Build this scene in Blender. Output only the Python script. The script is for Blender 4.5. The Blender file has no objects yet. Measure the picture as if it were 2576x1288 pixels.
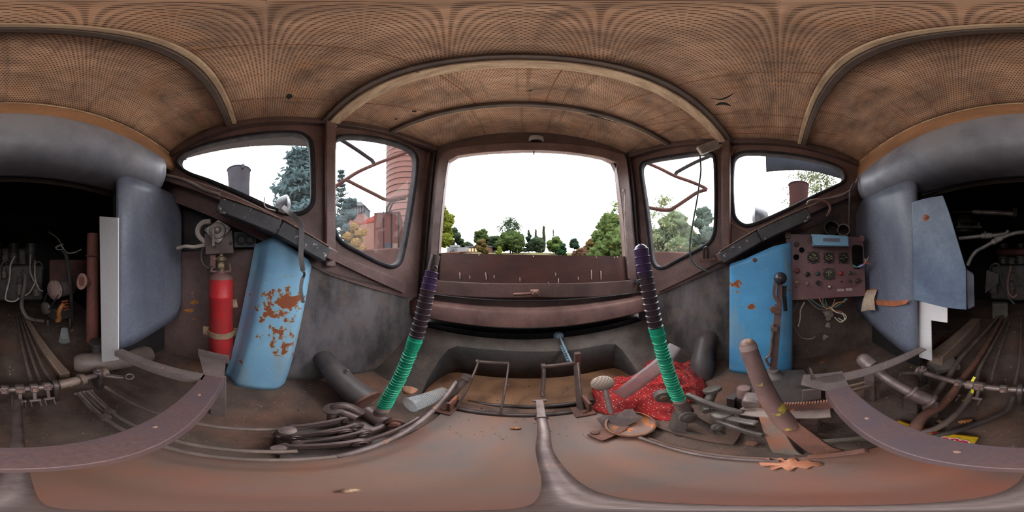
import bpy, bmesh, math, random
from math import sin, cos, tan, pi, radians, sqrt, atan2
from mathutils import Vector, Matrix, Euler, noise
from mathutils.geometry import tessellate_polygon
SC = bpy.context.scene
COL = SC.collection
V = Vector
# ------------------------------------------------------------------ camera, sky, exposure
CAMZ = 0.75
AX = 1316.0          # column of the photograph that looks along the cab's own axis (+Y)
cam_data = bpy.data.cameras.new('camera'); cam = bpy.data.objects.new('camera', cam_data); COL.objects.link(cam)
cam_data.type = 'PANO'
try: cam_data.panorama_type = 'EQUIRECTANGULAR'
except Exception: cam_data.cycles.panorama_type = 'EQUIRECTANGULAR'
cam_data.clip_start = 0.005; cam_data.clip_end = 800
cam.location = (0, 0, CAMZ)
cam.rotation_euler = (pi/2, 0, -(1288-AX)*2*pi/2576)
SC.camera = cam
SC.view_settings.view_transform = 'Standard'
SC.view_settings.look = 'None'
SC.view_settings.gamma = 1.0
SC.view_settings.use_curve_mapping = False
SC.view_settings.exposure = 0.35
try:
    SC.cycles.use_denoising = True
    SC.cycles.max_bounces = 10; SC.cycles.diffuse_bounces = 8; SC.cycles.glossy_bounces = 3
    SC.cycles.transparent_max_bounces = 16; SC.cycles.caustics_reflective = False; SC.cycles.caustics_refractive = False
    SC.cycles.sample_clamp_indirect = 6.0
except Exception: pass
SKY = 10.5
world = bpy.data.worlds.new('overcast'); SC.world = world; world.use_nodes = True
wn = world.node_tree.nodes; wl = world.node_tree.links
bg = wn['Background']
tc = wn.new('ShaderNodeTexCoord'); nz = wn.new('ShaderNodeTexNoise'); nz.inputs['Scale'].default_value = 3.0; nz.inputs['Detail'].default_value = 5
rp = wn.new('ShaderNodeValToRGB'); rp.color_ramp.elements[0].position = .3; rp.color_ramp.elements[1].position = .7
rp.color_ramp.elements[0].color = (.90, .94, 1.0, 1); rp.color_ramp.elements[1].color = (1.0, 1.0, 1.0, 1)
wl.new(tc.outputs['Generated'], nz.inputs['Vector']); wl.new(nz.outputs['Fac'], rp.inputs['Fac'])
# overcast sky: the zenith is about three times as bright as the horizon
sz = wn.new('ShaderNodeSeparateXYZ'); wl.new(tc.outputs['Generated'], sz.inputs[0])
cl = wn.new('ShaderNodeClamp'); wl.new(sz.outputs['Z'], cl.inputs['Value'])
gr = wn.new('ShaderNodeMath'); gr.operation = 'MULTIPLY_ADD'; wl.new(cl.outputs[0], gr.inputs[0]); gr.inputs[1].default_value = 2/3*SKY; gr.inputs[2].default_value = SKY/3
wl.new(rp.outputs['Color'], bg.inputs['Color']); wl.new(gr.outputs[0], bg.inputs['Strength'])

# ------------------------------------------------------------------ sight lines: a pixel of the photograph becomes a point on a real surface
def az(px): return (px-AX)*2*pi/2576
def el(py): return (644-py)*pi/1288
def ray(px, py):
    a, e = az(px), el(py); return V((sin(a)*cos(e), cos(a)*cos(e), sin(e)))
CAMP = V((0, 0, CAMZ))
def onz(px, py, z):
    d = ray(px, py); return CAMP + d*((z-CAMZ)/d.z)
def onr(px, py, r):
    a, e = az(px), el(py); return V((r*sin(a), r*cos(a), CAMZ+r*tan(e)))
def onx(px, py, x):
    d = ray(px, py); return CAMP + d*(x/d.x)
def ony(px, py, y):
    d = ray(px, py); return CAMP + d*(y/d.y)
class Plane:
    def __init__(s, p0, n): s.p0 = V(p0); s.n = V(n).normalized()
    def __call__(s, px, py, off=0.0):
        d = ray(px, py); p = s.p0 + s.n*off
        return CAMP + d*((p-CAMP).dot(s.n)/d.dot(s.n))
def wallplane(a, b):     # vertical plane through two plan points, normal to the inside (origin side)
    a, b = V((a[0], a[1], 0)), V((b[0], b[1], 0)); n = (b-a).cross(V((0, 0, 1)))
    if n.dot(-a) < 0: n = -n
    return Plane(a, n)

# ------------------------------------------------------------------ mesh helpers
def smooth_path(pts, k=6, closed=False):
    pts = [V(p) for p in pts]; n = len(pts); out = []
    rng = n if closed else n-1
    for i in range(rng):
        g = (lambda j: pts[j % n]) if closed else (lambda j: pts[max(0, min(n-1, j))])
        p0, p1, p2, p3 = g(i-1), g(i), g(i+1), g(i+2)
        for q in range(k):
            t = q/k
            out.append(0.5*((2*p1)+(p2-p0)*t+(2*p0-5*p1+4*p2-p3)*t*t+(3*p1-p0-3*p2+p3)*t**3))
    if not closed: out.append(pts[-1])
    return out
def frame_of(d):
    d = d.normalized(); up = V((0, 0, 1)) if abs(d.z) < .9 else V((1, 0, 0))
    a = d.cross(up).normalized(); return a, d.cross(a).normalized()
class MB:
    def __init__(s): s.bm = bmesh.new(); s.uv = None
    def face(s, vs):
        try: return s.bm.faces.new(vs)
        except ValueError: return None
    def box(s, c, size, rot=None):
        c = V(c); m = rot.to_matrix() if isinstance(rot, Euler) else (rot if rot is not None else Matrix.Identity(3))
        vs = [s.bm.verts.new(c + m @ V((x*size[0]/2, y*size[1]/2, z*size[2]/2))) for x in (-1, 1) for y in (-1, 1) for z in (-1, 1)]
        for f in ((0,1,3,2),(4,6,7,5),(0,4,5,1),(2,3,7,6),(0,2,6,4),(1,5,7,3)): s.face([vs[i] for i in f])
        return s
    def bar(s, p0, p1, w, h, up=(0,0,1)):      # rectangular bar from p0 to p1: w sideways, h along up
        p0, p1 = V(p0), V(p1); d = (p1-p0).normalized(); u = V(up); sd = d.cross(u).normalized(); u = sd.cross(d).normalized()
        m = Matrix((sd, d, u)).transposed()
        return s.box((p0+p1)/2, (w, (p1-p0).length, h), m)
    def tube(s, pts, r, n=10, cap=True, flat=1.0):
        pts = [V(p) for p in pts]; N = len(pts); rings = []
        d = (pts[1]-pts[0]); a, b = frame_of(d)
        for i, p in enumerate(pts):
            d = (pts[min(i+1, N-1)]-pts[max(i-1, 0)]).normalized()
            a = (a - d*a.dot(d)).normalized(); b = d.cross(a)
            rr = r[i] if isinstance(r, (list, tuple)) else r
            rings.append([s.bm.verts.new(p + a*rr*cos(2*pi*k/n) + b*rr*flat*sin(2*pi*k/n)) for k in range(n)])
        for i in range(N-1):
            for k in range(n): s.face([rings[i][k], rings[i][(k+1)%n], rings[i+1][(k+1)%n], rings[i+1][k]])
        if cap: s.face(rings[0][::-1]); s.face(rings[-1])
        return s
    def cyl(s, p0, p1, r0, r1=None, n=20): return s.tube([p0, p1], [r0, r0 if r1 is None else r1], n)
    def lathe(s, o, axis, prof, n=24, cap=True):   # prof: (radius, height) along axis
        o = V(o); ax = V(axis).normalized(); a, b = frame_of(ax)
        rings = [[s.bm.verts.new(o + ax*h + (a*cos(2*pi*k/n)+b*sin(2*pi*k/n))*max(r, 1e-5)) for k in range(n)] for r, h in prof]
        for i in range(len(rings)-1):
            for k in range(n): s.face([rings[i][k], rings[i][(k+1)%n], rings[i+1][(k+1)%n], rings[i+1][k]])
        if cap: s.face(rings[0][::-1]); s.face(rings[-1])
        return s
    def ball(s, c, r, sc=(1,1,1), n=16, rot=None):
        m = Matrix.Translation(V(c)) @ (rot.to_matrix().to_4x4() if isinstance(rot, Euler) else Matrix.Identity(4)) @ Matrix.Diagonal((r*sc[0], r*sc[1], r*sc[2], 1))
        bmesh.ops.create_uvsphere(s.bm, u_segments=n, v_segments=max(6, n//2), radius=1, matrix=m); return s
    def torus(s, c, axis, R, r, n=24, m=8):
        ax = V(axis).normalized(); a, b = frame_of(ax); rings = []
        for i in range(n):
            d = a*cos(2*pi*i/n)+b*sin(2*pi*i/n)
            rings.append([s.bm.verts.new(V(c)+d*(R+r*cos(2*pi*k/m))+ax*r*sin(2*pi*k/m)) for k in range(m)])
        for i in range(n):
            for k in range(m): s.face([rings[i][k], rings[(i+1)%n][k], rings[(i+1)%n][(k+1)%m], rings[i][(k+1)%m]])
        return s
    def plate(s, outer, n, th, holes=()):     # flat sheet of thickness th, outline and holes given on its front face, body behind it (-n)
        n = V(n).normalized(); loops = [[V(p) for p in outer]]+[[V(p) for p in h] for h in holes]
        flat = [p for l in loops for p in l]; tris = tessellate_polygon(loops)
        f = [s.bm.verts.new(p) for p in flat]; b = [s.bm.verts.new(p-n*th) for p in flat]
        for t in tris:
            q = [flat[i] for i in t]; t = list(t)
            if (q[1]-q[0]).cross(q[2]-q[0]).dot(n) < 0: t = t[::-1]
            s.face([f[i] for i in t]); s.face([b[i] for i in t[::-1]])
        o = 0
        for l in loops:
            m = len(l)
            for i in range(m):
                j = (i+1) % m; s.face([f[o+i], f[o+j], b[o+j], b[o+i]])
            o += m
        bmesh.ops.recalc_face_normals(s.bm, faces=s.bm.faces[:])
        return s
    def grid(s, rows, uvs=None):
        vr = [[s.bm.verts.new(V(p)) for p in r] for r in rows]
        if uvs and s.uv is None: s.uv = s.bm.loops.layers.uv.new('UVMap')
        for i in range(len(vr)-1):
            for j in range(len(vr[0])-1):
                f = s.face([vr[i][j], vr[i][j+1], vr[i+1][j+1], vr[i+1][j]])
                if uvs and f:
                    for lp, (a, b) in zip(f.loops, ((i,j),(i,j+1),(i+1,j+1),(i+1,j))): lp[s.uv].uv = uvs[a][b]
        return s
    def ribbon(s, pts, w, th, nrm):           # flat strip along pts; w wide, th thick, nrm(i)->face normal or one vector
        pts = [V(p) for p in pts]; N = len(pts); R = []
        for i, p in enumerate(pts):
            d = (pts[min(i+1, N-1)]-pts[max(i-1, 0)]).normalized(); n = V(nrm(i) if callable(nrm) else nrm)
            n = (n-d*n.dot(d)).normalized(); sd = d.cross(n)
            ww = w[i] if isinstance(w, (list, tuple)) else w
            R.append([s.bm.verts.new(p+sd*ww/2*a+n*th/2*b) for a, b in ((-1,-1),(1,-1),(1,1),(-1,1))])
        for i in range(N-1):
            for k in range(4): s.face([R[i][k], R[i][(k+1)%4], R[i+1][(k+1)%4], R[i+1][k]])
        s.face(R[0][::-1]); s.face(R[-1]); return s
ROOT = {}
def link(o):
    COL.objects.link(o); return o
def thing(name, label, cat, loc=(0,0,0), group=None):
    o = link(bpy.data.objects.new(name, None)); o.empty_display_size = .05; o.location = loc
    o['label'] = label; o['category'] = cat
    if group: o['group'] = group
    ROOT[o] = V(loc); return o
def tag(o, label, cat, group=None):
    o['label'] = label; o['category'] = cat
    if group: o['group'] = group
    return o
def obj(name, mb, mat, parent=None, bevel=0, solid=0, subd=0, smooth=40, label=None, off=0):
    bm = mb.bm; bm.normal_update()
    if parent is not None: base = ROOT[parent]
    else:
        xs = [v.co for v in bm.verts]; lo = [min(c[i] for c in xs) for i in range(3)]; hi = [max(c[i] for c in xs) for i in range(3)]
        base = V(((lo[0]+hi[0])/2, (lo[1]+hi[1])/2, lo[2]))
    bmesh.ops.translate(bm, verts=bm.verts, vec=-base)
    me = bpy.data.meshes.new(name); bm.to_mesh(me); bm.free()
    for p in me.polygons: p.use_smooth = True
    if smooth < 179: me.set_sharp_from_angle(angle=radians(smooth))
    for m in (mat if isinstance(mat, (list, tuple)) else [mat]): me.materials.append(m)
    o = link(bpy.data.objects.new(name, me))
    if parent is not None:
        o.parent = parent; ROOT[o] = base
    else:
        o.location = base; ROOT[o] = base
    if solid:
        m = o.modifiers.new('thickness', 'SOLIDIFY'); m.thickness = solid; m.offset = off
    if bevel:
        m = o.modifiers.new('edge', 'BEVEL'); m.width = bevel; m.segments = 2; m.limit_method = 'ANGLE'; m.angle_limit = radians(40)
    if subd:
        m = o.modifiers.new('round', 'SUBSURF'); m.levels = subd; m.render_levels = subd
    if label: o['label'] = label
    return o
def struct(name, mb, mat, parent=None, **k):
    o = obj(name, mb, mat, parent, **k)
    if parent is None: o['kind'] = 'structure'
    return o
def copy_tree(o, parent=None):
    c = o.copy(); link(c); c.parent = parent
    if o in ROOT: ROOT[c] = ROOT[o]
    for ch in list(o.children): copy_tree(ch, c)
    return c

# ------------------------------------------------------------------ materials
def lin(c): return tuple(((v/255)/12.92 if v/255 <= .04045 else ((v/255+.055)/1.055)**2.4) for v in c)
def C4(c, k=1.0):
    l = lin(c); return (min(.9, l[0]*k), min(.9, l[1]*k), min(.9, l[2]*k), 1)
MATS = {}
class NT:
    def __init__(s, name):
        s.m = bpy.data.materials.new(name); s.m.use_nodes = True; s.t = s.m.node_tree; s.b = s.t.nodes['Principled BSDF']
        s.co = s.t.nodes.new('ShaderNodeTexCoord')
    def n(s, kind, **k):
        x = s.t.nodes.new('ShaderNode'+kind)
        for a, v in k.items():
            if hasattr(x, a): setattr(x, a, v)
        return x
    def l(s, a, b): s.t.links.new(a, b)
    def noise(s, scale, detail=5, vec=None, stretch=None, rough=.6):
        x = s.n('TexNoise'); x.inputs['Scale'].default_value = scale; x.inputs['Detail'].default_value = detail; x.inputs['Roughness'].default_value = rough
        v = vec or s.co.outputs['Object']
        if stretch:
            mp = s.n('Mapping'); mp.inputs['Scale'].default_value = stretch; s.l(v, mp.inputs['Vector']); v = mp.outputs['Vector']
        s.l(v, x.inputs['Vector']); return x.outputs['Fac']
    def ramp(s, fac, a, b, c0=(0,0,0,1), c1=(1,1,1,1)):
        r = s.n('ValToRGB'); r.color_ramp.elements[0].position = a; r.color_ramp.elements[1].position = b
        r.color_ramp.elements[0].color = c0; r.color_ramp.elements[1].color = c1
        s.l(fac, r.inputs['Fac']); return r.outputs['Color']
    def mix(s, fac, a, b, mode='MIX'):
        x = s.n('MixRGB'); x.blend_type = mode
        if isinstance(fac, (int, float)): x.inputs[0].default_value = fac
        else: s.l(fac, x.inputs[0])
        for i, q in ((1, a), (2, b)):
            if isinstance(q, tuple): x.inputs[i].default_value = q
            else: s.l(q, x.inputs[i])
        return x.outputs[0]
    def math(s, op, a, b=None):
        x = s.n('Math'); x.operation = op
        for i, q in ((0, a), (1, b)):
            if q is None: continue
            if isinstance(q, (int, float)): x.inputs[i].default_value = q
            else: s.l(q, x.inputs[i])
        return x.outputs[0]
    def bump(s, h, dist=.002, st=.5):
        x = s.n('Bump'); x.inputs['Strength'].default_value = st; x.inputs['Distance'].default_value = dist
        s.l(h, x.inputs['Height']); s.l(x.outputs['Normal'], s.b.inputs['Normal'])
K = 1.9        # paint and cloth are this much lighter than they look inside the dim cab
def paint(name, base, dirt=None, chip=None, scale=9, chips=.66, rough=.55, metal=0.0, bump=.0015, k=None, stretch=None, dirt_lo=.42, dirt_hi=.66, chip_scale=None, spec=None):
    if name in MATS: return MATS[name]
    k = K if k is None else k
    t = NT(name); c = C4(base, k)
    f = t.noise(scale, 6, stretch=stretch)
    fine = t.noise(scale*14, 3)
    col = t.mix(t.ramp(fine, .3, .75), C4(tuple(v*.86 for v in base), k), c)
    if dirt: col = t.mix(t.ramp(f, dirt_lo, dirt_hi), col, C4(dirt, k))
    if chip:
        g = t.noise(chip_scale or scale*1.7, 8, rough=.65); col = t.mix(t.ramp(g, chips, chips+.03), col, C4(chip, k))
    t.l(col, t.b.inputs['Base Color']); t.b.inputs['Metallic'].default_value = metal
    if bump == 0: t.b.inputs['Specular IOR Level'].default_value = 0.0
    rr = t.math('MULTIPLY_ADD', f, .35); rr.node.inputs[2].default_value = rough-.17
    t.l(rr, t.b.inputs['Roughness'])
    if bump: t.bump(t.math('ADD', f, t.math('MULTIPLY', fine, .35)), bump, .6)
    MATS[name] = t.m; return t.m
def plain(name, base, rough=.5, metal=0.0, k=None, spec=None, emit=0):
    if name in MATS: return MATS[name]
    t = NT(name); t.b.inputs['Base Color'].default_value = C4(base, K if k is None else k); t.b.inputs['Roughness'].default_value = rough; t.b.inputs['Metallic'].default_value = metal
    MATS[name] = t.m; return t.m
BROWN = paint('mauve_brown_paint', (98, 76, 72), (70, 54, 50), (120, 104, 98), 6, .70, .5)
BROWN_DARK = paint('worn_brown_paint', (76, 58, 54), (52, 40, 38), (104, 74, 58), 7, .67, .5)
STEEL = paint('dull_worked_steel', (108, 94, 90), (72, 60, 58), (120, 84, 64), 14, .64, .45, .35, k=2.3)
STEELD = paint('dark_greasy_steel', (82, 72, 69), (50, 43, 41), (98, 74, 60), 14, .66, .42, .35)
RUST = paint('brown_rust', (106, 70, 58), (76, 55, 49), (136, 84, 56), 12, .62, .75)
BLACK = paint('grimy_black', (38, 36, 37), (26, 25, 26), (70, 66, 66), 10, .72, .5)
RUBBER = paint('black_rubber', (34, 33, 36), (48, 46, 48), None, 12, .7, .8)
RUBBER.node_tree.nodes['Principled BSDF'].inputs['Specular IOR Level'].default_value = .12
# ------------------------------------------------------------------ the cab shell
def fabric_mat():
    t = NT('perforated_headliner'); uv = t.co.outputs['UV']
    sp = t.n('SeparateXYZ'); t.l(uv, sp.inputs[0])
    pitch = .0095
    def wave(ax, sh=0):
        return t.math('SINE', t.math('MULTIPLY_ADD', ax, 2*pi/pitch)) if not sh else None
    row = t.math('FLOOR', t.math('DIVIDE', sp.outputs[1], pitch))
    odd = t.math('MULTIPLY', t.math('MODULO', t.math('ABSOLUTE', row), 2.0), pitch/2)
    u = t.math('SINE', t.math('MULTIPLY', t.math('ADD', sp.outputs[0], odd), 2*pi/pitch))
    v = t.math('SINE', t.math('MULTIPLY', t.math('MULTIPLY', sp.outputs[1], 1.0), 2*pi/pitch))
    dots = t.math('MULTIPLY', t.math('MULTIPLY_ADD', u, .5), t.math('MULTIPLY_ADD', v, .5))
    for nd in (dots.node.inputs[0].links[0].from_node, dots.node.inputs[1].links[0].from_node): nd.inputs[2].default_value = .5
    big = t.noise(4.0, 5, stretch=(1.2, 2.6, 1)); mid = t.noise(11, 4)
    streak = t.noise(5, 3, stretch=(6, .5, 1))
    base = t.mix(t.ramp(big, .35, .68), C4((146, 117, 96), K), C4((90, 71, 58), K))
    base = t.mix(t.ramp(mid, .5, .8), base, C4((134, 98, 72), K))
    base = t.mix(t.math('MULTIPLY', t.ramp(streak, .56, .72), .55), base, C4((62, 48, 40), K))
    col = t.mix(t.ramp(dots, .40, .58), base, C4((58, 42, 33), K))
    t.l(col, t.b.inputs['Base Color']); t.b.inputs['Roughness'].default_value = .75
    t.bump(t.math('SUBTRACT', mid, dots), .002, .5)
    return t.m
FABRIC = fabric_mat()
def ribpt(R, t, dz=0.0):
    L, M, Q = R; x = L.x+(Q.x-L.x)*(t+1)/2
    e = L.lerp(Q, (t+1)/2); w = 1-abs(t)**2.6
    y = e.y+(M.y-(L.y+Q.y)/2)*(1-t*t); z = e.z+(M.z-(L.z+Q.z)/2)*w
    return V((x, y, z+dz))
R_REAR = (V((-.875, -.58, 1.495)), V((.08, -.585, 1.55)), V((1.075, -.56, 1.515)))
R_1 = (V((-.80, -.165, 1.58)), V((.08, -.152, 1.70)), V((1.02, -.13, 1.57)))
R_2 = (V((-.75, .29, 1.60)), V((.08, .375, 1.72)), V((.96, .315, 1.595)))
R_3 = (V((-.685, .62, 1.62)), V((.07, .69, 1.685)), V((.85, .655, 1.615)))
R_F = (V((-.565, .95, 1.595)), V((.07, .965, 1.64)), V((.725, .95, 1.59)))
def panel(Ra, Rb, m=10, n=44, sag=.0):
    rows, uvs = [], []
    for i in range(m+1):
        s = i/m; r, u = [], []
        for j in range(n+1):
            t = -1+2*j/n; p = ribpt(Ra, t).lerp(ribpt(Rb, t), s)
            wv = noise.noise(V((p.x*3.1, p.y*5.0, 7)))*.010 + noise.noise(V((p.x*9, p.y*3.0, 3)))*.005
            p.z += (wv - sag)*sin(pi*s)
            r.append(p); u.append((p.x, p.y+s*.0))
        rows.append(r); uvs.append(u)
    b = MB(); b.grid(rows, uvs); return b
struct('ceiling', panel(R_REAR, R_1, sag=-.045, m=14), FABRIC, solid=.004, off=1)
struct('ceiling', panel(R_1, R_2, sag=-.012, m=14), FABRIC, solid=.004, off=1)
struct('ceiling', panel(R_2, R_3, sag=-.008), FABRIC, solid=.004, off=1)
struct('ceiling', panel(R_3, R_F, sag=-.004), FABRIC, solid=.004, off=1)
# outer roof skin above the lining keeps daylight out
b = MB()
rows = [[ribpt(R, -1.06+2.12*j/30, .07) for j in range(31)] for R in (R_REAR, R_1, R_2, R_3, R_F)]
b.grid(rows); struct('ceiling', b, BROWN_DARK, solid=.02)
WOOD = paint('greyed_wood_strip', (146, 126, 104), (104, 86, 70), (80, 64, 52), 9, .66, .7, stretch=(1, 6, 1))
DARKSTRIP = paint('dark_strip', (66, 54, 48), (48, 40, 36), (92, 74, 62), 9, .66, .6)
CREAM = paint('cream_piping', (176, 156, 128), (120, 100, 80), None, 16, .7, .8)
def rib_strip(name, R, y0, y1, depth, mat, t0=-1, t1=1, lift=.0):
    b = MB(); pts = [ribpt(R, t0+(t1-t0)*i/48, -depth/2+lift) + V((0, (y0+y1)/2, 0)) for i in range(49)]
    b.ribbon(pts, abs(y1-y0), depth, (0, 0, -1)); return struct(name, b, mat, bevel=.005)
rib_strip('trim_1', R_1, -.004, .020, .026, WOOD)
rib_strip('trim_2', R_1, -.034, -.004, .034, DARKSTRIP)
rib_strip('trim_3', R_2, -.045, -.012, .030, DARKSTRIP)
rib_strip('trim_4', R_2, -.014, .040, .042, WOOD)
rib_strip('trim_5', R_3, -.016, .010, .03, DARKSTRIP)
rib_strip('trim_6', R_3, .010, .020, .026, WOOD)
for i, (R, off) in enumerate(((R_1, -.036), (R_2, .043), (R_3, .024))):
    b = MB(); b.tube([ribpt(R, -1+2*k/60, -.006)+V((0, off, 0)) for k in range(61)], .003, 6); struct('trim_%d' % (7+i), b, CREAM)
# rust-coloured seams sewn into the lining, a few small tears
SEAM = paint('rusty_thread', (104, 66, 44), (84, 54, 38), None, 20, .7, .9)
def seam_on(Ra, Rb, t0, t1, s0=0., s1=1., r=.0022):
    pts = []
    for k in range(21):
        f = k/20; s = s0+(s1-s0)*f; t = t0+(t1-t0)*f
        pts.append(ribpt(Ra, t).lerp(ribpt(Rb, t), s)+V((0, 0, -.004-.010*sin(pi*s))))
    return pts
i = 10
for Ra, Rb, t0, t1, s0, s1 in ((R_1,R_2,-.42,-.40,0,1),(R_1,R_2,-.80,-.80,0,1),(R_1,R_2,.36,.40,0,1),(R_1,R_2,.74,.70,0,1),(R_1,R_2,.83,.84,0,1),(R_1,R_2,.90,.905,0,1),
        (R_2,R_3,-.40,-.36,0,1),(R_2,R_3,-.80,-.62,0,1),(R_2,R_3,.0,.01,0,1),(R_2,R_3,.40,.34,0,1),(R_2,R_3,.72,.66,0,1),(R_2,R_3,.84,.74,0,1),(R_2,R_3,.60,.62,0,1)):
    b = MB(); b.tube(seam_on(Ra, Rb, t0, t1, s0, s1), .0024, 5); struct('trim_%d' % i, b, SEAM); i += 1
BLK = plain('black_hole', (10, 10, 10), .9)
def tear(px, py, z, w, h, seed):
    rnd = random.Random(seed); c = onz(px, py, z); pts = []
    for k in range(14):
        a = 2*pi*k/14; q = rnd.uniform(.55, 1.1); pts.append(c+V((cos(a)*w*q, sin(a)*h*q, 0)))
    b = MB(); b.plate(pts, (0, 0, -1), .002); return b
for px, py, z, w, h, sd in ((728, 243, 1.615, .026, .013, 3), (1130, 178, 1.69, .012, .008, 4), (1042, 280, 1.655, .012, .010, 5), (996, 300, 1.645, .010, .006, 6)):
    struct('trim_%d' % i, tear(px, py, z, w, h, sd), BLK); i += 1
tearlist = [((1788,246),(1812,250),(1830,244),(1850,232)), ((1800,265),(1818,260),(1838,266)), ((1322,230),(1335,228),(1342,224)), ((1475,288),(1500,292),(1535,302),(1570,314))]
for pts, z, w in zip(tearlist, (1.625, 1.615, 1.69, 1.655), (.010, .022, .006, .020)):
    P = smooth_path([onz(x, y, z) for x, y in pts], 4); b = MB(); n = len(P)
    b.ribbon(P, [w*max(.15, sin(pi*k/(n-1)))for k in range(n)], .002, (0, 0, -1)); struct('trim_%d' % i, b, BLK); i += 1

# side walls: plan corners A (rear), B (door pillar), C (front corner)
PLW = wallplane((-.86, -.57), (-.75, .29)); PRW = wallplane((1.06, -.55), (.96, .315))
PLF = wallplane((-.75, .29), (-.63, .90)); PRF = wallplane((.96, .315), (.765, .90))
zt = 1.66
def loop(pl, pts, off=0.0, k=5): return smooth_path([pl(x, y, off) for x, y in pts], k, True)
W1 = [(449,403),(453,419),(480,436),(530,453),(600,482),(680,520),(728,534),(757,532),(775,520),(784,497),(783,430),(780,370),(772,348),(750,336),(715,334),(650,339),(580,350),(520,364),(480,378),(459,390)]
W2 = [(842,372),(847,352),(866,344),(900,344),(950,350),(1000,362),(1030,375),(1045,392),(1047,420),(1040,480),(1026,570),(1013,638),(1003,661),(983,668),(955,658),(905,632),(866,610),(849,590),(843,560),(842,450)]
W4 = [(1613,432),(1616,414),(1630,406),(1700,393),(1765,385),(1786,388),(1796,402),(1798,480),(1797,560),(1793,590),(1780,611),(1745,631),(1700,655),(1675,669),(1655,671),(1643,658),(1638,630),(1630,550),(1620,480)]
W5 = [(1844,425),(1849,398),(1866,386),(1900,384),(1960,388),(2020,396),(2080,410),(2110,422),(2122,438),(2122,454),(2100,468),(2040,495),(1980,525),(1920,553),(1885,565),(1865,560),(1850,543),(1845,515),(1843,470)]
def wall(name, pl, outer, hole, mat, th=.03):
    b = MB(); b.plate([pl(*p) if len(p) == 2 else p for p in outer], pl.n, th, [hole] if hole else []); return struct(name, b, mat)
def P2(pl, xy, z):
    p = V((xy[0], xy[1], z)); return p - pl.n*((p-pl.p0).dot(pl.n))
h1, h2, h4, h5 = loop(PLW, W1), loop(PLF, W2), loop(PRF, W4), loop(PRW, W5)
wall('wall_left', PLW, [P2(PLW,(-.88,-.72),1.14), P2(PLW,(-.86,-.57),1.11), P2(PLW,(-.75,.29),.66), P2(PLW,(-.75,.29),zt), P2(PLW,(-.86,-.57),1.56), P2(PLW,(-.88,-.72),1.54)], h1, BROWN)
wall('wall_front_left', PLF, [P2(PLF,(-.75,.29),.66), PLF(1018,748), PLF(1050,748), PLF(1092,362), PLF(1092,330), P2(PLF,(-.75,.29),zt)], h2, BROWN)
wall('wall_front_right', PRF, [P2(PRF,(.96,.315),zt), PRF(1578,340), PRF(1578,380), PRF(1618,742), PRF(1652,742), P2(PRF,(.96,.315),.70)], h4, BROWN)
wall('wall_right', PRW, [P2(PRW,(1.06,-.55),1.56), P2(PRW,(.96,.315),zt), P2(PRW,(.96,.315),.70), P2(PRW,(1.06,-.55),1.13), P2(PRW,(1.08,-.72),1.16), P2(PRW,(1.08,-.72),1.54)], h5, BROWN)
def glass_mat():
    t = NT('dusty_glass'); out = t.t.nodes['Material Output']
    tr = t.n('BsdfTransparent'); df = t.n('BsdfDiffuse'); df.inputs['Color'].default_value = (.75, .76, .74, 1); gl = t.n('BsdfGlossy'); gl.inputs['Roughness'].default_value = .05
    f = t.noise(5, 6); g = t.noise(60, 2)
    fac = t.math('MULTIPLY_ADD', t.ramp(f, .3, .9), .035); fac.node.inputs[2].default_value = .022
    fac = t.math('ADD', fac, t.math('MULTIPLY', t.ramp(g, .70, .74), .05))
    m1 = t.n('MixShader'); t.l(fac, m1.inputs[0]); t.l(tr.outputs[0], m1.inputs[1]); t.l(df.outputs[0], m1.inputs[2])
    m2 = t.n('MixShader'); m2.inputs[0].default_value = .008; t.l(m1.outputs[0], m2.inputs[1]); t.l(gl.outputs[0], m2.inputs[2])
    t.l(m2.outputs[0], out.inputs['Surface']); return t.m
GLASS = glass_mat()
def window(k, pl, pts, r=.011):
    lp = loop(pl, pts, .004); c = sum(lp, V())/len(lp)
    o = loop(pl, pts, -.012)
    b = MB(); b.plate(o, pl.n, .004); w = struct('window_%d' % k, b, GLASS)
    b = MB(); q = [p+(p-c).normalized()*r*.6 for p in lp]; b.tube(q+[q[0], q[1]], r, 10, False)
    q2 = [p+(c-p).normalized()*.003 for p in lp]; q2.append(q2[0]); b.grid([[p+pl.n*.004 for p in q2], [p-pl.n*.016 for p in q2], [p-pl.n*.042 for p in q2]])
    obj('rubber_seal', b, RUBBER, w)
    return w
window(1, PLW, W1, .013); window(2, PLF, W2, .012); window(4, PRF, W4, .012); window(5, PRW, W5, .013)
# sloping sills under the side windows
def sill(name, pl, a, b_, h=.05, d=.075, mat=BROWN):
    p0, p1 = pl(*a, d/2), pl(*b_, d/2); m = MB(); m.bar(p0-V((0,0,h/2)), p1-V((0,0,h/2)), d, h); return struct(name, m, mat, bevel=.004)
sill('trim_60', PLW, (416, 440), (838, 632), .05); sill('trim_61', PRW, (2142, 480), (1808, 640), .05)
def strip(name, pl, pts, off, th, mat):
    m = MB(); m.plate([pl(x, y, off) for x, y in pts], pl.n, th); return struct(name, m, mat, bevel=.002)
strip('trim_62', PLF, [(832,652),(843,634),(1022,712),(1018,738)], .022, .02, BROWN)
strip('trim_63', PRF, [(1655,735),(1648,712),(1795,645),(1812,658)], .022, .02, BROWN)
# pillars
m = MB(); a = PLW(808, 640, .03); m.bar((-.728, .292, .70), (-.728, .292, 1.64), .045, .05, (0, 1, 0)); struct('trim_64', m, BROWN, bevel=.006)
m = MB(); m.bar((.935, .312, .72), (.935, .312, 1.64), .045, .05, (0, 1, 0)); struct('trim_65', m, BROWN, bevel=.006)
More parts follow.
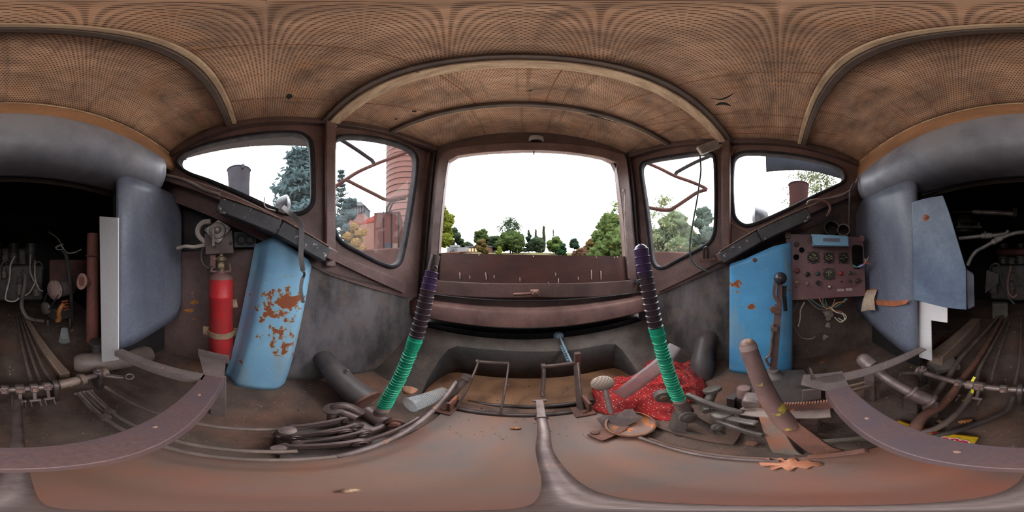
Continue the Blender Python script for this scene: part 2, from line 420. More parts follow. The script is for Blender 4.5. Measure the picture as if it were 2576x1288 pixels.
# eave rails between windows and lining
def rail(name, pts, w, h, mat):
    m = MB(); m.ribbon(pts, w, h, (0, 0, 1)); return struct(name, m, mat, bevel=.004)
def railpts(z0, side):
    L = [R[0] if side < 0 else R[2] for R in (R_REAR, R_1, R_2, R_3, R_F)]
    return smooth_path([V((p.x*.985, p.y, p.z-.012)) for p in L], 5)
rail('trim_66', railpts(0, -1), .05, .045, BROWN_DARK); rail('trim_67', railpts(0, 1), .05, .045, BROWN_DARK)

# front wall: leaning frame with the windscreen opening
FN = V((0, -1, .075)).normalized(); PF = Plane((0, .93, 1.5), FN)
OPEN = [(1098,700),(1108,560),(1122,425),(1128,404),(1148,392),(1200,384),(1270,379),(1340,377),(1410,380),(1470,387),(1520,397),(1542,408),(1552,430),(1562,520),(1578,700)]
hole = [PF(x, y) for x, y in OPEN]
m = MB(); m.plate([PF(1030,752), PF(1050,560), PF(1082,345), PF(1120,322), PF(1340,306), PF(1550,322), PF(1596,352), PF(1618,560), PF(1640,742), PF(1345,778)], FN, .035, [hole])
struct('wall_front', m, BROWN_DARK)
# sash set into it: stiles, head, bottom rail and the rusty lower plate
m = MB()
def fstrip(pts, off=.02, th=.03): m.plate([PF(x, y, off) for x, y in pts], FN, th)
fstrip([(1076,735),(1088,560),(1105,395),(1114,385),(1128,400),(1121,440),(1108,560),(1098,705)])
fstrip([(1555,395),(1568,385),(1577,400),(1590,560),(1604,722),(1580,702),(1569,560),(1552,430)])
fstrip([(1105,400),(1114,383),(1150,371),(1240,362),(1340,359),(1440,363),(1520,374),(1566,388),(1560,412),(1520,396),(1440,383),(1340,377),(1240,381),(1150,391),(1128,404)])
w3 = struct('window_3', m, BROWN, bevel=.004)
m = MB(); m.plate([PF(x, y, .012) for x, y in ((1090,637),(1240,639),(1400,642),(1573,645),(1580,708),(1340,716),(1084,706))], FN, .004)
PLATE = paint('rust_brown_plate', (80, 50, 43), (56, 37, 35), (100, 60, 46), 5, .70, .55, stretch=(1, 1, 2))
obj('cover_plate', m, PLATE, w3)
m = MB(); m.plate([PF(x, y, .03) for x, y in ((1082,704),(1340,713),(1584,705),(1606,712),(1600,738),(1345,748),(1076,738))], FN, .05)
obj('sash_rail', m, BROWN, w3, bevel=.004)
SPLASH = paint('pale_droppings', (196, 184, 172), (160, 146, 134), None, 40, .7, .9)
rnd = random.Random(5); m = MB()
for px, py, h in ((1157,693,16),(1182,697,8),(1222,690,10),(1223,698,12),(1308,703,10),(1398,690,9),(1488,690,24),(1512,692,22),(1243,696,8),(1455,700,8),(1405,706,14),(1416,720,14),(1380,712,6)):
    m.plate([PF(px-1.4, py-h/2, .0165), PF(px+1.2, py-h/2+2, .0165), PF(px+.6, py+h/2, .0165), PF(px-.6, py+h/2, .0165)], FN, .001)
obj('bird_dropping', m, SPLASH, w3)
m = MB()
for px, py in ((1205,641.5),(1342,645),(1500,647),(1545,648),(1553,646.5)): m.cyl(PF(px, py, .012), PF(px, py, .017), .0035, .003, 8)
obj('rivet', m, plain('pale_rivet', (210, 196, 160), .5), w3)
# sill shelf below the sash, and the bulkhead down to the toe board
SILLM = paint('pinkish_worn_sill', (128, 98, 92), (92, 70, 66), (96, 116, 120), 8, .72, .5)
def extr(prof, x0, x1, mat, name, n=14, bow=0.0, **k):   # profile in (y,z) run across the cab; bow moves the middle forward
    rows = []
    for y, z in prof: rows.append([V((x0+(x1-x0)*j/n, y+bow*(1-(2*j/n-1)**2), z)) for j in range(n+1)])
    b = MB(); b.grid(rows); return struct(name, b, mat, **k)
extr([(.90,.475),(.82,.47),(.795,.46),(.79,.45),(.79,.375),(.80,.365)], -.66, .80, SILLM, 'trim_68', solid=.004, bow=.012)
m = MB(); m.tube(smooth_path([PF(1062,736,.05), PF(1200,752,.055), PF(1340,757,.055), PF(1480,750,.05), PF(1612,734,.05)], 8), .004, 6); struct('trim_69', m, BLACK)
DIRTW = paint('grimy_grey_sheet', (92, 82, 76), (58, 52, 49), (108, 80, 62), 6, .68, .6)
DIRTD = paint('sooty_dark_sheet', (56, 51, 49), (34, 32, 32), (76, 66, 58), 6, .7, .6)
extr([(.80,.37),(.90,.37),(.93,.35),(.945,.31),(.935,.27),(.90,.245),(.86,.235)], -.69, .84, DIRTD, 'wall_front', solid=.004)
TN = V((0, -.66, .75)).normalized(); PT = Plane((0, .545, 0.0), V((0, -.25, .285)))
CUT = [(1058,1000),(1075,955),(1105,905),(1128,878),(1150,870),(1250,880),(1340,884),(1440,880),(1520,866),(1548,866),(1565,880),(1590,915),(1612,950),(1620,985)]
def toe(px, py): return PT(px, py)
cut = [toe(x, y) for x, y in CUT]
zb = -.015
outer = [V((-.80, .532, zb)), V((-.80, .86, .27)), V((.96, .86, .27)), V((.96, .532, zb))]
for p in outer: p.y = .545+(p.z)*(.285/.25)
cl, cr = min(c.x for c in cut), max(c.x for c in cut)
poly = [outer[0], outer[1], outer[2], outer[3]]
ylow = outer[0].y
poly = poly + [V((cr+.0, ylow, zb))] + [c for c in cut[::-1]] + [V((cl, ylow, zb))]
m = MB(); m.plate(poly, PT.n, .012); struct('wall_front', m, DIRTW)
# footwell behind the cut-out
FOOT = paint('rusty_footwell', (128, 92, 66), (92, 66, 50), (74, 58, 48), 7, .66, .7)
m = MB(); m.box((.06, .70, -.022), (1.30, .42, .02)); struct('floor', m, FOOT)
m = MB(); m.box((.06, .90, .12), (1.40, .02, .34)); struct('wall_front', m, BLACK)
m = MB(); m.grid([cut, [V((c.x, c.y+.012, max(-.02, c.z-.16))) for c in cut], [V((c.x, c.y+.02, -.02)) for c in cut]]); struct('wall_front', m, DIRTD, solid=.004)

# floors
def floor_mat():
    t = NT('trodden_rusty_plate')
    a = t.noise(3.2, 7); b_ = t.noise(9, 8, stretch=(1, .5, 1)); c = t.noise(70, 4); d = t.noise(2.1, 3)
    col = t.mix(t.ramp(a, .36, .62), C4((138, 96, 76), 1.12), C4((116, 98, 90), 1.15))
    col = t.mix(t.math('MULTIPLY', t.ramp(b_, .48, .66), .7), col, C4((100, 90, 86), 1.3))
    col = t.mix(t.math('MULTIPLY', t.ramp(d, .52, .68), .7), col, C4((150, 86, 64), 1.3))
    col = t.mix(t.ramp(c, .68, .80), col, C4((84, 64, 54), K))
    t.l(col, t.b.inputs['Base Color']); t.b.inputs['Roughness'].default_value = .5; t.bump(t.math('ADD', b_, t.math('MULTIPLY', c, .4)), .0015, .4); return t.m
FLOORM = floor_mat()
def dirt_mat():
    t = NT('gritty_dirt')
    a = t.noise(5, 7); b_ = t.noise(60, 6); c = t.noise(150, 3); e = t.noise(2.4, 4)
    col = t.mix(t.ramp(a, .38, .62), C4((88, 72, 64), K), C4((62, 52, 47), K))
    col = t.mix(t.math('MULTIPLY', t.ramp(e, .5, .68), .6), col, C4((112, 76, 60), K))
    col = t.mix(t.ramp(b_, .64, .72), col, C4((42, 36, 33), K))
    col = t.mix(t.ramp(c, .74, .80), col, C4((150, 132, 114), K))
    t.l(col, t.b.inputs['Base Color']); t.b.inputs['Roughness'].default_value = .9; t.bump(t.math('ADD', b_, t.math('MULTIPLY', a, 2)), .004, .8); return t.m
DIRT = dirt_mat()
m = MB(); rows = []
for i in range(61):
    y = -2.7+i*(3.26/60); rows.append([V((-1.25+2.6*j/44, y, -.006+.005*noise.noise(V((j*.5, i*.5, 2))))) for j in range(45)])
m.grid(rows); struct('floor', m, DIRT, solid=.02, off=-1)
m = MB(); m.plate([V((-.25,-.235,.004)), V((.26,-.235,.004)), V((.26,.49,.004)), V((-.25,.49,.004))], (0,0,1), .012); struct('floor', m, FLOORM, bevel=.003)

# lower side walls
MAT = None
def mat_fabric():
    t = NT('ribbed_black_matting'); uv = t.co.outputs['UV']; sp = t.n('SeparateXYZ'); t.l(uv, sp.inputs[0])
    w = t.math('SINE', t.math('MULTIPLY', sp.outputs[0], 2*pi/.008)); w2 = t.math('SINE', t.math('MULTIPLY', sp.outputs[1], 2*pi/.010))
    a = t.noise(4, 6, stretch=(2, 2, .8)); c = t.noise(9, 5)
    col = t.mix(t.ramp(a, .38, .62), C4((96, 91, 92), K), C4((44, 41, 42), K)); col = t.mix(t.math('MULTIPLY', t.ramp(c, .5, .75), .7), col, C4((104, 88, 74), K))
    h = t.math('MULTIPLY', w, w2); col = t.mix(t.math('MULTIPLY', t.ramp(h, .0, .9), .3), col, C4((140, 134, 134), K))
    t.l(col, t.b.inputs['Base Color']); t.b.inputs['Roughness'].default_value = .7; t.bump(t.math('ADD', h, t.math('MULTIPLY', a, 3)), .002, .6); return t.m
MATTING = mat_fabric()
def lowwall(name, plan, ztop, mat, bulge=.0, n=16, mrows=16, z0=-.02):
    pts = smooth_path([V((x, y, 0)) for x, y in plan], n); rows, uvs = [], []; L = [0]
    for a, b in zip(pts, pts[1:]): L.append(L[-1]+(b-a).length)
    for i in range(mrows+1):
        s = i/mrows; r, u = [], []
        for j, p in enumerate(pts):
            f = L[j]/L[-1]; zt_ = ztop(f); z = z0+(zt_-z0)*s
            q = V((p.x, p.y, z)); ins = (-q.normalized()) ; ins.z = 0
            q += ins*(bulge*(sin(pi*s)) + .012*noise.noise(V((p.x*4, p.y*4, z*3))))
            r.append(q); u.append((L[j], z))
        rows.append(r); uvs.append(u)
    b = MB(); b.grid(rows, uvs); return struct(name, b, mat, solid=.006)
lowwall('wall_left', [(-.81, -.02), (-.79, .14), (-.76, .29), (-.73, .45), (-.69, .66), (-.64, .90)], lambda f: .86-.32*f, MATTING, .0)
lowwall('wall_right', [(1.0, .10), (.985, .25), (.95, .38), (.90, .55), (.84, .75), (.79, .92)], lambda f: .90-.34*f, MATTING, .0)
KICK = paint('mauve_kick_panel', (104, 84, 80), (80, 64, 60), (150, 104, 60), 5, .76, .5)
m = MB(); m.plate([V((-.935,-.70,-.04)), V((-.905,.0,-.04)), V((-.905,.0,.79)), V((-.935,-.70,.77))], (1,-.04,0), .01); struct('wall_left', m, KICK)
m = MB(); m.plate([V((-.985,-.72,.5)), V((-.93,.1,.5)), V((-.93,.1,.80)), V((-.985,-.72,1.20))], (1,-.04,0), .01); struct('wall_left', m, DIRTD)
m = MB(); m.plate([V((1.06,-.70,-.04)), V((1.06,-.70,1.22)), V((1.01,.2,.86)), V((1.01,.2,-.04))], (-1,-.05,0), .01); struct('wall_right', m, paint('sooty_brown_sheet', (100, 84, 76), (60, 52, 48), (120, 96, 80), 5, .7, .6))

# shelves closing the cab between the window walls and the lower walls
def shelf(name, pts, out, th=.012):
    a, b_ = V(pts[0]), V(pts[1]); o = V(out); m = MB(); n = (b_-a).cross(o).normalized()
    if n.z > 0: n = -n
    m.plate([a, b_, b_+o, a+o], n, th); return struct(name, m, BROWN_DARK)
shelf('trim_80', (P2(PLW,(-.90,-.75),1.215), P2(PLW,(-.75,.30),.665)), (-.28,0,0)); shelf('trim_81', ((-.75,.28,.667), (-.62,.96,.46)), (-.28,.05,0))
shelf('trim_82', (P2(PRW,(1.09,-.75),1.17), P2(PRW,(.96,.32),.705)), (.28,0,0)); shelf('trim_83', ((.96,.30,.705), (.75,.96,.46)), (.28,.05,0))

# dark seams and raised edges of the windscreen posts
def fbar(name, pts, r, mat, off, flat=1.0):
    m = MB(); m.tube(smooth_path([PF(x, y, off) for x, y in pts], 6), r, 8, flat=flat); return struct(name, m, mat)
fbar('trim_86', [(1058,742),(1072,600),(1084,470),(1094,385),(1100,368)], .008, BLACK, .010); fbar('trim_87', [(1616,716),(1603,600),(1592,470),(1582,396),(1578,380)], .008, BLACK, .010)
fbar('trim_88', [(1036,746),(1052,600),(1068,470),(1082,372)], .020, BROWN, -.004); fbar('trim_89', [(1634,730),(1618,600),(1604,470),(1592,380)], .020, BROWN, -.004)
fbar('trim_91', [(1098,705),(1108,560),(1121,440),(1127,405)], .0045, STEELD, .022); fbar('trim_92', [(1580,702),(1569,560),(1556,450),(1551,420)], .0045, STEELD, .022)
# ------------------------------------------------------------------ rear: door pillars, header, engine bay
GREYP = paint('blue_grey_paint', (122, 123, 132), (92, 94, 106), (160, 160, 164), 5, .77, .42, stretch=(1, 1, .5))
GREYP2 = paint('blue_grey_pillar_paint', (98, 101, 114), (74, 77, 90), (150, 150, 154), 5, .74, .40, stretch=(1, 1, .5))
TAN = paint('tan_painted_band', (150, 112, 84), (116, 86, 66), (92, 70, 56), 5, .72, .55, stretch=(.6, 1, 1))
WHITEP = paint('chipped_white_paint', (206, 198, 198), (180, 172, 172), (120, 74, 56), 6, .70, .5, chip_scale=18)
def header_paint():
    t = NT('grey_header_paint'); g = t.n('NewGeometry'); sp = t.n('SeparateXYZ'); t.l(g.outputs['Position'], sp.inputs[0]); f = t.noise(5, 6); q = t.noise(16, 7); fine = t.noise(70, 3)
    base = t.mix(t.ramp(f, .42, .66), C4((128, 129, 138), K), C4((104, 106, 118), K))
    z = t.math('MULTIPLY_ADD', sp.outputs[2], -3.2); z.node.inputs[2].default_value = 4.05      # darker towards the lower lip, with a ragged edge
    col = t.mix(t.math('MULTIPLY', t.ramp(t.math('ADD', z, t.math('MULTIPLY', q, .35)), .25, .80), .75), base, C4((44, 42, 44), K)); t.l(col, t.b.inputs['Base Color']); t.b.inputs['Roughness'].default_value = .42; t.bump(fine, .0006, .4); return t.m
HEADP = header_paint()
# tan band and bulging grey header
m = MB(); T_ = [-1+2*j/40 for j in range(41)]
m.grid([[ribpt(R_REAR, t_)+V((0,-.02,.01)) for t_ in T_], [ribpt(R_REAR, t_)+V((0,.004,-.012)) for t_ in T_], [ribpt(R_REAR, t_).lerp(V((.1+t_*.98, -.555, 1.40)), .5) for t_ in T_], [V((.1+t_*.98, -.548, 1.372+.016*(1-t_*t_))) for t_ in T_], [V((.1+t_*.98, -.57, 1.34)) for t_ in T_]]); struct('trim_70', m, TAN, solid=.004)
HP = smooth_path([V((0,-.60,1.375)), V((0,-.552,1.372)), V((0,-.528,1.345)), V((0,-.515,1.29)), V((0,-.520,1.22)), V((0,-.545,1.16)), V((0,-.585,1.125)), V((0,-.65,1.11)), V((0,-.72,1.11))], 3)
rows = []; n = 36
for k, p in enumerate(HP):
    rows.append([V(((.13+t_*.85), p.y+.012*(1-t_*t_), p.z+(.018*(1-t_*t_)))) for t_ in [-1+2*j/n for j in range(n+1)]])
m = MB(); m.grid(rows)
for j in (0, n): m.face([m.bm.verts.new(r[j]) for r in rows])
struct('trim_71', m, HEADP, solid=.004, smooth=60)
m = MB(); m.tube([ribpt(R_REAR, -1+2*j/40)+V((0,.006,-.008)) for j in range(41)], .0045, 6); struct('trim_72', m, CREAM)
# corner pillars: sheets with a rounded inner edge, lower edge cut on a slope
def pillar(xo, xi, side, zlo_o, zlo_i, ztop=1.145):
    # plan path from the outer corner to the inner edge, then round the nose and back towards the engine
    path = [(xo, -.535), (xo+(xi-xo)*.35, -.545), (xo+(xi-xo)*.72, -.552), (xo+(xi-xo)*.88, -.556), (xo+(xi-xo)*.96, -.566), (xi, -.582), (xi, -.600)]
    P = smooth_path([V((x, y, 0)) for x, y in path], 5); rows = []
    for i in range(15):
        s = i/14; r = []
        for p in P:
            f = (p.x-xo)/(xi-xo); tp = ztop; lo = zlo_o+(zlo_i-zlo_o)*max(0, min(1, f))
            if f < .12: lo += .10*(1-f/.12)**2
            tp = ztop-.13*max(0, 1-f/.22)**2
            r.append(V((p.x, p.y, lo+(tp-lo)*s)))
        rows.append(r)
    b = MB(); b.grid(rows); return b
t = thing('door_pillar', 'smooth blue-grey sheet pillar at the engine opening beside the red extinguisher', 'pillar', (-.65, -.55, .25))
obj('sheet', pillar(-.93, -.452, -1, .355, .285), GREYP2, t, solid=.004, smooth=60)
t = thing('door_pillar', 'torn blue-grey sheet pillar at the engine opening beside the instrument panel', 'pillar', (.8, -.55, .25))
obj('sheet', pillar(1.09, .530, 1, .36, .20), GREYP2, t, solid=.004, smooth=60)
# tear in that pillar: gaping slit, rusty inside, and the curled flap
TORN = paint('bare_rust_orange', (158, 92, 60), (120, 72, 52), (90, 56, 44), 14, .6, .8)
def pr(px, py, d=0.0):
    p = ony(px, py, -.540+d); return p
m = MB(); m.plate([pr(2168,727,.004), pr(2205,727,.006), pr(2198,740,.006), pr(2204,755,.006), pr(2240,757,.006), pr(2287,755,.004), pr(2278,765,.006), pr(2250,771,.006), pr(2215,768,.006), pr(2190,764,.006)], (0, 1, 0), .002)
obj('torn_hole', m, TORN, t, label='rusty tear across the grey sheet')
m = MB(); m.grid([[pr(2180,730,.03), pr(2190,730,.012), pr(2206,729,.01)], [pr(2170,757,.07), pr(2184,752,.035), pr(2199,752,.02)], [pr(2166,784,.085), pr(2186,780,.05), pr(2202,781,.03)]])
obj('torn_flap', m, paint('beige_sheet_back', (168, 148, 128), (134, 112, 96), None, 8, .7, .6), t, solid=.002, label='curled beige flap of torn sheet')
# white jamb strip (left) and white bracket (right)
t = thing('jamb_strip', 'tall narrow white chipped metal strip beside the blue-grey pillar', 'strip', (-.43, -.66, .1))
m = MB(); Xp = Plane((-.437, 0, 0), (1, 0, 0)); m.plate([Xp(297,548), Xp(297,905), Xp(256,912), Xp(250,544)], (1, 0, 0), .006); obj('strip', m, WHITEP, t, bevel=.002)
t = thing('jamb_bracket', 'white stepped sheet bracket with rust spots under the blue plate', 'bracket', (.5, -.62, .1))
Yb = Plane((0, -.63, 0), (0, 1, 0)); m = MB(); m.plate([Yb(2299,757), Yb(2340,760), Yb(2383,768), Yb(2383,812), Yb(2342,806), Yb(2344,908), Yb(2312,899), Yb(2304,830)], (0, 1, 0), .006); obj('bracket', m, WHITEP, t, bevel=.002)
t = thing('hatch_plate', 'dark blue scratched steel plate with slanting edge beside the torn pillar', 'plate', (.42, -.68, .6))
BLUEP = paint('dark_blue_scratched', (84, 96, 112), (52, 62, 80), (130, 124, 124), 5, .66, .4)
Yp = Plane((0, -.60, 0), V((-.45, 1, 0))); m = MB(); m.plate([Yp(2294,508), Yp(2330,498), Yp(2372,491), Yp(2390,540), Yp(2412,615), Yp(2430,674), Yp(2432,780), Yp(2383,775), Yp(2298,754)], Yp.n, .012); obj('sheet', m, BLUEP, t, bevel=.003)
m = MB(); m.plate([Yp(2430,678,-.014), Yp(2450,690,-.014), Yp(2452,772,-.014), Yp(2434,780,-.014)], Yp.n, .05); obj('block', m, paint('blue_black_block', (58, 58, 66), (34, 34, 38), (130, 80, 56), 9, .68, .6), t, bevel=.004)
m = MB(); m.cyl(Yp(2330,548,.001), Yp(2330,548,.003), .012, .012, 14); obj('bolt_hole', m, TORN, t)

# engine bay shell: dark sheet on all sides
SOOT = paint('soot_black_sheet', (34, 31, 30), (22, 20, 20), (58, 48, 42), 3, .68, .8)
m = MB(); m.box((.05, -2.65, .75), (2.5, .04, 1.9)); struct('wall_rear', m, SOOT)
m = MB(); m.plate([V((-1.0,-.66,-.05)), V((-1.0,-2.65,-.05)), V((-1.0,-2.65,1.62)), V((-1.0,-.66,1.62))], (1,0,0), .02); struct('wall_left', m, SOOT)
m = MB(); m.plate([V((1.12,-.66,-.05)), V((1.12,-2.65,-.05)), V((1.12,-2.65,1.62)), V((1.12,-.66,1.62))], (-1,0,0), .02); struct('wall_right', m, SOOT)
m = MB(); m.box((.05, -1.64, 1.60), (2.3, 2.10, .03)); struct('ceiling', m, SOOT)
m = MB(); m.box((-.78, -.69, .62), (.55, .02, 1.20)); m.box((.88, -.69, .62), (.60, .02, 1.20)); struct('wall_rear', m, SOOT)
# arched beam and sagging pipes under the bay roof
m = MB(); m.tube([V((.08+1.0*q/10, -.78, 1.10+.05*(1-(q/10)**2))) for q in range(-10, 11)], .018, 8); struct('trim_73', m, paint('sooty_pipe', (62, 55, 50), (40, 36, 34), None, 6, .7, .6))

# --- engine bay things
HOSE = paint('black_hose', (44, 42, 42), (62, 56, 54), None, 12, .7, .5)
GREASE = paint('oily_grey_iron', (82, 74, 70), (54, 48, 46), (104, 80, 64), 10, .68, .5, .3, k=3.0)
GREASED = paint('oily_black_iron', (56, 50, 48), (36, 32, 31), (86, 66, 56), 10, .68, .5, .3, k=3.2)
RED = paint('dull_red_oxide', (112, 68, 60), (84, 54, 50), (70, 62, 58), 7, .68, .6, k=2.8)
t = thing('exhaust_pipe', 'upright rusty red pipe with a flanged side stub behind the white strip', 'pipe', (-.63, -1.13, 0))
a, b_ = onr(233, 590, 1.30), onr(234, 868, 1.28); ax = V((a.x, a.y, 0)); lo = V((a.x, a.y, 0.0)); hi = V((a.x, a.y, .93))
m = MB(); m.cyl(lo, hi, .052, .046, 20); obj('pipe', m, RED, t)
m = MB(); m.torus(hi-V((0, 0, .18)), (0, 0, 1), .050, .008); obj('clamp', m, RUST, t)
f = onr(205, 708, 1.24); m = MB(); m.cyl(V((a.x, a.y, f.z-.02)), f, .032, .036, 16); obj('stub', m, RED, t)
dv = (f-V((a.x, a.y, f.z-.02))).normalized(); m = MB(); m.lathe(f, dv, [(.036,-.01),(.062,-.01),(.064,.004),(.05,.006),(.048,-.02),(.02,-.03)], 24); obj('flange', m, paint('pink_grey_flange', (160, 128, 118), (120, 92, 84), None, 10, .7, .6, k=2.4), t)
t = thing('fuel_tank', 'rust-red sheet tank box in the engine bay behind the pulley pump', 'tank', (-.95, -1.5, .45))
p = onr(178, 684, 1.95); m = MB(); m.box(p, (.42, .32, .30), Euler((0, 0, .5))); obj('tank', m, paint('red_brown_tank', (92, 60, 54), (58, 46, 44), (52, 52, 56), 4, .62, .6, k=2.8), t, bevel=.02)
def put(mb, name, mat, par, **k): return obj(name, mb, mat, par, **k)
p = onr(150, 740, 1.60); t = thing('pulley_pump', 'belt-driven pump with ribbed pulley and orange pipe on the engine bay floor', 'pump', (p.x, p.y, 0))
ax = V((.75, .35, 0)).normalized(); c = onr(146, 728, 1.58)
m = MB(); m.lathe(c, -ax, [(.03,-.03),(.075,-.025),(.08,.0),(.075,.01),(.08,.02),(.08,.17),(.06,.2),(.02,.2)], 24); put(m, 'motor', GREASE, t)
m = MB(); m.lathe(c+ax*.035, ax, [(.02,0),(.095,0),(.086,.012),(.095,.024),(.088,.03),(.02,.045)], 28); put(m, 'pulley', paint('rosy_grey_pulley', (128, 104, 98), (92, 74, 70), None, 10, .7, .5, k=2.6), t)
c2 = onr(117, 775, 1.54); m = MB(); m.lathe(c2, ax, [(.02,0),(.06,0),(.052,.012),(.06,.024),(.02,.04)], 24); put(m, 'idler_pulley', GREASE, t)
m = MB(); m.tube([c+ax*.05+V((0, 0, .092)), c+ax*.05+(V((ax.y, -ax.x, 0)))*.08, c2+ax*.015+V((ax.y, -ax.x, 0))*.055, c2+ax*.015-V((0, 0, .06)), c2+ax*.015-V((ax.y, -ax.x, 0))*.055, c+ax*.05-(V((ax.y, -ax.x, 0)))*.088, c+ax*.05+V((0, 0, .092))], .008, 6, False); put(m, 'belt', RUBBER, t)
m = MB(); m.box(onr(150, 785, 1.62), (.20, .16, .12), Euler((0, 0, .4))); m.box(onr(120, 818, 1.55), (.03, .03, .12)); m.box(onr(176, 815, 1.6), (.03, .03, .14)); put(m, 'body', GREASED, t, bevel=.012)
m = MB(); m.tube(smooth_path([onr(160,765,1.52), onr(152,775,1.50), onr(148,790,1.50), onr(149,805,1.51), onr(140,806,1.5)], 4), .022, 10); put(m, 'orange_pipe', paint('orange_pipe', (150, 92, 48), (112, 72, 44), None, 9, .7, .5), t, label='orange bent pipe')
m = MB()
for k in range(4): m.box(onr(163+k*1.0, 757+k*7, 1.52), (.055, .03, .010), Euler((0, 0, .4)))
put(m, 'orange_fin', paint('orange_fins', (144, 84, 52), (100, 64, 46), None, 9, .7, .5), t)
# engine block made of recognisable lumps
p = onr(2560, 680, 1.9); t = thing('diesel_engine', 'dark oily engine block with finned cylinders deep in the engine bay', 'engine', (.1, -2.1, 0))
m = MB(); m.box((.08, -2.2, .42), (.95, .50, .46)); m.box((.08, -2.2, .74), (.80, .34, .24)); put(m, 'block', GREASED, t, bevel=.03)
for k in range(4):
    m = MB(); x = -.24+k*.21
    for q in range(7): m.lathe((x, -1.98, .66+q*.035), (0, 0, 1), [(.02,0),(.075,0),(.075,.012),(.058,.014),(.058,.033)], 18)
    put(m, 'finned_cylinder', GREASED, t)
m = MB(); m.cyl((.45, -1.92, .80), (.12, -1.90, .80), .045, .045, 16); put(m, 'filter', paint('dark_red_filter', (92, 52, 48), (64, 42, 40), None, 9, .7, .5), t)
for (x, y, z, r, h) in ((-.30,-1.92,.34,.06,.14),(-.10,-1.92,.38,.045,.2),(.28,-1.9,.36,.05,.16),(.5,-1.92,.4,.06,.22),(.08,-1.88,.55,.035,.12)):
    m = MB(); m.lathe((x, y, z-h/2), (0,0,1), [(r*.6,0),(r,.01),(r,h*.7),(r*.7,h*.75),(r*.7,h),(r*.3,h+.02)], 16); put(m, 'filter_bowl', GREASE, t)
for (x, z) in ((-.38,.60),(-.02,.62),(.20,.50),(.40,.58)):
    m = MB(); m.tube(smooth_path([V((x,-1.93,z)), V((x+.05,-1.88,z+.08)), V((x+.13,-1.88,z+.03)), V((x+.15,-1.92,z-.15))], 5), .012, 8); put(m, 'fuel_line', GREASE, t)
# hoses and wires
def hose(name, label, cat, pts, r, mat, group=None, k=6, n=8, flat=1):
    m = MB(); m.tube(smooth_path(pts, k), r, n, flat=flat); o = obj(name, m, mat); return tag(o, label, cat, group)
PALEW = paint('pale_wire', (150, 142, 132), (112, 104, 98), None, 12, .7, .5, k=2.4)
hose('coolant_hose', 'thick black hose looping from the red tank down past the pump', 'hose', [onr(156,632,1.66), onr(165,640,1.63), onr(172,670,1.6), onr(176,705,1.58), onr(179,740,1.6), onr(180,790,1.65), onr(184,812,1.66)], .018, HOSE)
hose('coolant_hose', 'bent dark hose ending in a pipe coupling above the floor rods', 'hose', [onr(55,682,1.75), onr(63,692,1.72), onr(62,720,1.70), onr(56,750,1.68), onr(55,772,1.66), onr(62,790,1.62), onr(75,802,1.6), onr(110,808,1.62)], .021, GREASE)
hose('loose_wire', 'thin pale wire drooping below the bay roof towards the red tank', 'wire', [onr(122,583,1.9), onr(145,600,1.85), onr(158,622,1.8), onr(170,636,1.75), onr(188,635,1.75), onr(205,627,1.8)], .006, PALEW)
hose('loose_wire', 'pale forked wire dangling left of the pulley pump', 'wire', [onr(77,640,1.8), onr(76,680,1.75), onr(84,704,1.72), onr(88,710,1.72), onr(75,735,1.72), onr(60,745,1.72)], .007, PALEW)
hose('loose_wire', 'pale wire joining the forked one to the pump pulley', 'wire', [onr(88,655,1.78), onr(88,690,1.73), onr(90,706,1.72), onr(98,726,1.68), onr(108,733,1.64)], .007, PALEW)
hose('loose_wire', 'looped pale cable hanging over the engine block', 'wire', [onr(38,645,1.84), onr(27,665,1.8), onr(24,700,1.78), onr(15,740,1.76), onr(16,755,1.76), onr(36,758,1.74), onr(48,750,1.74)], .009, PALEW)
hose('loose_wire', 'crumpled pale wire end tangled beside the dangling hose', 'wire', [onr(140,624,1.8), onr(152,618,1.78), onr(158,626,1.78), onr(146,628,1.78), onr(140,622,1.79), onr(150,616,1.78), onr(160,614,1.78)], .005, PALEW)
# right-hand hydraulic pipes
ALU = paint('grey_bare_pipe', (138, 132, 130), (98, 92, 92), None, 10, .68, .4, .4)
for nm, lab, pts, cl in (('hydraulic_pipe', 'upper grey pipe with hose clamp reaching across the engine bay', [(2412,600),(2440,597),(2468,594),(2500,592),(2528,588),(2536,580)], 2480), ('hydraulic_pipe', 'lower grey pipe kinked downward behind the blue plate', [(2434,668),(2442,650),(2456,632),(2478,620),(2500,608),(2530,594),(2556,586),(2576,584)], 2505)):
    t = thing(nm, lab, 'pipe', onr(pts[0][0], pts[0][1], 1.35)); P = smooth_path([onr(x, y, 1.35) for x, y in pts], 6)
    m = MB(); m.tube(P, .017, 12); put(m, 'pipe', ALU, t)
    c = min(P, key=lambda q: abs(((atan2(q.x, q.y)/(2*pi)*2576+AX) % 2576)-cl)); i = P.index(c)
    m = MB(); m.tube(P[max(0,i-2):i+4], .023, 14); put(m, 'coupling', paint('pale_coupling', (170, 162, 156), (124, 116, 112), None, 14, .7, .5), t)
    m = MB(); m.torus(P[i], P[i+1]-P[i], .024, .004, 16, 6); m.box(P[i]+V((0,0,.03)), (.014,.014,.012)); put(m, 'hose_clamp', ALU, t)
t = thing('damper_cylinder', 'slim grey cylinder on a rod high in the engine bay', 'cylinder', onr(2500, 536, 1.7))
m = MB(); m.cyl(onr(2447,533,1.7), onr(2548,538,1.7), .028, .028, 18); put(m, 'cylinder', ALU, t)
m = MB(); m.cyl(onr(2395,533,1.7), onr(2447,533,1.7), .008); put(m, 'rod', GREASE, t)
m = MB(); m.box(onr(2554,535,1.72), (.05,.05,.10)); put(m, 'mount', GREASED, t, bevel=.006)
t = thing('valve_housing', 'black round valve housing beside the blue hatch plate', 'valve', onr(2420, 555, 1.5))
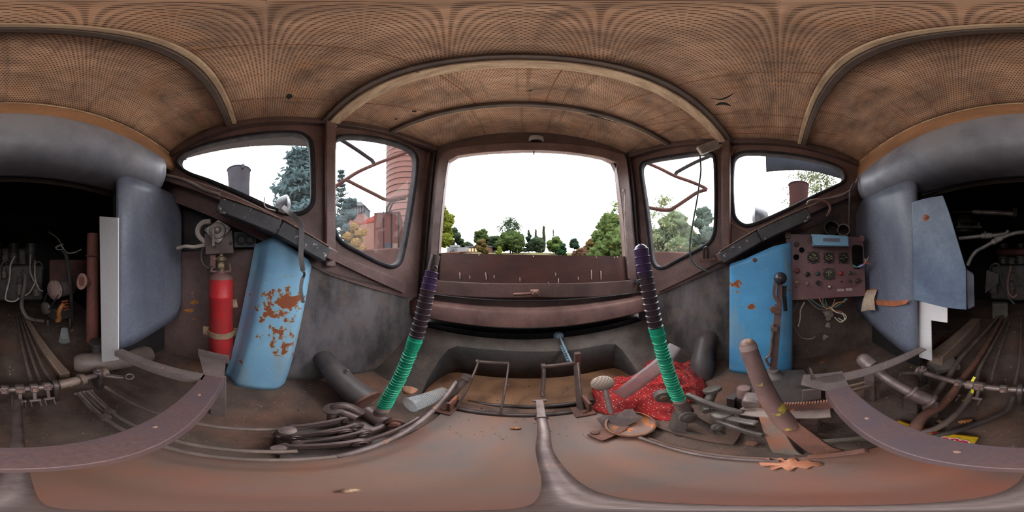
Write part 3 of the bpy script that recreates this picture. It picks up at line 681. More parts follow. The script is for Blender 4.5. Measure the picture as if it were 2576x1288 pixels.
m = MB(); c = onr(2424,560,1.55); m.lathe(c-V((0,0,.11)), (0,0,1), [(.07,0),(.1,.01),(.1,.08),(.13,.085),(.13,.11),(.09,.115),(.07,.16),(.03,.19)], 24); put(m, 'housing', GREASED, t)
m = MB(); m.bar(onr(2405,572,1.45), onr(2470,572,1.45), .05, .022); put(m, 'arm', GREASED, t, bevel=.004)
for px in (2412, 2462):
    m = MB(); m.lathe(onr(px, 568, 1.44), (0,0,1), [(.012,0),(.014,.02),(.008,.022),(.008,.03)], 6); put(m, 'bolt', GREASE, t)
t = thing('side_box', 'tapering dark sheet box behind the two grey pipes', 'box', onr(2495, 730, 1.7))
m = MB(); m.plate([onr(2482,680,1.8), onr(2515,690,1.8), onr(2512,712,1.8), onr(2478,738,1.8)], (-.4,.9,0), .2); put(m, 'body', GREASED, t)
hose('coolant_hose', 'black hose curling beside the tapering sheet box', 'hose', [onr(2515,684,1.72), onr(2520,710,1.7), onr(2535,745,1.68), onr(2552,765,1.66)], .012, HOSE)
hose('coolant_hose', 'pale red hose hooked below the engine filter', 'hose', [onr(2543,668,1.7), onr(2536,700,1.7), onr(2536,735,1.68), onr(2548,748,1.66), onr(2558,740,1.66)], .014, paint('pinkish_hose', (118, 84, 78), (84, 64, 60), None, 9, .7, .6))
# lumber and plates on the bay floor
TIMBER = paint('grey_brown_timber', (112, 92, 80), (80, 66, 58), (60, 50, 45), 4, .66, .8, stretch=(5, .6, 5), k=2.5)
def beam(label, p0, p1, w, h, mat=TIMBER, name='timber_beam'):
    p0, p1 = V(p0), V(p1); p0.z = p1.z = h/2; m = MB(); m.bar(p0, p1, w, h); return tag(obj(name, m, mat, bevel=.005), label, 'beam')
beam('long squared timber lying beside the thin floor rods in the engine bay', onz(64,796,.05), onz(164,944,.03), .055, .05)
beam('thick brown plank lying under the blue hatch plate', onz(2455,805,.1), onz(2352,905,.08), .09, .12)
m = MB(); p = onz(2515,800,.0); m.box((p.x, p.y, .10), (.18,.10,.20), Euler((0,0,.3))); tag(obj('timber_block', m, paint('grey_green_block', (88, 82, 76), (64, 60, 56), None, 6, .7, .8), bevel=.012), 'rounded grey block standing at the far end of the plank', 'block')
m = MB(); m.plate([onz(2332,912,.045), onz(2355,932,.045), onz(2416,918,.045), onz(2396,896,.045)], (0,0,1), .04); tag(obj('foot_plate', m, paint('grey_flat_plate', (120, 112, 108), (92, 84, 82), (90, 70, 60), 8, .7, .5, .2), bevel=.002), 'flat grey steel plate on the floor below the white bracket', 'plate')
t = thing('air_tank', 'short round-ended steel air tank lying below the white strip', 'tank', onz(230, 945, 0))
a, b_ = onr(183, 925, .86), onr(300, 895, .90); d = (b_-a).normalized(); m = MB()
m.lathe(V((a.x,a.y,.085)), V((d.x,d.y,0)), [(.02,0),(.045,.006),(.062,.03),(.066,.06),(.066,.42),(.05,.45)], 28); put(m, 'shell', paint('grey_brown_tank', (104, 90, 82), (74, 62, 58), (58, 50, 47), 6, .68, .55), t)
m = MB(); q = onr(246, 885, .92); m.lathe((q.x, q.y, .13), (0,0,1), [(.035,0),(.035,.07),(.05,.075),(.05,.09),(.02,.092)], 18); put(m, 'neck', GREASED, t)
# cup upside down on the bay floor
def plastic(name, tint, fac, body=(.8,.84,.86,1)):
    t = NT(name); out = t.t.nodes['Material Output']; tr = t.n('BsdfTransparent'); tr.inputs[0].default_value = tint
    b_ = t.b; b_.inputs['Base Color'].default_value = body; b_.inputs['Roughness'].default_value = .12
    lw = t.n('LayerWeight'); lw.inputs['Blend'].default_value = .35
    f = t.math('MULTIPLY_ADD', lw.outputs['Facing'], .55); f.node.inputs[2].default_value = fac
    x = t.n('MixShader'); t.l(f, x.inputs[0]); t.l(tr.outputs[0], x.inputs[1]); t.l(b_.outputs[0], x.inputs[2]); t.l(x.outputs[0], out.inputs['Surface']); return t.m
CLEAR = plastic('clear_plastic', (.93,.95,.96,1), .14)
def cup(name, label, base, axis, r0, r1, h, ribs):
    m = MB(); pr_ = [(.001,0),(r0,0)]
    for k in range(ribs*2): 
        f = (k+1)/(ribs*2+1)*.8; pr_.append((r0+(r1-r0)*f+(.0012 if k%2 else -.0008), h*f))
    pr_ += [(r1*.97, h*.85), (r1, h*.98), (r1+.003, h), (r1+.002, h+.003), (r1-.001, h)]
    m.lathe(base, axis, pr_, 36, cap=False); o = obj(name, m, CLEAR); return tag(o, label, 'cup')
q = onz(162, 858, 0.0); cup('plastic_cup', 'clear plastic cup upside down on the engine bay floor by the pump', (q.x, q.y, .125), (0,0,-1), .027, .044, .122, 2)
# long rods over the bay floor
ROD = paint('brown_oiled_rod', (100, 86, 78), (70, 60, 56), (118, 84, 66), 8, .66, .5, .25, k=2.7)
def rod(label, pts, r, mat=ROD, name='control_rod', cat='rod', group=None):
    m = MB(); m.tube(smooth_path([V(p) for p in pts], 5), r, 10); o = obj(name, m, mat); return tag(o, label, cat, group)
zz = .045
rod('thin rod on the bay floor, outermost left of the rear-floor rods under the shaft', [onz(42,790,.03), onz(52,850,.04), onz(78,955,.05)], .010)
rod('thin rod on the bay floor, next to the outermost and steeper', [onz(47,788,.03), onz(70,870,.04), onz(100,955,.05)], .010)
rod('curved brown rod between the thin floor rods and the squared timber', [onz(52,786,.03), onz(88,880,.05), onz(108,925,.06), onz(135,965,.08)], .009)
rod('thickest brown pipe crossing the rear floor, bent down at its front end', [onz(2522,795,.05), onz(2440,930,.06), onz(2400,985,.07), onz(2360,1025,.07), onz(2325,1045,.07), onz(2306,1070,.05), onz(2295,1100,.02)], .019, RUST, 'drain_pipe', 'pipe')
rod('brown pipe nearest the plank, passing behind the rear shaft', [onz(2512,795,.045), onz(2430,885,.05), onz(2385,950,.05), onz(2345,1000,.05)], .015, ROD, 'floor_pipe', 'pipe')
rod('thin pipe hugging the thick bent pipe on its far side', [onz(2536,792,.03), onz(2478,900,.035), onz(2455,960,.04), onz(2428,1015,.05), onz(2370,1070,.05), onz(2310,1090,.04)], .012, ROD, 'floor_pipe', 'pipe')
rod('slim straight rod in the middle of the rear floor pipes', [onz(2545,792,.03), onz(2512,890,.035), onz(2492,965,.06)], .009)
rod('slim rod with a joint collar right of the pipe bundle', [onz(2568,800,.03), onz(2566,890,.04), onz(2552,970,.08)], .009)
rod('dark grey hose sweeping forward from the shaft across the dirt', [onz(2548,1000,.05), onz(2535,1030,.03), onz(2480,1058,.025), onz(2400,1085,.025), onz(2340,1100,.025)], .013, STEELD, 'floor_hose', 'hose')
# cross shaft with clamps, arms and brackets
SH0, SH1 = V((-.37, -.625, .105)), V((.475, -.575, .105))
t = thing('cross_shaft', 'rusty cross shaft with clamped lever arms spanning the engine opening', 'shaft', (.05, -.6, 0))
m = MB(); m.cyl(SH0, SH1, .015, .015, 18); put(m, 'shaft', STEEL, t)
sd = (SH1-SH0).normalized()
def onshaft(px):
    a = az(px % 2576); # plan intersection of the sight line with the shaft
    dx, dy = sin(a), cos(a); p, q = SH0, SH1; den = (q.x-p.x)*dy-(q.y-p.y)*dx; k = (p.y*dx-p.x*dy)/den
    return p+(q-p)*k
FORK = STEEL
for px, w, r, arm in ((12,.030,.026,0),(50,.034,.027,1),(85,.032,.026,1),(118,.030,.024,1),(2415,.030,.026,1),(2465,.040,.026,1),(2526,.030,.022,0)):
    c = onshaft(px); m = MB(); m.cyl(c-sd*w/2, c+sd*w/2, r, r, 18); m.box(c+V((0,.012,.022)), (w*.9,.02,.022)); put(m, 'clamp', FORK, t, bevel=.003)
    m = MB(); m.lathe(c+V((0,.024,.012)), (0,1,.3), [(.010,0),(.010,.008),(.006,.009),(.006,.014)], 6); put(m, 'clamp_bolt', paint('ruddy_bolt', (132, 100, 88), (96, 74, 68), None, 20, .7, .6), t)
    if arm:
        m = MB(); e = c+V((0,.035,-.065)); m.bar(c+V((0,.01,-.015)), e, .014, .010); m.cyl(e-sd*.022, e+sd*.022, .009, .009, 12)
        m.bar(e+sd*.016, e+sd*.016+V((0,.035,-.015)), .006, .014); m.bar(e-sd*.016, e-sd*.016+V((0,.035,-.015)), .006, .014); put(m, 'lever_arm', FORK, t, bevel=.002)
for px0, px1, r in ((148,196,.026),(200,212,.034),(2432,2450,.024),(2310,2324,.030),(252,268,.026)):
    m = MB(); m.cyl(onshaft(px0), onshaft(px1), r, r*.92, 20); put(m, 'sleeve', paint('pale_rusty_sleeve', (126, 108, 96), (94, 78, 70), (136, 84, 62), 16, .68, .55, .2), t)
for px in (138, 246, 2322, 2566):
    c = onshaft(px); m = MB(); m.box((c.x, c.y, c.z/2-.005), (.018,.055,c.z+.01)); m.lathe(c-V((.011,0,0)), (1,0,0), [(.02,0),(.034,0),(.034,.022),(.02,.022)], 20); put(m, 'bracket', STEELD, t, bevel=.004)
e = V(SH0); m = MB(); m.bar(e, e+V((-.085,.075,-.012)), .022, .014); m.torus(e+V((-.105,.090,-.008)), (.4,.4,1), .017, .006, 16, 6); m.lathe(e+V((0,0,.01)), (0,0,1), [(.024,0),(.024,.018),(.012,.02),(.012,.03)], 14); put(m, 'end_lever', FORK, t, bevel=.003)
e = V(SH1); m = MB(); m.bar(e, e+V((.09,.05,-.03)), .018, .016); m.bar(e+V((.09,.05,-.03)), e+V((.10,.055,-.08)), .016, .014); m.lathe(e+V((0,0,.008)), (0,0,1), [(.022,0),(.022,.022),(.01,.024),(.01,.036)], 14); put(m, 'end_lever', FORK, t, bevel=.003)
# yellow strap tied to the shaft
YEL = paint('yellow_tape', (222, 196, 44), (196, 168, 40), None, 14, .7, .5)
m = MB(); m.ribbon([onr(2452,948,.66), onr(2446,958,.645), onr(2449,975,.63), onr(2444,992,.62), onr(2430,1008,.615), onr(2420,1007,.615)], .012, .002, (0, 1, .3)); tag(obj('tape_strip', m, YEL), 'bright yellow strip of tape tangled on the rear shaft', 'tape')

# second short shaft by the right-hand pillar
t = thing('pivot_shaft', 'short grey pivot shaft between two brackets below the seat rail', 'shaft', (.55, -.35, 0))
a, b_ = onr(2188, 918, .62), onr(2340, 1010, .50); m = MB(); m.cyl(a, b_, .022, .022, 18); put(m, 'shaft', STEEL, t)
d = (b_-a).normalized()
m = MB(); m.cyl(a-d*.03, a+d*.01, .034, .034, 20); m.ball(a-d*.03, .034, (1,1,1)); put(m, 'end_cap', STEEL, t)
m = MB(); m.cyl(b_-d*.075, b_, .030, .030, 20); put(m, 'sleeve', STEEL, t)
for q in (b_-d*.075, b_):
    m = MB(); m.bar(q, V((q.x, q.y, 0)), .012, .05, (d.x, d.y, 0)); m.cyl(q-d*.007, q+d*.007, .036, .036, 20); put(m, 'bracket', STEEL, t, bevel=.003)
m = MB(); m.bar(a+d*.0, V((a.x, a.y, 0)), .012, .05, (d.x, d.y, 0)); put(m, 'bracket', STEEL, t, bevel=.003)
# ------------------------------------------------------------------ left side of the cab
BLUE = None
def blue_paint(name, patches, c1=(126, 172, 204), c2=(108, 150, 182)):
    t = NT(name); g = t.n('NewGeometry')
    f = t.noise(5, 6); fine = t.noise(40, 4); st = t.noise(6, 6, stretch=(1.5, 1.5, .35))
    col = t.mix(t.ramp(f, .35, .68), C4(c1, 1.6), C4(c2, 1.6))
    col = t.mix(t.math('MULTIPLY', t.ramp(st, .52, .72), .7), col, C4((142, 158, 162), 1.5))
    col = t.mix(t.math('MULTIPLY', t.ramp(fine, .62, .72), .5), col, C4((160, 178, 186), 1.5))
    r = t.noise(24, 9, rough=.60)
    # flaked rust where the paint has come off in one area
    tot = None
    for (c, rad, amt) in patches:
        vm = t.n('VectorMath'); vm.operation = 'DISTANCE'; t.l(g.outputs['Position'], vm.inputs[0]); vm.inputs[1].default_value = c
        q = t.math('MULTIPLY', t.math('SUBTRACT', 1.0, t.math('MINIMUM', t.math('DIVIDE', vm.outputs['Value'], rad), 1.0)), amt)
        tot = q if tot is None else t.math('ADD', tot, q)
    h = t.math('ADD', r, tot) if tot is not None else r
    col = t.mix(t.ramp(h, .66, .675), col, C4((150, 140, 112), 1.5)); col = t.mix(t.ramp(h, .685, .70), col, C4((120, 66, 44), K))
    t.l(col, t.b.inputs['Base Color']); t.b.inputs['Roughness'].default_value = .42
    t.bump(t.math('SUBTRACT', f, t.ramp(h, .66, .70)), .002, .4); return t.m
def bent_sheet(path, lean, tops, z0=0.0, n=7):
    P = smooth_path([V((x, y, z0)) for x, y in path], n); N = len(P)-1; L = [0]
    for a, b in zip(P, P[1:]): L.append(L[-1]+(b-a).length)
    rows = []
    for i in range(25):
        r = []
        for j, p in enumerate(P):
            f = L[j]/L[-1]; tp = tops[-1][1]
            for (a, za), (b, zb_) in zip(tops, tops[1:]):
                if a <= f <= b: tp = za+(zb_-za)*(f-a)/(b-a); break
            r.append(p+V(lean)*(tp-z0)*(i/24)+V((0, 0, (tp-z0)*i/24)))
        rows.append(r)
    m = MB(); m.grid(rows); return m
t = thing('column_cover', 'leaning blue bent-sheet column cover with flaking rust beside the fire extinguisher', 'cover', (-.74, -.04, 0))
cR = onx(700, 790, -.71)
put(bent_sheet([(-.81,-.215),(-.788,-.186),(-.748,-.160),(-.717,-.127),(-.702,-.04),(-.700,.03),(-.712,.055),(-.745,.078)], (-.02, .19, 0), [(0,.81),(.42,.84),(.55,.80),(1,.70)]), 'sheet', blue_paint('blue_paint_rusting', [(tuple(onx(694,790,-.70)), .16, .22), (tuple(onx(715,880,-.70)), .14, .19), (tuple(onx(600,915,-.72)), .05, .2), (tuple(onx(735,760,-.71)), .10, .2)]), t, solid=.004, smooth=60)
m = MB(); p = onx(722, 645, -.725); m.lathe(p, (1,0,.1), [(.009,0),(.009,.005),(.004,.006)], 14); put(m, 'screw', BLACK, t)
t = thing('column_cover', 'upright blue sheet column cover behind the ball-knob shift lever', 'cover', (.84, .1, 0))
put(bent_sheet([(.86,.27),(.842,.262),(.835,.235),(.832,.13),(.835,.02),(.845,-.035),(.875,-.065),(.93,-.075)], (.015, .0, 0), [(0,.70),(.25,.735),(.6,.80),(1,.84)]), 'sheet', blue_paint('blue_paint_streaked', [(tuple(onx(1852,720,.84)), .06, .24), (tuple(onx(1885,860,.84)), .03, .22), (tuple(onx(1890,770,.84)), .05, .2)], (84, 154, 204), (74, 134, 178)), t, solid=.004, smooth=60)
m = MB(); p = onx(1899, 654, .845); m.lathe(p+V((.004,0,0)), (-1,0,0), [(.014,0),(.014,.006),(.008,.012)], 16); put(m, 'bolt', RUST, t)

# padded ledges
PADM = paint('worn_black_vinyl', (58, 57, 60), (38, 37, 40), (136, 130, 128), 12, .60, .5, chip_scale=26)
EDGEW = paint('splintered_wood_edge', (112, 86, 72), (80, 62, 54), (150, 126, 108), 20, .64, .8)
def pad(label, xs, xe, pts, side):
    t = thing('padded_ledge', label, 'ledge', onx(pts[0][0], pts[0][1], xs)); 
    for (a, b_) in zip(pts, pts[1:]):
        p, q = onx(a[0], a[1], xs), onx(b_[0], b_[1], xs); w = .10; c = V((side*w/2, 0, 0))
        m = MB(); m.bar(p+c-V((0,0,.004)), q+c-V((0,0,.004)), w, .064); put(m, 'pad', PADM, t, bevel=.005)
        m = MB(); m.bar(p+c+V((0,.01,.033)), q+c+V((0,.004,.033)), w+.005, .007); put(m, 'board_edge', EDGEW, t, bevel=.002)
    return t
pad('black padded ledge under the window above the fire extinguisher', -.645, 0, [(548,511),(703,570),(826,640)], -1)
pad('black padded ledge under the window above the instrument panel', .815, 0, [(2038,535),(1910,592),(1812,648)], 1)
# strap hanging over the left ledge
STRAP = paint('grey_ribbon', (108, 104, 104), (80, 76, 78), None, 10, .7, .5)
m = MB(); P = [onr(712,520,.72), onr(728,535,.66), onr(748,552,.635), onr(757,566,.625), onr(759,600,.625), onr(757,640,.63), onr(761,675,.63), onr(766,690,.63), onr(760,705,.63), onr(757,730,.63), onr(763,762,.63)]
P = smooth_path(P, 5); m.ribbon(P, [.020 if i < 32 else .014 for i in range(len(P))], .0016, lambda i: (P[i]*-1).normalized()+V((0,0,.6 if i < 14 else .02)) if not 32 < i < 38 else V((-.3,.6,0))); tag(obj('webbing_strap', m, STRAP), 'grey webbing strap dangling over the black ledge onto the blue cover', 'strap')
m = MB(); p = onr(708, 528, .745); m.plate([onr(700,532,.75), onr(706,516,.75), onr(722,520,.75), onr(716,538,.74)], -p.normalized(), .003); tag(obj('sheet_clip', m, STRAP), 'small grey sheet clip on the rubber seal above the black ledge', 'clip')
hose('loose_wire', 'short stiff wire hook on the window sill above the black ledge', 'wire', [onr(665,497,.77), onr(665,515,.76), onr(672,524,.75), onr(692,530,.72)], .003, PALEW)
hose('sill_cable', 'grey cable lying along the sill under the teardrop window by the extinguisher', 'cable', [PLW(418,441,.085), PLW(450,448,.085), PLW(485,462,.085), PLW(515,478,.085), PLW(552,489,.085)], .008, paint('dusty_cable', (120, 108, 98), (90, 80, 74), None, 14, .7, .7))

# fire extinguisher
fx = onr(556, 700, .86); X0, Y0 = fx.x, fx.y; dr = V((-X0, -Y0, 0)).normalized(); sx = V((dr.y, -dr.x, 0))
REDP = paint('scuffed_red_paint', (186, 42, 46), (146, 52, 52), (112, 72, 66), 10, .62, .4, k=1.6)
t = thing('fire_extinguisher', 'scuffed red fire extinguisher clamped upright to the brown wall panel', 'extinguisher', (X0, Y0, .13))
c = V((X0, Y0, 0)); m = MB(); m.lathe(c+V((0,0,.13)), (0,0,1), [(.045,0),(.058,.006),(.0625,.02),(.063,.40),(.0645,.402),(.0645,.412),(.063,.415),(.063,.50)], 32); put(m, 'cylinder', REDP, t, smooth=50)
DUST = paint('dusty_red_brown', (116, 84, 78), (92, 70, 66), (140, 56, 54), 12, .68, .7)
m = MB(); m.lathe(c+V((0,0,.63)), (0,0,1), [(.0645,0),(.060,.012),(.045,.024),(.025,.032),(.022,.04)], 32); put(m, 'shoulder', DUST, t)
BRASS = paint('dirty_brass', (134, 116, 92), (98, 84, 70), (84, 66, 56), 18, .66, .45, .5)
m = MB(); m.lathe(c+V((0,0,.66)), (0,0,1), [(.018,0),(.018,.06),(.024,.065),(.024,.085),(.012,.09),(.012,.12),(.016,.125),(.016,.135),(.006,.137)], 20); m.lathe(c+V((0,0,.70))+dr*.01, dr, [(.016,0),(.018,.02),(.014,.024),(.014,.03),(.006,.031)], 16); put(m, 'valve', BRASS, t)
m = MB(); m.bar(c+V((0,0,.735))-sx*.03, c+V((0,0,.735))+sx*.045, .02, .008); m.bar(c+V((0,0,.765))-sx*.01, c+V((0,0,.765))+sx*.05, .03, .006); put(m, 'handle', BRASS, t, bevel=.002)
m = MB(); m.box(c+V((0,0,.72))+sx*.042, (.012,.03,.07)); m.bar(c+V((0,0,.668))-sx*.05, c+V((0,0,.668))+sx*.05, .012, .012); m.bar(c+V((0,0,.67))-sx*.05, c+V((0,0,.71))-sx*.045, .012, .01); m.bar(c+V((0,0,.665))+sx*.055, c+V((0,0,.70))+sx*.04, .012, .01); put(m, 'yoke', DUST, t, bevel=.002)
m = MB(); m.tube(smooth_path([c+V((0,0,.70))+sx*.03, c+V((0,0,.69))+sx*.075, c+V((0,0,.73))+sx*.105, c+V((0,0,.79))+sx*.095, c+V((0,0,.82))+sx*.05], 6), .007, 10); put(m, 'hose', HOSE, t)
m = MB(); z = .32
for rr in (.066,): m.lathe(c+V((0,0,z-.018)), (0,0,1), [(rr,0),(rr+.004,.003),(rr+.004,.033),(rr,.036)], 32, cap=False)
m.box(c+V((0,0,z))-sx*.085+dr*.005, (.03,.04,.034)); m.box(c+V((0,0,z+.004))+sx*.078+dr*-.005, (.014,.03,.05)); put(m, 'clamp_band', paint('chipped_band', (140, 118, 92), (104, 80, 66), (190, 176, 164), 12, .6, .6), t, solid=.002)
for zz_ in (z, .60):
    m = MB(); m.box(c-dr*.07+V((0,0,zz_)), (.05,.05,.05)); put(m, 'wall_mount', BROWN_DARK, t)
m = MB(); m.box(c+V((0,0,.495))-sx*.072+dr*.01, (.010,.022,.045), Euler((.2,0,-.3))); put(m, 'tag', paint('tan_tag', (180, 164, 146), (130, 100, 82), None, 30, .6, .8), t, label='pale tag on a string')
# rust patches on the kick panel
rnd = random.Random(8); Pk = Plane((-.905, 0, 0), (1, -.04, 0)); m = MB()
for px, py, w, h in ((489,761,13,6),(476,781,14,5),(484,737,3,3),(485,745,2,2),(487,803,5,2)):
    m.plate([Pk(px+w*cos(a)*rnd.uniform(.7,1.15), py+h*sin(a)*rnd.uniform(.6,1.2), .002) for a in [2*pi*q/12 for q in range(12)]], Pk.n, .002)
struct('trim_85', m, paint('orange_rust_patch', (168, 112, 52), (128, 82, 48), None, 40, .6, .9))
# battery switch with plate, socket box
Q = Plane((-.86, 0, 0), (1, .25, 0)); ALLOY = paint('cast_alloy', (142, 136, 130), (104, 98, 94), (86, 76, 72), 16, .66, .45, .5)
t = thing('battery_switch', 'diamond-shaped cast alloy switch with hanging lever on a brown plate', 'switch', Q(547, 600))
m = MB(); m.plate([Q(514,588), Q(540,580), Q(584,580), Q(588,637), Q(517,640)], Q.n, .012); put(m, 'mounting_plate', paint('brown_plate', (92, 74, 70), (70, 56, 53), None, 9, .7, .5), t, bevel=.002)
DI = [(546,555),(553,556),(577,570),(578,577),(563,596),(552,610),(541,608),(518,583),(516,577)]
m = MB(); m.plate(smooth_path([Q(x,y,.016) for x, y in DI], 3, True), Q.n, .018); m.lathe(Q(547,580,.016), Q.n, [(.045,0),(.040,.010),(.018,.014),(.014,.03),(.009,.034)], 24); put(m, 'body', ALLOY, t, bevel=.003)
for x, y in ((520,577),(573,574),(548,604)):
    m = MB(); m.lathe(Q(x,y,.016), Q.n, [(.007,0),(.007,.004),(.004,.006)], 10); put(m, 'bolt', ALLOY, t)
m = MB(); m.bar(Q(536,572,.045), Q(537,621,.045), .016, .010, Q.n); put(m, 'lever', STEEL, t, bevel=.003)
m = MB(); m.lathe(Q(580,612,.0), Q.n, [(.009,0),(.008,.005),(.003,.006)], 12); put(m, 'screw', BLACK, t)
hose('thick_cable', 'thick pale cable curling behind the alloy battery switch', 'cable', [Q(530,557,-.015), Q(510,560,-.02), Q(498,575,-.02), Q(499,592,-.02), Q(512,606,-.02), Q(520,612,-.02)], .014, PALEW)
hose('thick_cable', 'pair of pale cables running along the wall top beside the grey pillar', 'cable', [Q(446,625,-.02), Q(465,620,-.01), Q(490,621,-.005), Q(515,616,-.012)], .010, PALEW)
t = thing('socket_box', 'dark box with two round sockets under the black ledge', 'socket', Q(615, 605))
m = MB(); m.plate([Q(589,583,.0), Q(644,586,.0), Q(644,621,.0), Q(590,622,.0)], Q.n, .03); put(m, 'box', paint('blue_green_dark', (62, 66, 70), (44, 46, 50), (120, 110, 74), 16, .68, .6), t, bevel=.002)
for x in (607, 630):
    m = MB(); m.torus(Q(x,603,.004), Q.n, .022, .007, 22, 8); m.lathe(Q(x,603,.0), Q.n, [(.018,0),(.018,.004),(.006,.004),(.006,.010)], 20); put(m, 'socket', BLACK, t)
# seat frame: cross bar, two side rails, end plates, legs
SEATM = paint('worn_mauve_grey_steel', (112, 100, 96), (88, 76, 75), (150, 104, 84), 9, .68, .45, .2)
SEATR = paint('purplish_red_worn_steel', (100, 78, 76), (82, 70, 74), (146, 96, 74), 9, .69, .4, .2)
t = thing('seat_frame', 'U-shaped flat-bar seat frame, purplish bar nearest and rails to both pillars', 'frame', (0, -.16, 0))
zf = .30
m = MB(); m.bar((-.47,-.160,zf-.003), (.40,-.150,zf-.003), .066, .006); m.bar((-.47,-.128,zf-.022), (.40,-.119,zf-.022), .005, .040); put(m, 'cross_bar', SEATR, t, bevel=.001)
m = MB(); m.plate([V((-.47,-.193,zf)), V((-.47,-.127,zf)), V((-.60,-.155,zf)), V((-.585,-.26,zf))], (0,0,1), .006); m.box((-.592,-.205,zf+.006), (.006,.13,.045), Euler((0,0,-.12))); put(m, 'end_plate', SEATM, t, bevel=.001)
m = MB(); m.plate([V((.40,-.183,zf)), V((.40,-.117,zf)), V((.445,-.06,zf)), V((.50,-.075,zf)), V((.49,-.20,zf))], (0,0,1), .006)
Xq = Plane((.455,0,0), (-1,0,0)); m.plate([onr(2036,925,.485), onr(2042,930,.48), onr(2066,985,.47), onr(2060,1007,.455), onr(2044,1000,.45)], (-1,.2,0), .006); put(m, 'end_plate', SEATM, t, bevel=.001)
m = MB(); m.bar((-.455,-.185,zf-.003), (-.425,-.55,zf-.003), .040, .006); m.bar((-.436,-.19,zf-.015), (-.406,-.55,zf-.015), .004, .03); put(m, 'side_rail', SEATM, t, bevel=.001)
m = MB(); m.bar((.455,-.12,zf-.003), (.455,-.55,zf-.003), .044, .006); m.bar((.476,-.16,zf-.015), (.474,-.55,zf-.015), .004, .03); put(m, 'side_rail', SEATM, t, bevel=.001)
for x, y in ((-.485,-.15),(.42,-.085)):
    m = MB(); m.box((x, y, zf/2-.004), (.006,.05,zf-.008)); m.box((x-(.02 if x < 0 else -.02), y-.02, zf/2-.004), (.04,.006,zf-.008)); put(m, 'leg', SEATM, t, bevel=.001)
for x, y in ((-.36,-.16),(-.20,-.165),(.08,-.155),(.25,-.15),(-.44,-.33),(.455,-.35)):
    m = MB(); m.lathe((x, y, zf-.001), (0,0,1), [(.005,0),(.005,.002),(.003,.0035)], 10); put(m, 'rivet', paint('orange_rivet', (140, 108, 90), (110, 86, 76), None, 30, .7, .6), t)
# long control rods on the left floor
def lrod(label, x0, y0, x1, y1, z, r, z1=None): rod(label, [(x0,y0,z),((x0+x1)/2,(y0+y1)/2,z),(x1,y1,z if z1 is None else z1)], r, ROD)
lrod('long rod on the left floor, nearest the blue cover', -.365,-.56,-.386,.10,.06,.0085)
lrod('long rod on the left floor, middle of the three under the seat frame', -.285,-.56,-.266,.05,.06,.009)
lrod('longest rod on the left floor, running up to the left pedal', -.25,-.56,-.222,.10,.065,.009)
rod('bright bare rod end rising from the floor to the left pedal bracket', [(-.222,.10,.065),(-.245,.30,.07),(-.262,.60,.115)], .010, STEEL)
for lab, p, q in (('forked rod end joined to the shaft beside the collar ring', (-.285,-.56,.06), (-.275,-.40,.06)), ('slotted rod end of the longest left rod, by the shaft', (-.25,-.56,.065), (-.245,-.38,.065))):
    m = MB(); p, q = V(p), V(q); s_ = (q-p).cross(V((0,0,1))).normalized(); m.bar(p+s_*.012, q+s_*.012, .006, .022); m.bar(p-s_*.012, q-s_*.012, .006, .022); m.box(q, (.034,.03,.024)); m.cyl(p+s_*.022, p-s_*.022, .008); tag(obj('rod_fork', m, STEEL, bevel=.002), lab, 'fork')

# pipes through the floor corner, hose fitting
def elbow(label, pts, r, fl, mat):
    t = thing('corner_duct', label, 'duct', pts[-1]); P = smooth_path(pts, 6); m = MB()
    N = len(P); m.tube(P, [r*(1+.10*abs(noise.noise(p*9))) for p in P], 28); put(m, 'pipe', mat, t, smooth=60)
    if fl:
        m = MB(); d = (P[-1]-P[-2]).normalized(); m.lathe(P[-1]-d*.002, d, [(r*.6,-.0),(r+.008,0),(r+.008,.010),(r*.85,.012),(r*.5,.004)], 28); put(m, 'end_flange', RUST, t)
        q = P[len(P)//2]; m = MB(); m.ball(q+V((-.02,-.01,r)), .009); put(m, 'weld_lump', mat, t); m = MB(); m.ball(q+V((.08,.03,r*.9)), .011, (1,1,.5)); put(m, 'weld_lump', mat, t)
    return t
DUCT = paint('greasy_duct', (78, 70, 69), (50, 46, 47), (110, 84, 70), 7, .66, .45)
elbow('fat black pipe sticking out of the matting beside the green-taped lever', [(-.80,.275,.17),(-.74,.28,.155),(-.60,.30,.105),(-.46,.318,.066)], .056, True, DUCT)
elbow('fat black elbow pipe rising behind the red polka dot cloth', [(.97,.44,.20),(.90,.435,.17),(.84,.42,.12),(.78,.40,.06),(.74,.385,-.03)], .062, False, DUCT)
p = PLF(995, 808, -.045); n = PLF.n; t = thing('hose_fitting', 'black threaded hose socket poking through the dark matting', 'fitting', p)
m = MB(); m.lathe(p-n*.03, n, [(.026,0),(.026,.05),(.016,.052),(.016,.02)], 22, cap=False)
for k in range(3): m.torus(p+n*(-.01+.012*k), n, .026, .005, 22, 6)
put(m, 'collar', BLACK, t)

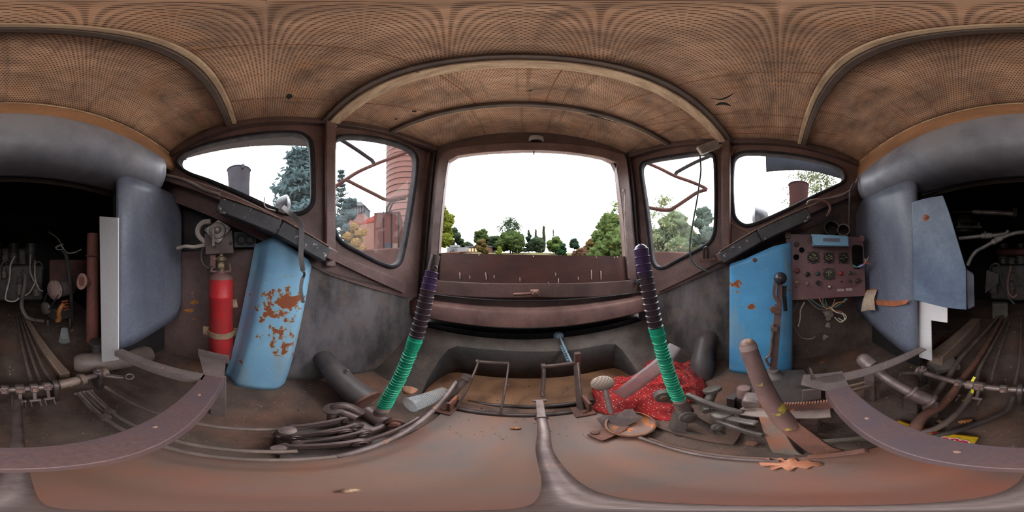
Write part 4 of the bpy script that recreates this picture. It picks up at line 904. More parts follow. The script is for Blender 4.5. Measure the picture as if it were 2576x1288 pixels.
# taped levers
GREEN = paint('green_tape', (26, 158, 120), (18, 124, 96), (120, 168, 140), 14, .78, .35, k=1.6)
PURPLE = paint('purple_tape', (72, 50, 86), (46, 36, 52), (116, 90, 124), 10, .70, .32, k=1.5)
PURPLEB = paint('purple_brown_tape', (70, 54, 60), (48, 40, 44), (104, 92, 92), 10, .72, .35, k=1.5)
def taped(label, pts, rb, rg, rp_, split, pur, bare_tip):
    t = thing('taped_lever', label, 'lever', pts[0]); P = smooth_path(pts, 14); L = [0]
    for a, b in zip(P, P[1:]): L.append(L[-1]+(b-a).length)
    T = L[-1]
    def seg(f0, f1, r0, r1, wrap, amp, dens=5, roundend=False):
        n = max(4, int((f1-f0)*T/.0016)); q, rr = [], []
        for i in range(n+1):
            s = (f0+(f1-f0)*i/n)*T; k = 0
            while k < len(L)-2 and L[k+1] < s: k += 1
            u = (s-L[k])/(L[k+1]-L[k]); q.append(P[k].lerp(P[k+1], u))
            r = r0+(r1-r0)*i/n
            if wrap: ph = (s/wrap) % 1; r += amp*(ph-.5) + (amp*.7 if ph > .9 else 0)
            if roundend:
                e = (n-i)*T*(f1-f0)/n
                if e < r: r *= max(.25, sqrt(max(0, 1-((r-e)/r)**2)))
            rr.append(r)
        m = MB(); m.tube(q, rr, 20); return m
    a, b_ = split
    put(seg(0, .10, rb*1.25, rb*.95, 0, 0), 'shank', STEEL, t, smooth=60)
    put(seg(.085, .10+.02, rg*1.02, rg*.95, 0, 0), 'clear_tape', paint('clear_tape', (150, 134, 122), (118, 104, 96), None, 20, .7, .35), t)
    put(seg(.12, a, rg, rg*1.0, .0125, .0017), 'green_tape', GREEN, t, smooth=60, label='bright green wound tape')
    put(seg(a-.055, a+.004, rg*1.12, rg*1.16, .03, .001), 'tape_collar', GREEN, t, smooth=60)
    put(seg(a, b_, rp_*.95, rp_, .020, .0026), 'grip', PURPLEB, t, smooth=60)
    if bare_tip:
        put(seg(b_, .925, rp_*.98, rp_*.9, .020, .0026), 'grip', PURPLE, t, smooth=60, label='violet wound tape')
        put(seg(.92, 1, rp_*.70, rp_*.68, 0, 0), 'bare_tip', STEELD, t, smooth=60, label='bare grey steel tip')
        m = MB(); e = P[-10]; m.torus(e+V((.012,-.012,-.012)), (.5,-1,.3), .006, .003, 12, 6); put(m, 'tape_knot', STEEL, t)
    else: put(seg(b_, 1, rp_*1.0, rp_*1.03, .024, .0022, roundend=True), 'grip', PURPLE, t, smooth=60, label='glossy violet wound tape')
    return t
taped('green and purple taped lever with bare steel tip beside the left pedal', [onr(950,1052,.445), onr(978,1000,.462), onr(1003,955,.475), onr(1025,905,.487), onr(1046,850,.50), onr(1061,798,.51), onr(1075,735,.52), onr(1087,680,.53), onr(1096,642,.535)], .021, .0205, .0235, (.60, .84), PURPLE, True)
taped('green and purple taped lever with rounded top, rising from the polka dot cloth', [onr(1722,1035,.45), onr(1706,1000,.462), onr(1690,962,.47), onr(1675,915,.48), onr(1658,855,.487), onr(1644,797,.495), onr(1632,735,.50), onr(1621,680,.508), onr(1611,614,.512)], .022, .0205, .0225, (.60, .86), PURPLE, False)

# lever linkages on the floor
LINK = paint('oily_brown_links', (98, 82, 78), (66, 56, 55), (120, 88, 72), 12, .66, .4, .3)
LINKG = paint('oily_green_grey_links', (100, 92, 86), (68, 62, 59), (126, 92, 74), 12, .66, .4, .3)
def linkplate(par, p, q, r0, r1, th, mat, name='link_plate', eyes=True):
    p, q = V(p), V(q); d = (q-p).normalized(); s_ = V((1,0,0)) if abs(d.x) < .7 else V((0,1,0)); s_ = (s_-d*s_.dot(d)).normalized(); u = s_.cross(d)
    loop_ = []
    for k in range(9): a = pi/2+pi*k/8; loop_.append(p+d*cos(a)*r0+u*sin(a)*r0)
    for k in range(9): a = -pi/2+pi*k/8; loop_.append(q+d*cos(a)*r1+u*sin(a)*r1)
    m = MB(); m.plate([v+s_*th/2 for v in loop_], s_, th); o = put(m, name, mat, par, bevel=.003)
    if eyes:
        for c, r in ((p, r0), (q, r1)):
            m = MB(); m.lathe(c-s_*(th/2+.006), s_, [(r*.5,0),(r*.72,.0),(r*.72,th+.012),(r*.5,th+.012),(r*.4,th+.006)], 18); put(m, 'pivot_eye', mat, par)
    return o
t = thing('lever_linkage', 'oily pivot block and link plates at the foot of the left taped lever', 'linkage', (-.36, .2, 0))
m = MB(); m.box((-.345,.245,.03), (.09,.12,.06)); put(m, 'pivot_block', LINK, t, bevel=.012)
m = MB(); m.lathe((-.345,.275,.075), (-1,0,.15), [(.02,-.03),(.03,-.03),(.03,.05),(.02,.05)], 20); put(m, 'lever_boss', LINK, t)
for x, z in ((-.375,.085),(-.335,.075),(-.30,.065)): linkplate(t, (x,.20,z), (x-.01,.06,z-.02), .024, .018, .010, LINK)
m = MB(); m.tube(smooth_path([V((-.40,.17,.06)), V((-.43,.19,.12)), V((-.415,.225,.125)), V((-.385,.25,.09))], 6), .017, 12, flat=1.3); put(m, 'bent_lever', LINK, t)
m = MB(); m.lathe((-.425,.185,.112), (.1,-.2,1), [(.018,0),(.03,.002),(.03,.014),(.018,.018)], 18); m.cyl((-.43,.185,.12), (-.36,.22,.10), .015); put(m, 'pin', LINK, t)
m = MB(); m.lathe((-.30,.30,.06), (.6,-.7,.3), [(.012,0),(.026,0),(.026,.014),(.016,.016),(.016,.03),(.008,.032)], 18); put(m, 'nut', RUST, t)
m = MB(); m.bar((-.27,.18,.05), (-.265,.36,.07), .012, .03); m.bar((-.30,.16,.035), (-.27,.16,.05), .03, .02); put(m, 'side_link', LINK, t, bevel=.006)
m = MB(); m.cyl((-.36,.045,.005), (-.36,.045,.085), .015, .015, 18); m.lathe((-.36,.045,.083), (0,0,1), [(.022,0),(.022,.006),(.01,.01)], 16); put(m, 'post', STEEL, t)
m = MB(); m.cyl((-.285,.02,.005), (-.285,.02,.06), .015, .015, 18); put(m, 'post', STEEL, t)
for x, z in ((-.36,.05),(-.30,.04)): linkplate(t, (x,.03,z), (x+.03,.17,z+.01), .018, .026, .012, LINK)
m = MB(); m.plate([V((-.25,.02,.010)), V((-.25,.33,.010)), V((-.40,.33,.010)), V((-.40,.02,.010))], (0,0,1), .008); put(m, 'base_plate', STEELD, t)
t = thing('lever_linkage', 'greenish grey pivot casting and link plates at the foot of the right taped lever', 'linkage', (.40, .2, 0))
m = MB(); m.plate([onr(1690,1082,.40), onr(1700,1045,.42), onr(1712,1034,.43), onr(1740,1036,.43), onr(1800,1075,.40), onr(1862,1110,.36), onr(1858,1120,.345), onr(1780,1112,.355), onr(1700,1100,.375)], (-.4,-.75,.35), .03, [[onr(1733,1066,.40), onr(1755,1066,.40), onr(1790,1085,.38), onr(1800,1098,.37), onr(1730,1086,.385)]]); put(m, 'cheek_plate', LINKG, t, bevel=.005)
for px, py, r, rr in ((1728,1049,.405,.025),(1803,1074,.385,.018)):
    c = onr(px, py, r); m = MB(); m.lathe(c, (-.4,-.75,.5), [(rr*.5,0),(rr,0),(rr,.012),(rr*.6,.014),(rr*.6,.018),(rr*.3,.02)], 20); put(m, 'pivot_eye', LINKG, t)
c = onr(1668, 998, .475); m = MB(); m.lathe(c, (-.5,-.8,.2), [(.02,-.02),(.027,-.02),(.027,.008),(.018,.010)], 20); put(m, 'boss', LINKG, t); m = MB(); m.lathe(c+V((-.006,-.009,.002)), (-.5,-.8,.2), [(.014,0),(.014,.006),(.006,.008)], 6); put(m, 'nut', RUST, t)
m = MB(); m.bar(onr(1672,1000,.485), onr(1720,1012,.47), .03, .03); put(m, 'lever_boss', LINKG, t, bevel=.008)
m = MB(); m.bar(onr(1725,992,.50), onr(1870,1040,.42), .022, .03); put(m, 'link', LINKG, t, bevel=.008)
m = MB(); m.cyl(onr(1770,1030,.45), onr(1795,983,.52), .016); m.lathe(onr(1795,985,.52), (.2,.5,1), [(.02,0),(.032,.004),(.032,.016),(.02,.02)], 20); put(m, 'pin', LINKG, t)
m = MB(); m.lathe(onr(1770,1025,.455), (-.6,-.7,.1), [(.014,0),(.016,.0),(.016,.026),(.008,.028)], 6); put(m, 'bolt', LINKG, t)
m = MB(); m.bar(onr(1810,1045,.43), onr(1905,1065,.36), .026, .014); m.lathe(onr(1815,1040,.43), (0,0,1), [(.02,-.02),(.032,-.02),(.032,.008),(.015,.01)], 20); put(m, 'link', LINKG, t, bevel=.005)
m = MB(); m.bar(onr(1800,1058,.41), onr(1920,1096,.33), .012, .03); put(m, 'tie_bar', LINKG, t, bevel=.003)
m = MB(); m.box((.37,.22,.008), (.12,.26,.010)); put(m, 'base_plate', paint('dirty_rust_base', (92, 70, 60), (64, 54, 49), (140, 92, 58), 14, .66, .8), t)
m = MB(); m.lathe(onz(1890,1117,.01), (0,0,1), [(.014,0),(.014,.010),(.006,.012)], 6); put(m, 'floor_bolt', RUST, t)
rod('thin bent rod curving along the floor below the rusty dish pedal', [onz(1608,1100,.02), onz(1660,1118,.014), onz(1730,1138,.012), onz(1800,1150,.012), onz(1880,1157,.012), onz(1960,1160,.012)], .007, STEEL)

# pedals
PED = paint('polished_dark_pedal', (104, 88, 82), (72, 62, 60), (124, 88, 70), 12, .68, .38, .4)
zc = .045
def onpd(px, py, z): return onz(px, py, z)
t = thing('clutch_pedal', 'open rectangular pedal frame of flat bars beside the clear ribbed cup', 'pedal', (-.1, .55, 0))
A0, A1 = onr(1204,910,.74), onr(1280,914,.74); B0, B1 = onr(1150,1022,.55), onr(1258,1043,.50)
m = MB(); m.cyl(A0, A1, .010, .010, 14); put(m, 'tread_bar', PED, t)
for a, b_ in ((A0, B0), (A1, B1)):
    m = MB(); m.bar(a, b_, .008, .024, (b_-a).cross(V((1,0,0)))); put(m, 'side_bar', PED, t, bevel=.003)
m = MB(); m.lathe(A0, (1,0,0), [(.012,-.012),(.014,-.012),(.014,.0),(.006,.0)], 12); put(m, 'end_boss', PED, t)
t = thing('brake_pedal', 'open pedal frame of flat bars with a bent stem, nearest the blue lever', 'pedal', (.12, .55, 0))
A0, A1 = onr(1368,922,.70), onr(1450,912,.72); B0, B1 = onr(1366,1008,.56), onr(1462,1035,.53)
m = MB(); m.cyl(A0, A1, .0105, .0105, 14); put(m, 'tread_bar', PED, t)
m = MB(); m.bar(A1, B1, .012, .030, (0,1,.6)); m.box(A1+V((.004,0,.03)), (.028,.02,.07)); put(m, 'side_bar', PED, t, bevel=.003)
m = MB(); m.tube(smooth_path([A0, A0.lerp(B0,.55), A0.lerp(B0,.7)+V((-.004,-.004,-.01)), B0.lerp(A0,.12)], 5), .009, 10, flat=1.4); m.lathe(A0, (1,0,0), [(.014,-.012),(.018,-.012),(.018,.006),(.008,.006)], 12); put(m, 'bent_stem', PED, t)
t = thing('pedal_shaft', 'pair of parallel dark pedal shafts across the front of the floor plate', 'shaft', (.05, .52, 0))
m = MB(); m.cyl(onr(1143,1027,.56), onr(1490,1028,.555), .013, .013, 16); put(m, 'shaft_tube', STEELD, t)
m = MB(); m.cyl(onr(1165,1008,.63), onr(1490,1006,.60), .011, .011, 16); put(m, 'shaft_tube', STEELD, t)
for px in (1140, 1475):
    c = onr(px, 1030, .555); m = MB(); m.box((c.x, c.y, .04), (.012,.07,.08)); m.box((c.x-.02, c.y-.02, .008), (.07,.07,.010)); m.lathe((c.x-.02, c.y-.03, .013), (0,0,1), [(.012,0),(.012,.008),(.006,.009)], 6); put(m, 'bearing_bracket', RUST, t, bevel=.003)
m = MB(); a, b_ = onr(1172,952,.66), onr(1120,1010,.60); m.cyl(a, b_, .016, .016, 14); m.lathe(a, b_-a, [(.012,-.02),(.024,-.02),(.024,.004),(.012,.006)], 18); m.tube([b_, onr(1135,1030,.55)], .014, 10); put(m, 'pull_lever', STEEL, t)
t = thing('pull_lever', 'long dark pull bar running under the camera from pedal shaft to rear shaft', 'bar', (.02, 0, 0))
F0 = onr(1357,1008,.545); F1 = onr(1363,1058,.425)
m = MB(); s_ = V((1,0,0)); d = F1-F0; m.bar(F0, F0.lerp(F1,.95), .026, .022); m.cyl(F0-s_*.024, F0+s_*.024, .007); m.torus(F0.lerp(F1,.9), d, .017, .004, 18, 6); put(m, 'clevis', STEEL, t, bevel=.003)
m = MB(); m.tube(smooth_path([F0.lerp(F1,.9), onr(1368,1085,.365), V((.035,.27,.085)), V((.030,.14,.085)), V((.012,.0,.085)), V((-.002,-.13,.085)), V((-.012,-.32,.075)), V((-.018,-.50,.065)), V((-.02,-.56,.055))], 8), .0145, 14); put(m, 'bar', STEEL, t)
m = MB(); p = V((-.02,-.575,.05)); m.bar(p+V((-.016,.03,0)), p+V((-.016,-.02,0)), .006, .022); m.bar(p+V((.016,.03,0)), p+V((.016,-.02,0)), .006, .022); m.box(p+V((0,.03,0)), (.04,.016,.024)); put(m, 'fork', STEEL, t)
BLUEL = paint('chipped_light_blue', (128, 152, 166), (96, 112, 122), (90, 70, 62), 22, .6, .5)
t = thing('blue_lever', 'chipped light blue toothed lever rising from the toe board behind the brake pedal', 'lever', onr(1412, 850, .90))
a, b_ = onr(1408,848,.88), onr(1437,912,.74); m = MB(); m.lathe(a+V((0,.01,0)), (.2,-1,.3), [(.01,-.02),(.028,-.02),(.028,.0),(.02,.014),(.01,.016)], 18); put(m, 'eye', BLUEL, t)
m = MB(); m.bar(a, b_, .008, .022, (0,-.6,1)); put(m, 'blade', BLUEL, t)
for k in range(7):
    q = a.lerp(b_, .35+.09*k); m = MB(); m.box(q+V((-.010,0,-.004)), (.010,.012,.010)); put(m, 'tooth', BLUEL, t)
# gas pedal ball, dish pedal
t = thing('accelerator_pedal', 'oval cross-hatched pedal pad on a round stalk in front of the red cloth', 'pedal', onz(1530,1040,.02))
def hatch_mat():
    t = NT('cross_hatched_rubber'); sp = t.n('SeparateXYZ'); t.l(t.co.outputs['Object'], sp.inputs[0])
    a = t.math('SINE', t.math('MULTIPLY', t.math('ADD', sp.outputs[0], sp.outputs[2]), 520)); b_ = t.math('SINE', t.math('MULTIPLY', t.math('SUBTRACT', sp.outputs[0], sp.outputs[2]), 520))
    g = t.math('MAXIMUM', a, b_); col = t.mix(t.ramp(g, .86, .96), C4((140, 124, 112), K), C4((92, 76, 68), K)); t.l(col, t.b.inputs['Base Color']); t.b.inputs['Roughness'].default_value = .7; t.bump(t.math('SUBTRACT', 1.0, t.ramp(g, .86, .98)), .003, .7); return t.m
c = onr(1516, 964, .56); m = MB(); m.ball(c, .042, (1,.36,.86), 28, V((0,1,0)).rotation_difference((c-CAMP).normalized()*.8+V((0,.25,0))).to_euler()); put(m, 'pad', hatch_mat(), t, smooth=60)
m = MB(); m.cyl(c+V((.004,-.005,-.012)), onr(1538,1040,.46), .010, .009, 14); put(m, 'stalk', STEEL, t)
t = thing('dish_pedal', 'rusty round dish-shaped foot pedal on a bolted bracket', 'pedal', onz(1580,1075,.02))
c = onr(1585, 1068, .43); N_ = V((-.05,-.25,1)).normalized(); a_, b_ = frame_of(N_); m = MB()
rim = [(.062,.012),(.064,.016),(.067,.014),(.066,.008),(.055,.0),(.03,-.006),(.002,-.008)]
m.lathe(c, N_, rim, 40, cap=False); put(m, 'dish', paint('orange_rust_dish', (128, 88, 66), (108, 94, 90), (158, 96, 58), 16, .56, .65), t, solid=.003)
rx = V((a_.x, a_.y, a_.z)); m = MB(); m.plate([onr(1500,1052,.452), onr(1515,1046,.462), onr(1560,1040,.468), onr(1570,1030,.48), onr(1592,1028,.48), onr(1602,1042,.462), onr(1620,1050,.45), onr(1560,1078,.415), onr(1525,1082,.405)], N_, .004); put(m, 'cover_plate', STEEL, t)
m = MB(); q = onz(1530,1085,.03); m.bar(c-N_*.01, V((q.x, q.y, .015)), .02, .012); m.box((q.x, q.y, .018), (.09,.05,.010), Euler((0,0,.3))); m.lathe((q.x-.03, q.y+.01, .022), (0,0,1), [(.012,0),(.012,.008),(.006,.01)], 6); put(m, 'bracket', RUST, t, bevel=.002)
# polka dot cloth with plastic strip
def polka():
    t = NT('red_polka_dot_cloth'); vo = t.n('TexVoronoi'); vo.inputs['Scale'].default_value = 84; vo.inputs['Randomness'].default_value = .35; t.l(t.co.outputs['UV'], vo.inputs['Vector'])
    f = t.noise(9, 5); base = t.mix(t.ramp(f, .4, .7), C4((188, 46, 46), 1.05), C4((120, 40, 38), 1.05))
    col = t.mix(t.ramp(vo.outputs['Distance'], .15, .19), C4((216, 190, 172), 1.2), base); t.l(col, t.b.inputs['Base Color']); t.b.inputs['Roughness'].default_value = .9; t.bump(t.noise(120, 3), .001, .5); return t.m
outl = [(1488,972),(1500,958),(1540,942),(1570,948),(1600,925),(1612,892),(1640,885),(1665,905),(1700,900),(1725,905),(1750,898),(1758,905),(1752,915),(1768,940),(1776,965),(1768,990),(1760,1000),(1740,1000),(1715,1010),(1695,1045),(1660,1048),(1610,1035),(1560,1040),(1520,1030),(1490,1018),(1497,1000)]
P = smooth_path([onz(x, y, .05) for x, y in outl], 6, True); c = sum(P, V())/len(P); rows, uvs = [], []
NR = 40
for i in range(NR+1):
    s = i/NR; r, u = [], []
    for k, p in enumerate(P+[P[0]]):
        q = c.lerp(p, s); fold = (.5-abs(noise.noise(V((q.x*7+q.y*13, q.y*6-q.x*5, 1)))*2))*.040+(.5-abs(noise.noise(V((q.x*22-q.y*9, q.y*14, 4)))*2))*.018+noise.noise(V((q.x*40, q.y*40, 2)))*.006
        h = (.075+fold)*(1-s**3.0)+.012; q.z = max(h, .010); r.append(q); u.append((q.x+.3*fold, q.y+q.z*.6))
    rows.append(r); uvs.append(u)
m = MB(); m.grid(rows, uvs); tag(obj('polka_dot_cloth', m, polka(), solid=.002, smooth=180), 'crumpled red cloth with cream polka dots on the floor around the right lever', 'cloth')
MILK = plastic('milky_plastic', (.90,.80,.78,1), .42, (.44,.37,.37,1))
P = [[onr(1542,990,.55), onr(1572,1008,.53)], [onr(1600,945,.60), onr(1632,968,.575)], [onr(1652,905,.66), onr(1682,930,.63)], [onr(1684,868,.73), onr(1713,882,.70)]]
m = MB(); m.grid([[a.lerp(b_, q/4)+V((0,0,.012+.003*sin(pi*q/4))) for q in range(5)] for a, b_ in P]); tag(obj('plastic_strip', m, MILK, solid=.002), 'long milky plastic strip lying across the red polka dot cloth', 'strip')
# clear ribbed cup by the left lever
a = onr(1118, 985, .60); b_ = onr(1032, 1018, .50); cup('plastic_cup', 'clear ribbed plastic cup lying on its side beside the left taped lever', a, b_-a, .026, .036, (b_-a).length, 14)
t = thing('bread_crust', 'crumpled brown scrap on the floor behind the clear ribbed cup', 'scrap', onz(1028, 985, 0)); m = MB(); m.ball(onr(1030,982,.60), .035, (1,.7,.45), 14, Euler((.2,.3,.5)))
for v in m.bm.verts: v.co += V(v.co*40).normalized()*0+V((noise.noise(v.co*30), noise.noise(v.co*30+V((5,0,0))), noise.noise(v.co*30+V((0,7,0)))))*.012
put(m, 'scrap', paint('scorched_tan', (150, 104, 78), (92, 66, 54), None, 18, .6, .8), t)
# ------------------------------------------------------------------ right side: instrument panel, shift levers, brake lever
PI_ = Plane(onr(1978, 670, .86), V((-1, .07, .03))); a_, b_ = onr(1978,670,.86), onr(2176,670,.95)
PI_ = wallplane((a_.x, a_.y), (b_.x, b_.y)); PI_ = Plane(PI_.p0, PI_.n+V((0,0,.06)))
t = thing('instrument_panel', 'mauve sheet instrument panel with four round gauges, switches and buttons', 'panel', PI_(2077, 755))
PANELM = paint('mauve_panel', (116, 84, 84), (96, 70, 70), (150, 126, 116), 7, .735, .45)
holes = [smooth_path([PI_(2143,630), PI_(2144,620), PI_(2150,616), PI_(2164,617), PI_(2171,624), PI_(2172,650), PI_(2172,672), PI_(2158,677), PI_(2146,672)], 3, True),
         [PI_(2017+7*cos(q*pi/8), 629+7*sin(q*pi/8)) for q in range(16)], [PI_(2003+7.5*cos(q*pi/8), 647+7.5*sin(q*pi/8)) for q in range(16)], [PI_(2003.5+1.6*cos(q*pi/4), 723.5+1.6*sin(q*pi/4)) for q in range(8)]]
m = MB(); m.plate([PI_(1978,589), PI_(2060,591), PI_(2140,595), PI_(2171,598), PI_(2174,640), PI_(2177,744), PI_(2100,748), PI_(1978,755)], PI_.n, .004, holes); put(m, 'face_plate', PANELM, t)
m = MB(); m.plate([PI_(2143,612,-.10), PI_(2176,612,-.10), PI_(2176,682,-.10), PI_(2143,682,-.10)], PI_.n, .004); put(m, 'cutout_back', SOOT, t)
m = MB(); m.plate([PI_(1990,622,-.02), PI_(2026,622,-.02), PI_(2026,656,-.02), PI_(1990,656,-.02)], PI_.n, .004); put(m, 'hole_back', BLK, t)
for px, py in ((1982,592), (2168,600)):
    m = MB(); m.box(PI_(px, py, .008), (.012,.03,.035)); put(m, 'mounting_lug', PANELM, t, bevel=.002)
m = MB(); m.bar(PI_(1978,757,-.01), PI_(1990,760,-.01), .02, .02); put(m, 'tab', PANELM, t, bevel=.002)
DIAL = plain('dial_black', (20, 20, 20), .5, k=1); CREAMP = plain('dial_cream', (214, 204, 156), .6, k=1.5); ORANGE = plain('dial_orange', (196, 132, 60), .6, k=1.5)
BEZ = paint('dull_bezel', (78, 72, 70), (52, 48, 47), (120, 110, 104), 30, .66, .4, .4)
n = PI_.n; uR = V((-n.y, n.x, 0)).normalized()
if uR.dot(PI_(2176,670)-PI_(1978,670)) < 0: uR = -uR
uU = n.cross(uR); uU = uU if uU.z > 0 else -uU
def lettering(mb, s, c, size, right=None, up=None, face=None):      # real letter shapes, laid on a face; collected in one mesh
    R_, U_, N_ = right or uR, up or uU, face or n
    cu = bpy.data.curves.new('lettering', 'FONT'); cu.body = s; cu.size = size; cu.align_x = 'CENTER'; cu.align_y = 'CENTER'; cu.resolution_u = 2
    o = link(bpy.data.objects.new('lettering', cu)); dg = bpy.context.evaluated_depsgraph_get(); dg.update(); me = o.evaluated_get(dg).to_mesh()
    vs = [mb.bm.verts.new(c+R_*v.co.x+U_*v.co.y) for v in me.vertices]
    for p in me.polygons:
        q = [vs[i] for i in p.vertices]
        mb.face(q)
    o.evaluated_get(dg).to_mesh_clear(); bpy.data.objects.remove(o); bpy.data.curves.remove(cu)
    return mb
def gauge(px, py, rpx, nums, lo, hi, needle, sub, ticks=9, amm=False):
    c = PI_(px, py); R = (PI_(px+rpx, py)-c).length
    m = MB(); m.lathe(c, n, [(R*1.08,0),(R*1.08,.006),(R*1.02,.009),(R*.93,.009),(R*.92,.003)], 36, cap=False); bz = put(m, 'gauge_bezel', BEZ, t); ROOT[bz] = ROOT[t]
    def sub_(nm, mb, mat):
        o = obj(nm, mb, mat, t); o.parent = bz; return o
    m = MB(); m.lathe(c, n, [(R*.94,.0),(R*.94,.003),(.001,.003)], 32, cap=False); sub_('dial', m, paint('ammeter_dial', (74, 70, 62), (54, 52, 50), None, 20, .7, .5, k=1.2) if amm else DIAL)
    m = MB()
    for k in range(ticks):
        a = radians(lo+(hi-lo)*k/(ticks-1)); d = -uR*cos(a)+uU*sin(a)
        m.bar(c+n*.0036+d*R*(.70 if k%2 else .62), c+n*.0036+d*R*.82, R*.045, .0004, n)
    sub_('tick_marks', m, CREAMP)
    m = MB()
    for s_, dg in nums:
        a = radians(dg); d = -uR*cos(a)+uU*sin(a); lettering(m, s_, c+n*.0037+d*R*.47, R*.34)
    sub_('dial_numbers', m, CREAMP)
    a = radians(needle); d = -uR*cos(a)+uU*sin(a); m = MB(); m.plate([c+n*.0045-d*R*.2+uR*R*.05, c+n*.0045-d*R*.2-uR*R*.05, c+n*.0045+d*R*.75], n, .0004); sub_('needle', m, CREAMP)
    m = MB(); lettering(m, sub, c+n*.0037-uU*R*.38, R*.28); sub_('dial_unit', m, ORANGE if not amm else CREAMP)
    for sx_, sy_ in ((-1,-1),(1,-1),(-1,1),(1,1)):
        m = MB(); q = c+uR*R*.92*sx_+uU*R*.92*sy_; m.lathe(q, n, [(.0045,0),(.0045,.002),(.002,.0035)], 8); sub_('screw', m, BEZ)
gauge(2045.4, 647.5, 14, (('0',-20),('20',10),('60',90),('80',130),('120',195)), -20, 200, 150, 'kg/cm')
gauge(2085, 648.4, 12.8, (('0',-20),('20',20),('60',90),('100',150),('120',200)), -20, 200, -30, 'kg/cm')
gauge(2122, 649, 12.5, (('0',-5),('5',60),('10',110),('16',170)), -5, 180, -25, 'AT')
gauge(2084.5, 689, 13.5, (('60',40),('0',90),('60',140)), 30, 150, 90, 'A', 7, True)
RED_B = paint('faded_red_cap', (126, 52, 54), (98, 44, 46), None, 30, .7, .5); RED_BR = plain('red_lens', (170, 44, 52), .3, k=1.5); GRN_B = plain('dark_green_lens', (44, 74, 66), .3, k=1.5); AMB = paint('amber_brown_lens', (92, 70, 54), (70, 54, 46), None, 30, .7, .4); WHT = plain('white_cap', (214, 200, 188), .4, k=1.5)
def button(px, py, r, mat, name='button', lab=None):
    c = PI_(px, py); m = MB(); m.lathe(c, n, [(r*1.35,0),(r*1.35,.004),(r*1.1,.006),(r*1.0,.006)], 20); bz = put(m, name, BEZ, t, label=lab)
    m = MB(); m.lathe(c+n*.006, n, [(r,0),(r*.95,.004),(r*.6,.008),(.0005,.0095)], 20); o = obj('cap', m, mat, t); o.parent = bz
button(2003.8, 615, .0115, AMB, 'indicator_light', 'amber brown light'); button(2005.2, 681.4, .0115, RED_B, 'indicator_light', 'faded red light'); button(2056.6, 689, .0100, GRN_B, 'indicator_light', 'dark green light'); button(2115, 688, .0095, RED_BR, 'indicator_light', 'bright red light'); button(2086, 721, .0075, WHT, 'push_button', 'white push button')
button(2031, 690, .0115, BLACK, 'knob', 'black knob')
c = PI_(2138.6, 687); m = MB(); m.lathe(c, n, [(.013,0),(.013,.006),(.009,.009),(.005,.009)], 18); m.bar(c+n*.012, c+n*.02+uR*.03, .006, .010, n); put(m, 'key_switch', BEZ, t)
c = PI_(2159.5, 706.4); m = MB(); m.lathe(c, n, [(.016,0),(.016,.006),(.012,.010),(.007,.010),(.006,.002)], 18, cap=False); put(m, 'empty_socket', BEZ, t)
for px, py, d in ((2004.6,710,uR*.014), (2030.5,712.7,-uU*.014)):
    c = PI_(px, py); m = MB(); m.lathe(c, n, [(.008,0),(.008,.004),(.005,.006)], 10); m.tube([c+n*.004, c+n*.016+d], [.003,.0045], 8); put(m, 'toggle_switch', BRASS, t)
c = PI_(2057.3, 711); m = MB(); m.lathe(c, n, [(.013,0),(.013,.006),(.008,.008)], 18); m.bar(c+n*.011+uU*.012, c+n*.011-uU*.018+uR*.006, .008, .012, n); put(m, 'rotary_switch', BLACK, t)
for px in (2117, 2138.6):
    c = PI_(px, 708); m = MB(); m.lathe(c, n, [(.007,0),(.007,.004),(.004,.006)], 10); m.tube([c+n*.004, c+n*.016+uU*.008-uR*.006], [.003,.004], 8); put(m, 'toggle_switch', BEZ, t)
    e = uR*.016; m = MB(); m.tube([PI_(px,696)+e, PI_(px,696)+e+n*.016, PI_(px,719)+e+n*.016, PI_(px,719)+e], .003, 6); put(m, 'switch_guard', PANELM, t)
PAPER = plain('label_paper', (196, 178, 176), .6, k=1.5); INK = plain('label_ink', (96, 70, 70), .6, k=1)
for px, py in ((2114.6, 730), (2136, 728)):
    m = MB(); m.plate([PI_(px-8,py-2.6,.001), PI_(px+8,py-3,.001), PI_(px+8,py+2.6,.001), PI_(px-8,py+3,.001)], n, .001); lb = put(m, 'label_strip', PAPER, t)
    m = MB(); c0, c1 = PI_(px-6, py, .0013), PI_(px+6, py, .0013)
    for k in range(7): q = c0.lerp(c1, k/6.5); m.bar(q, q+(c1-c0)*.09, .003 if k%3 else .006, .0003, n)
    o = obj('print_line', m, INK, t); o.parent = lb
VIS = blue_paint('blue_visor', [])
c = PI_(2086, 604, .03); m = MB(); fr = [PI_(2040,589,.075), PI_(2133,594,.075), PI_(2134,619,.075), PI_(2049,617,.075)]; bk = [PI_(2042,592,.004), PI_(2136,596,.004), PI_(2136,621,.004), PI_(2042,621,.004)]
vs = [m.bm.verts.new(p) for p in fr+bk]
for f in ((0,1,2,3),(4,7,6,5),(0,4,5,1),(1,5,6,2),(2,6,7,3),(3,7,4,0)): m.face([vs[i] for i in f])
vz = put(m, 'visor_box', VIS, t, bevel=.002, label='blue rusty-edged sheet box')
m = MB(); m.plate([PI_(2071,599,.077), PI_(2113,600,.077), PI_(2112,608,.077), PI_(2071,607,.077)], n, .002); o = obj('rubbed_name_strip', m, paint('grey_rubbed', (104, 100, 106), (84, 104, 128), None, 60, .6, .6), t); o.parent = vz
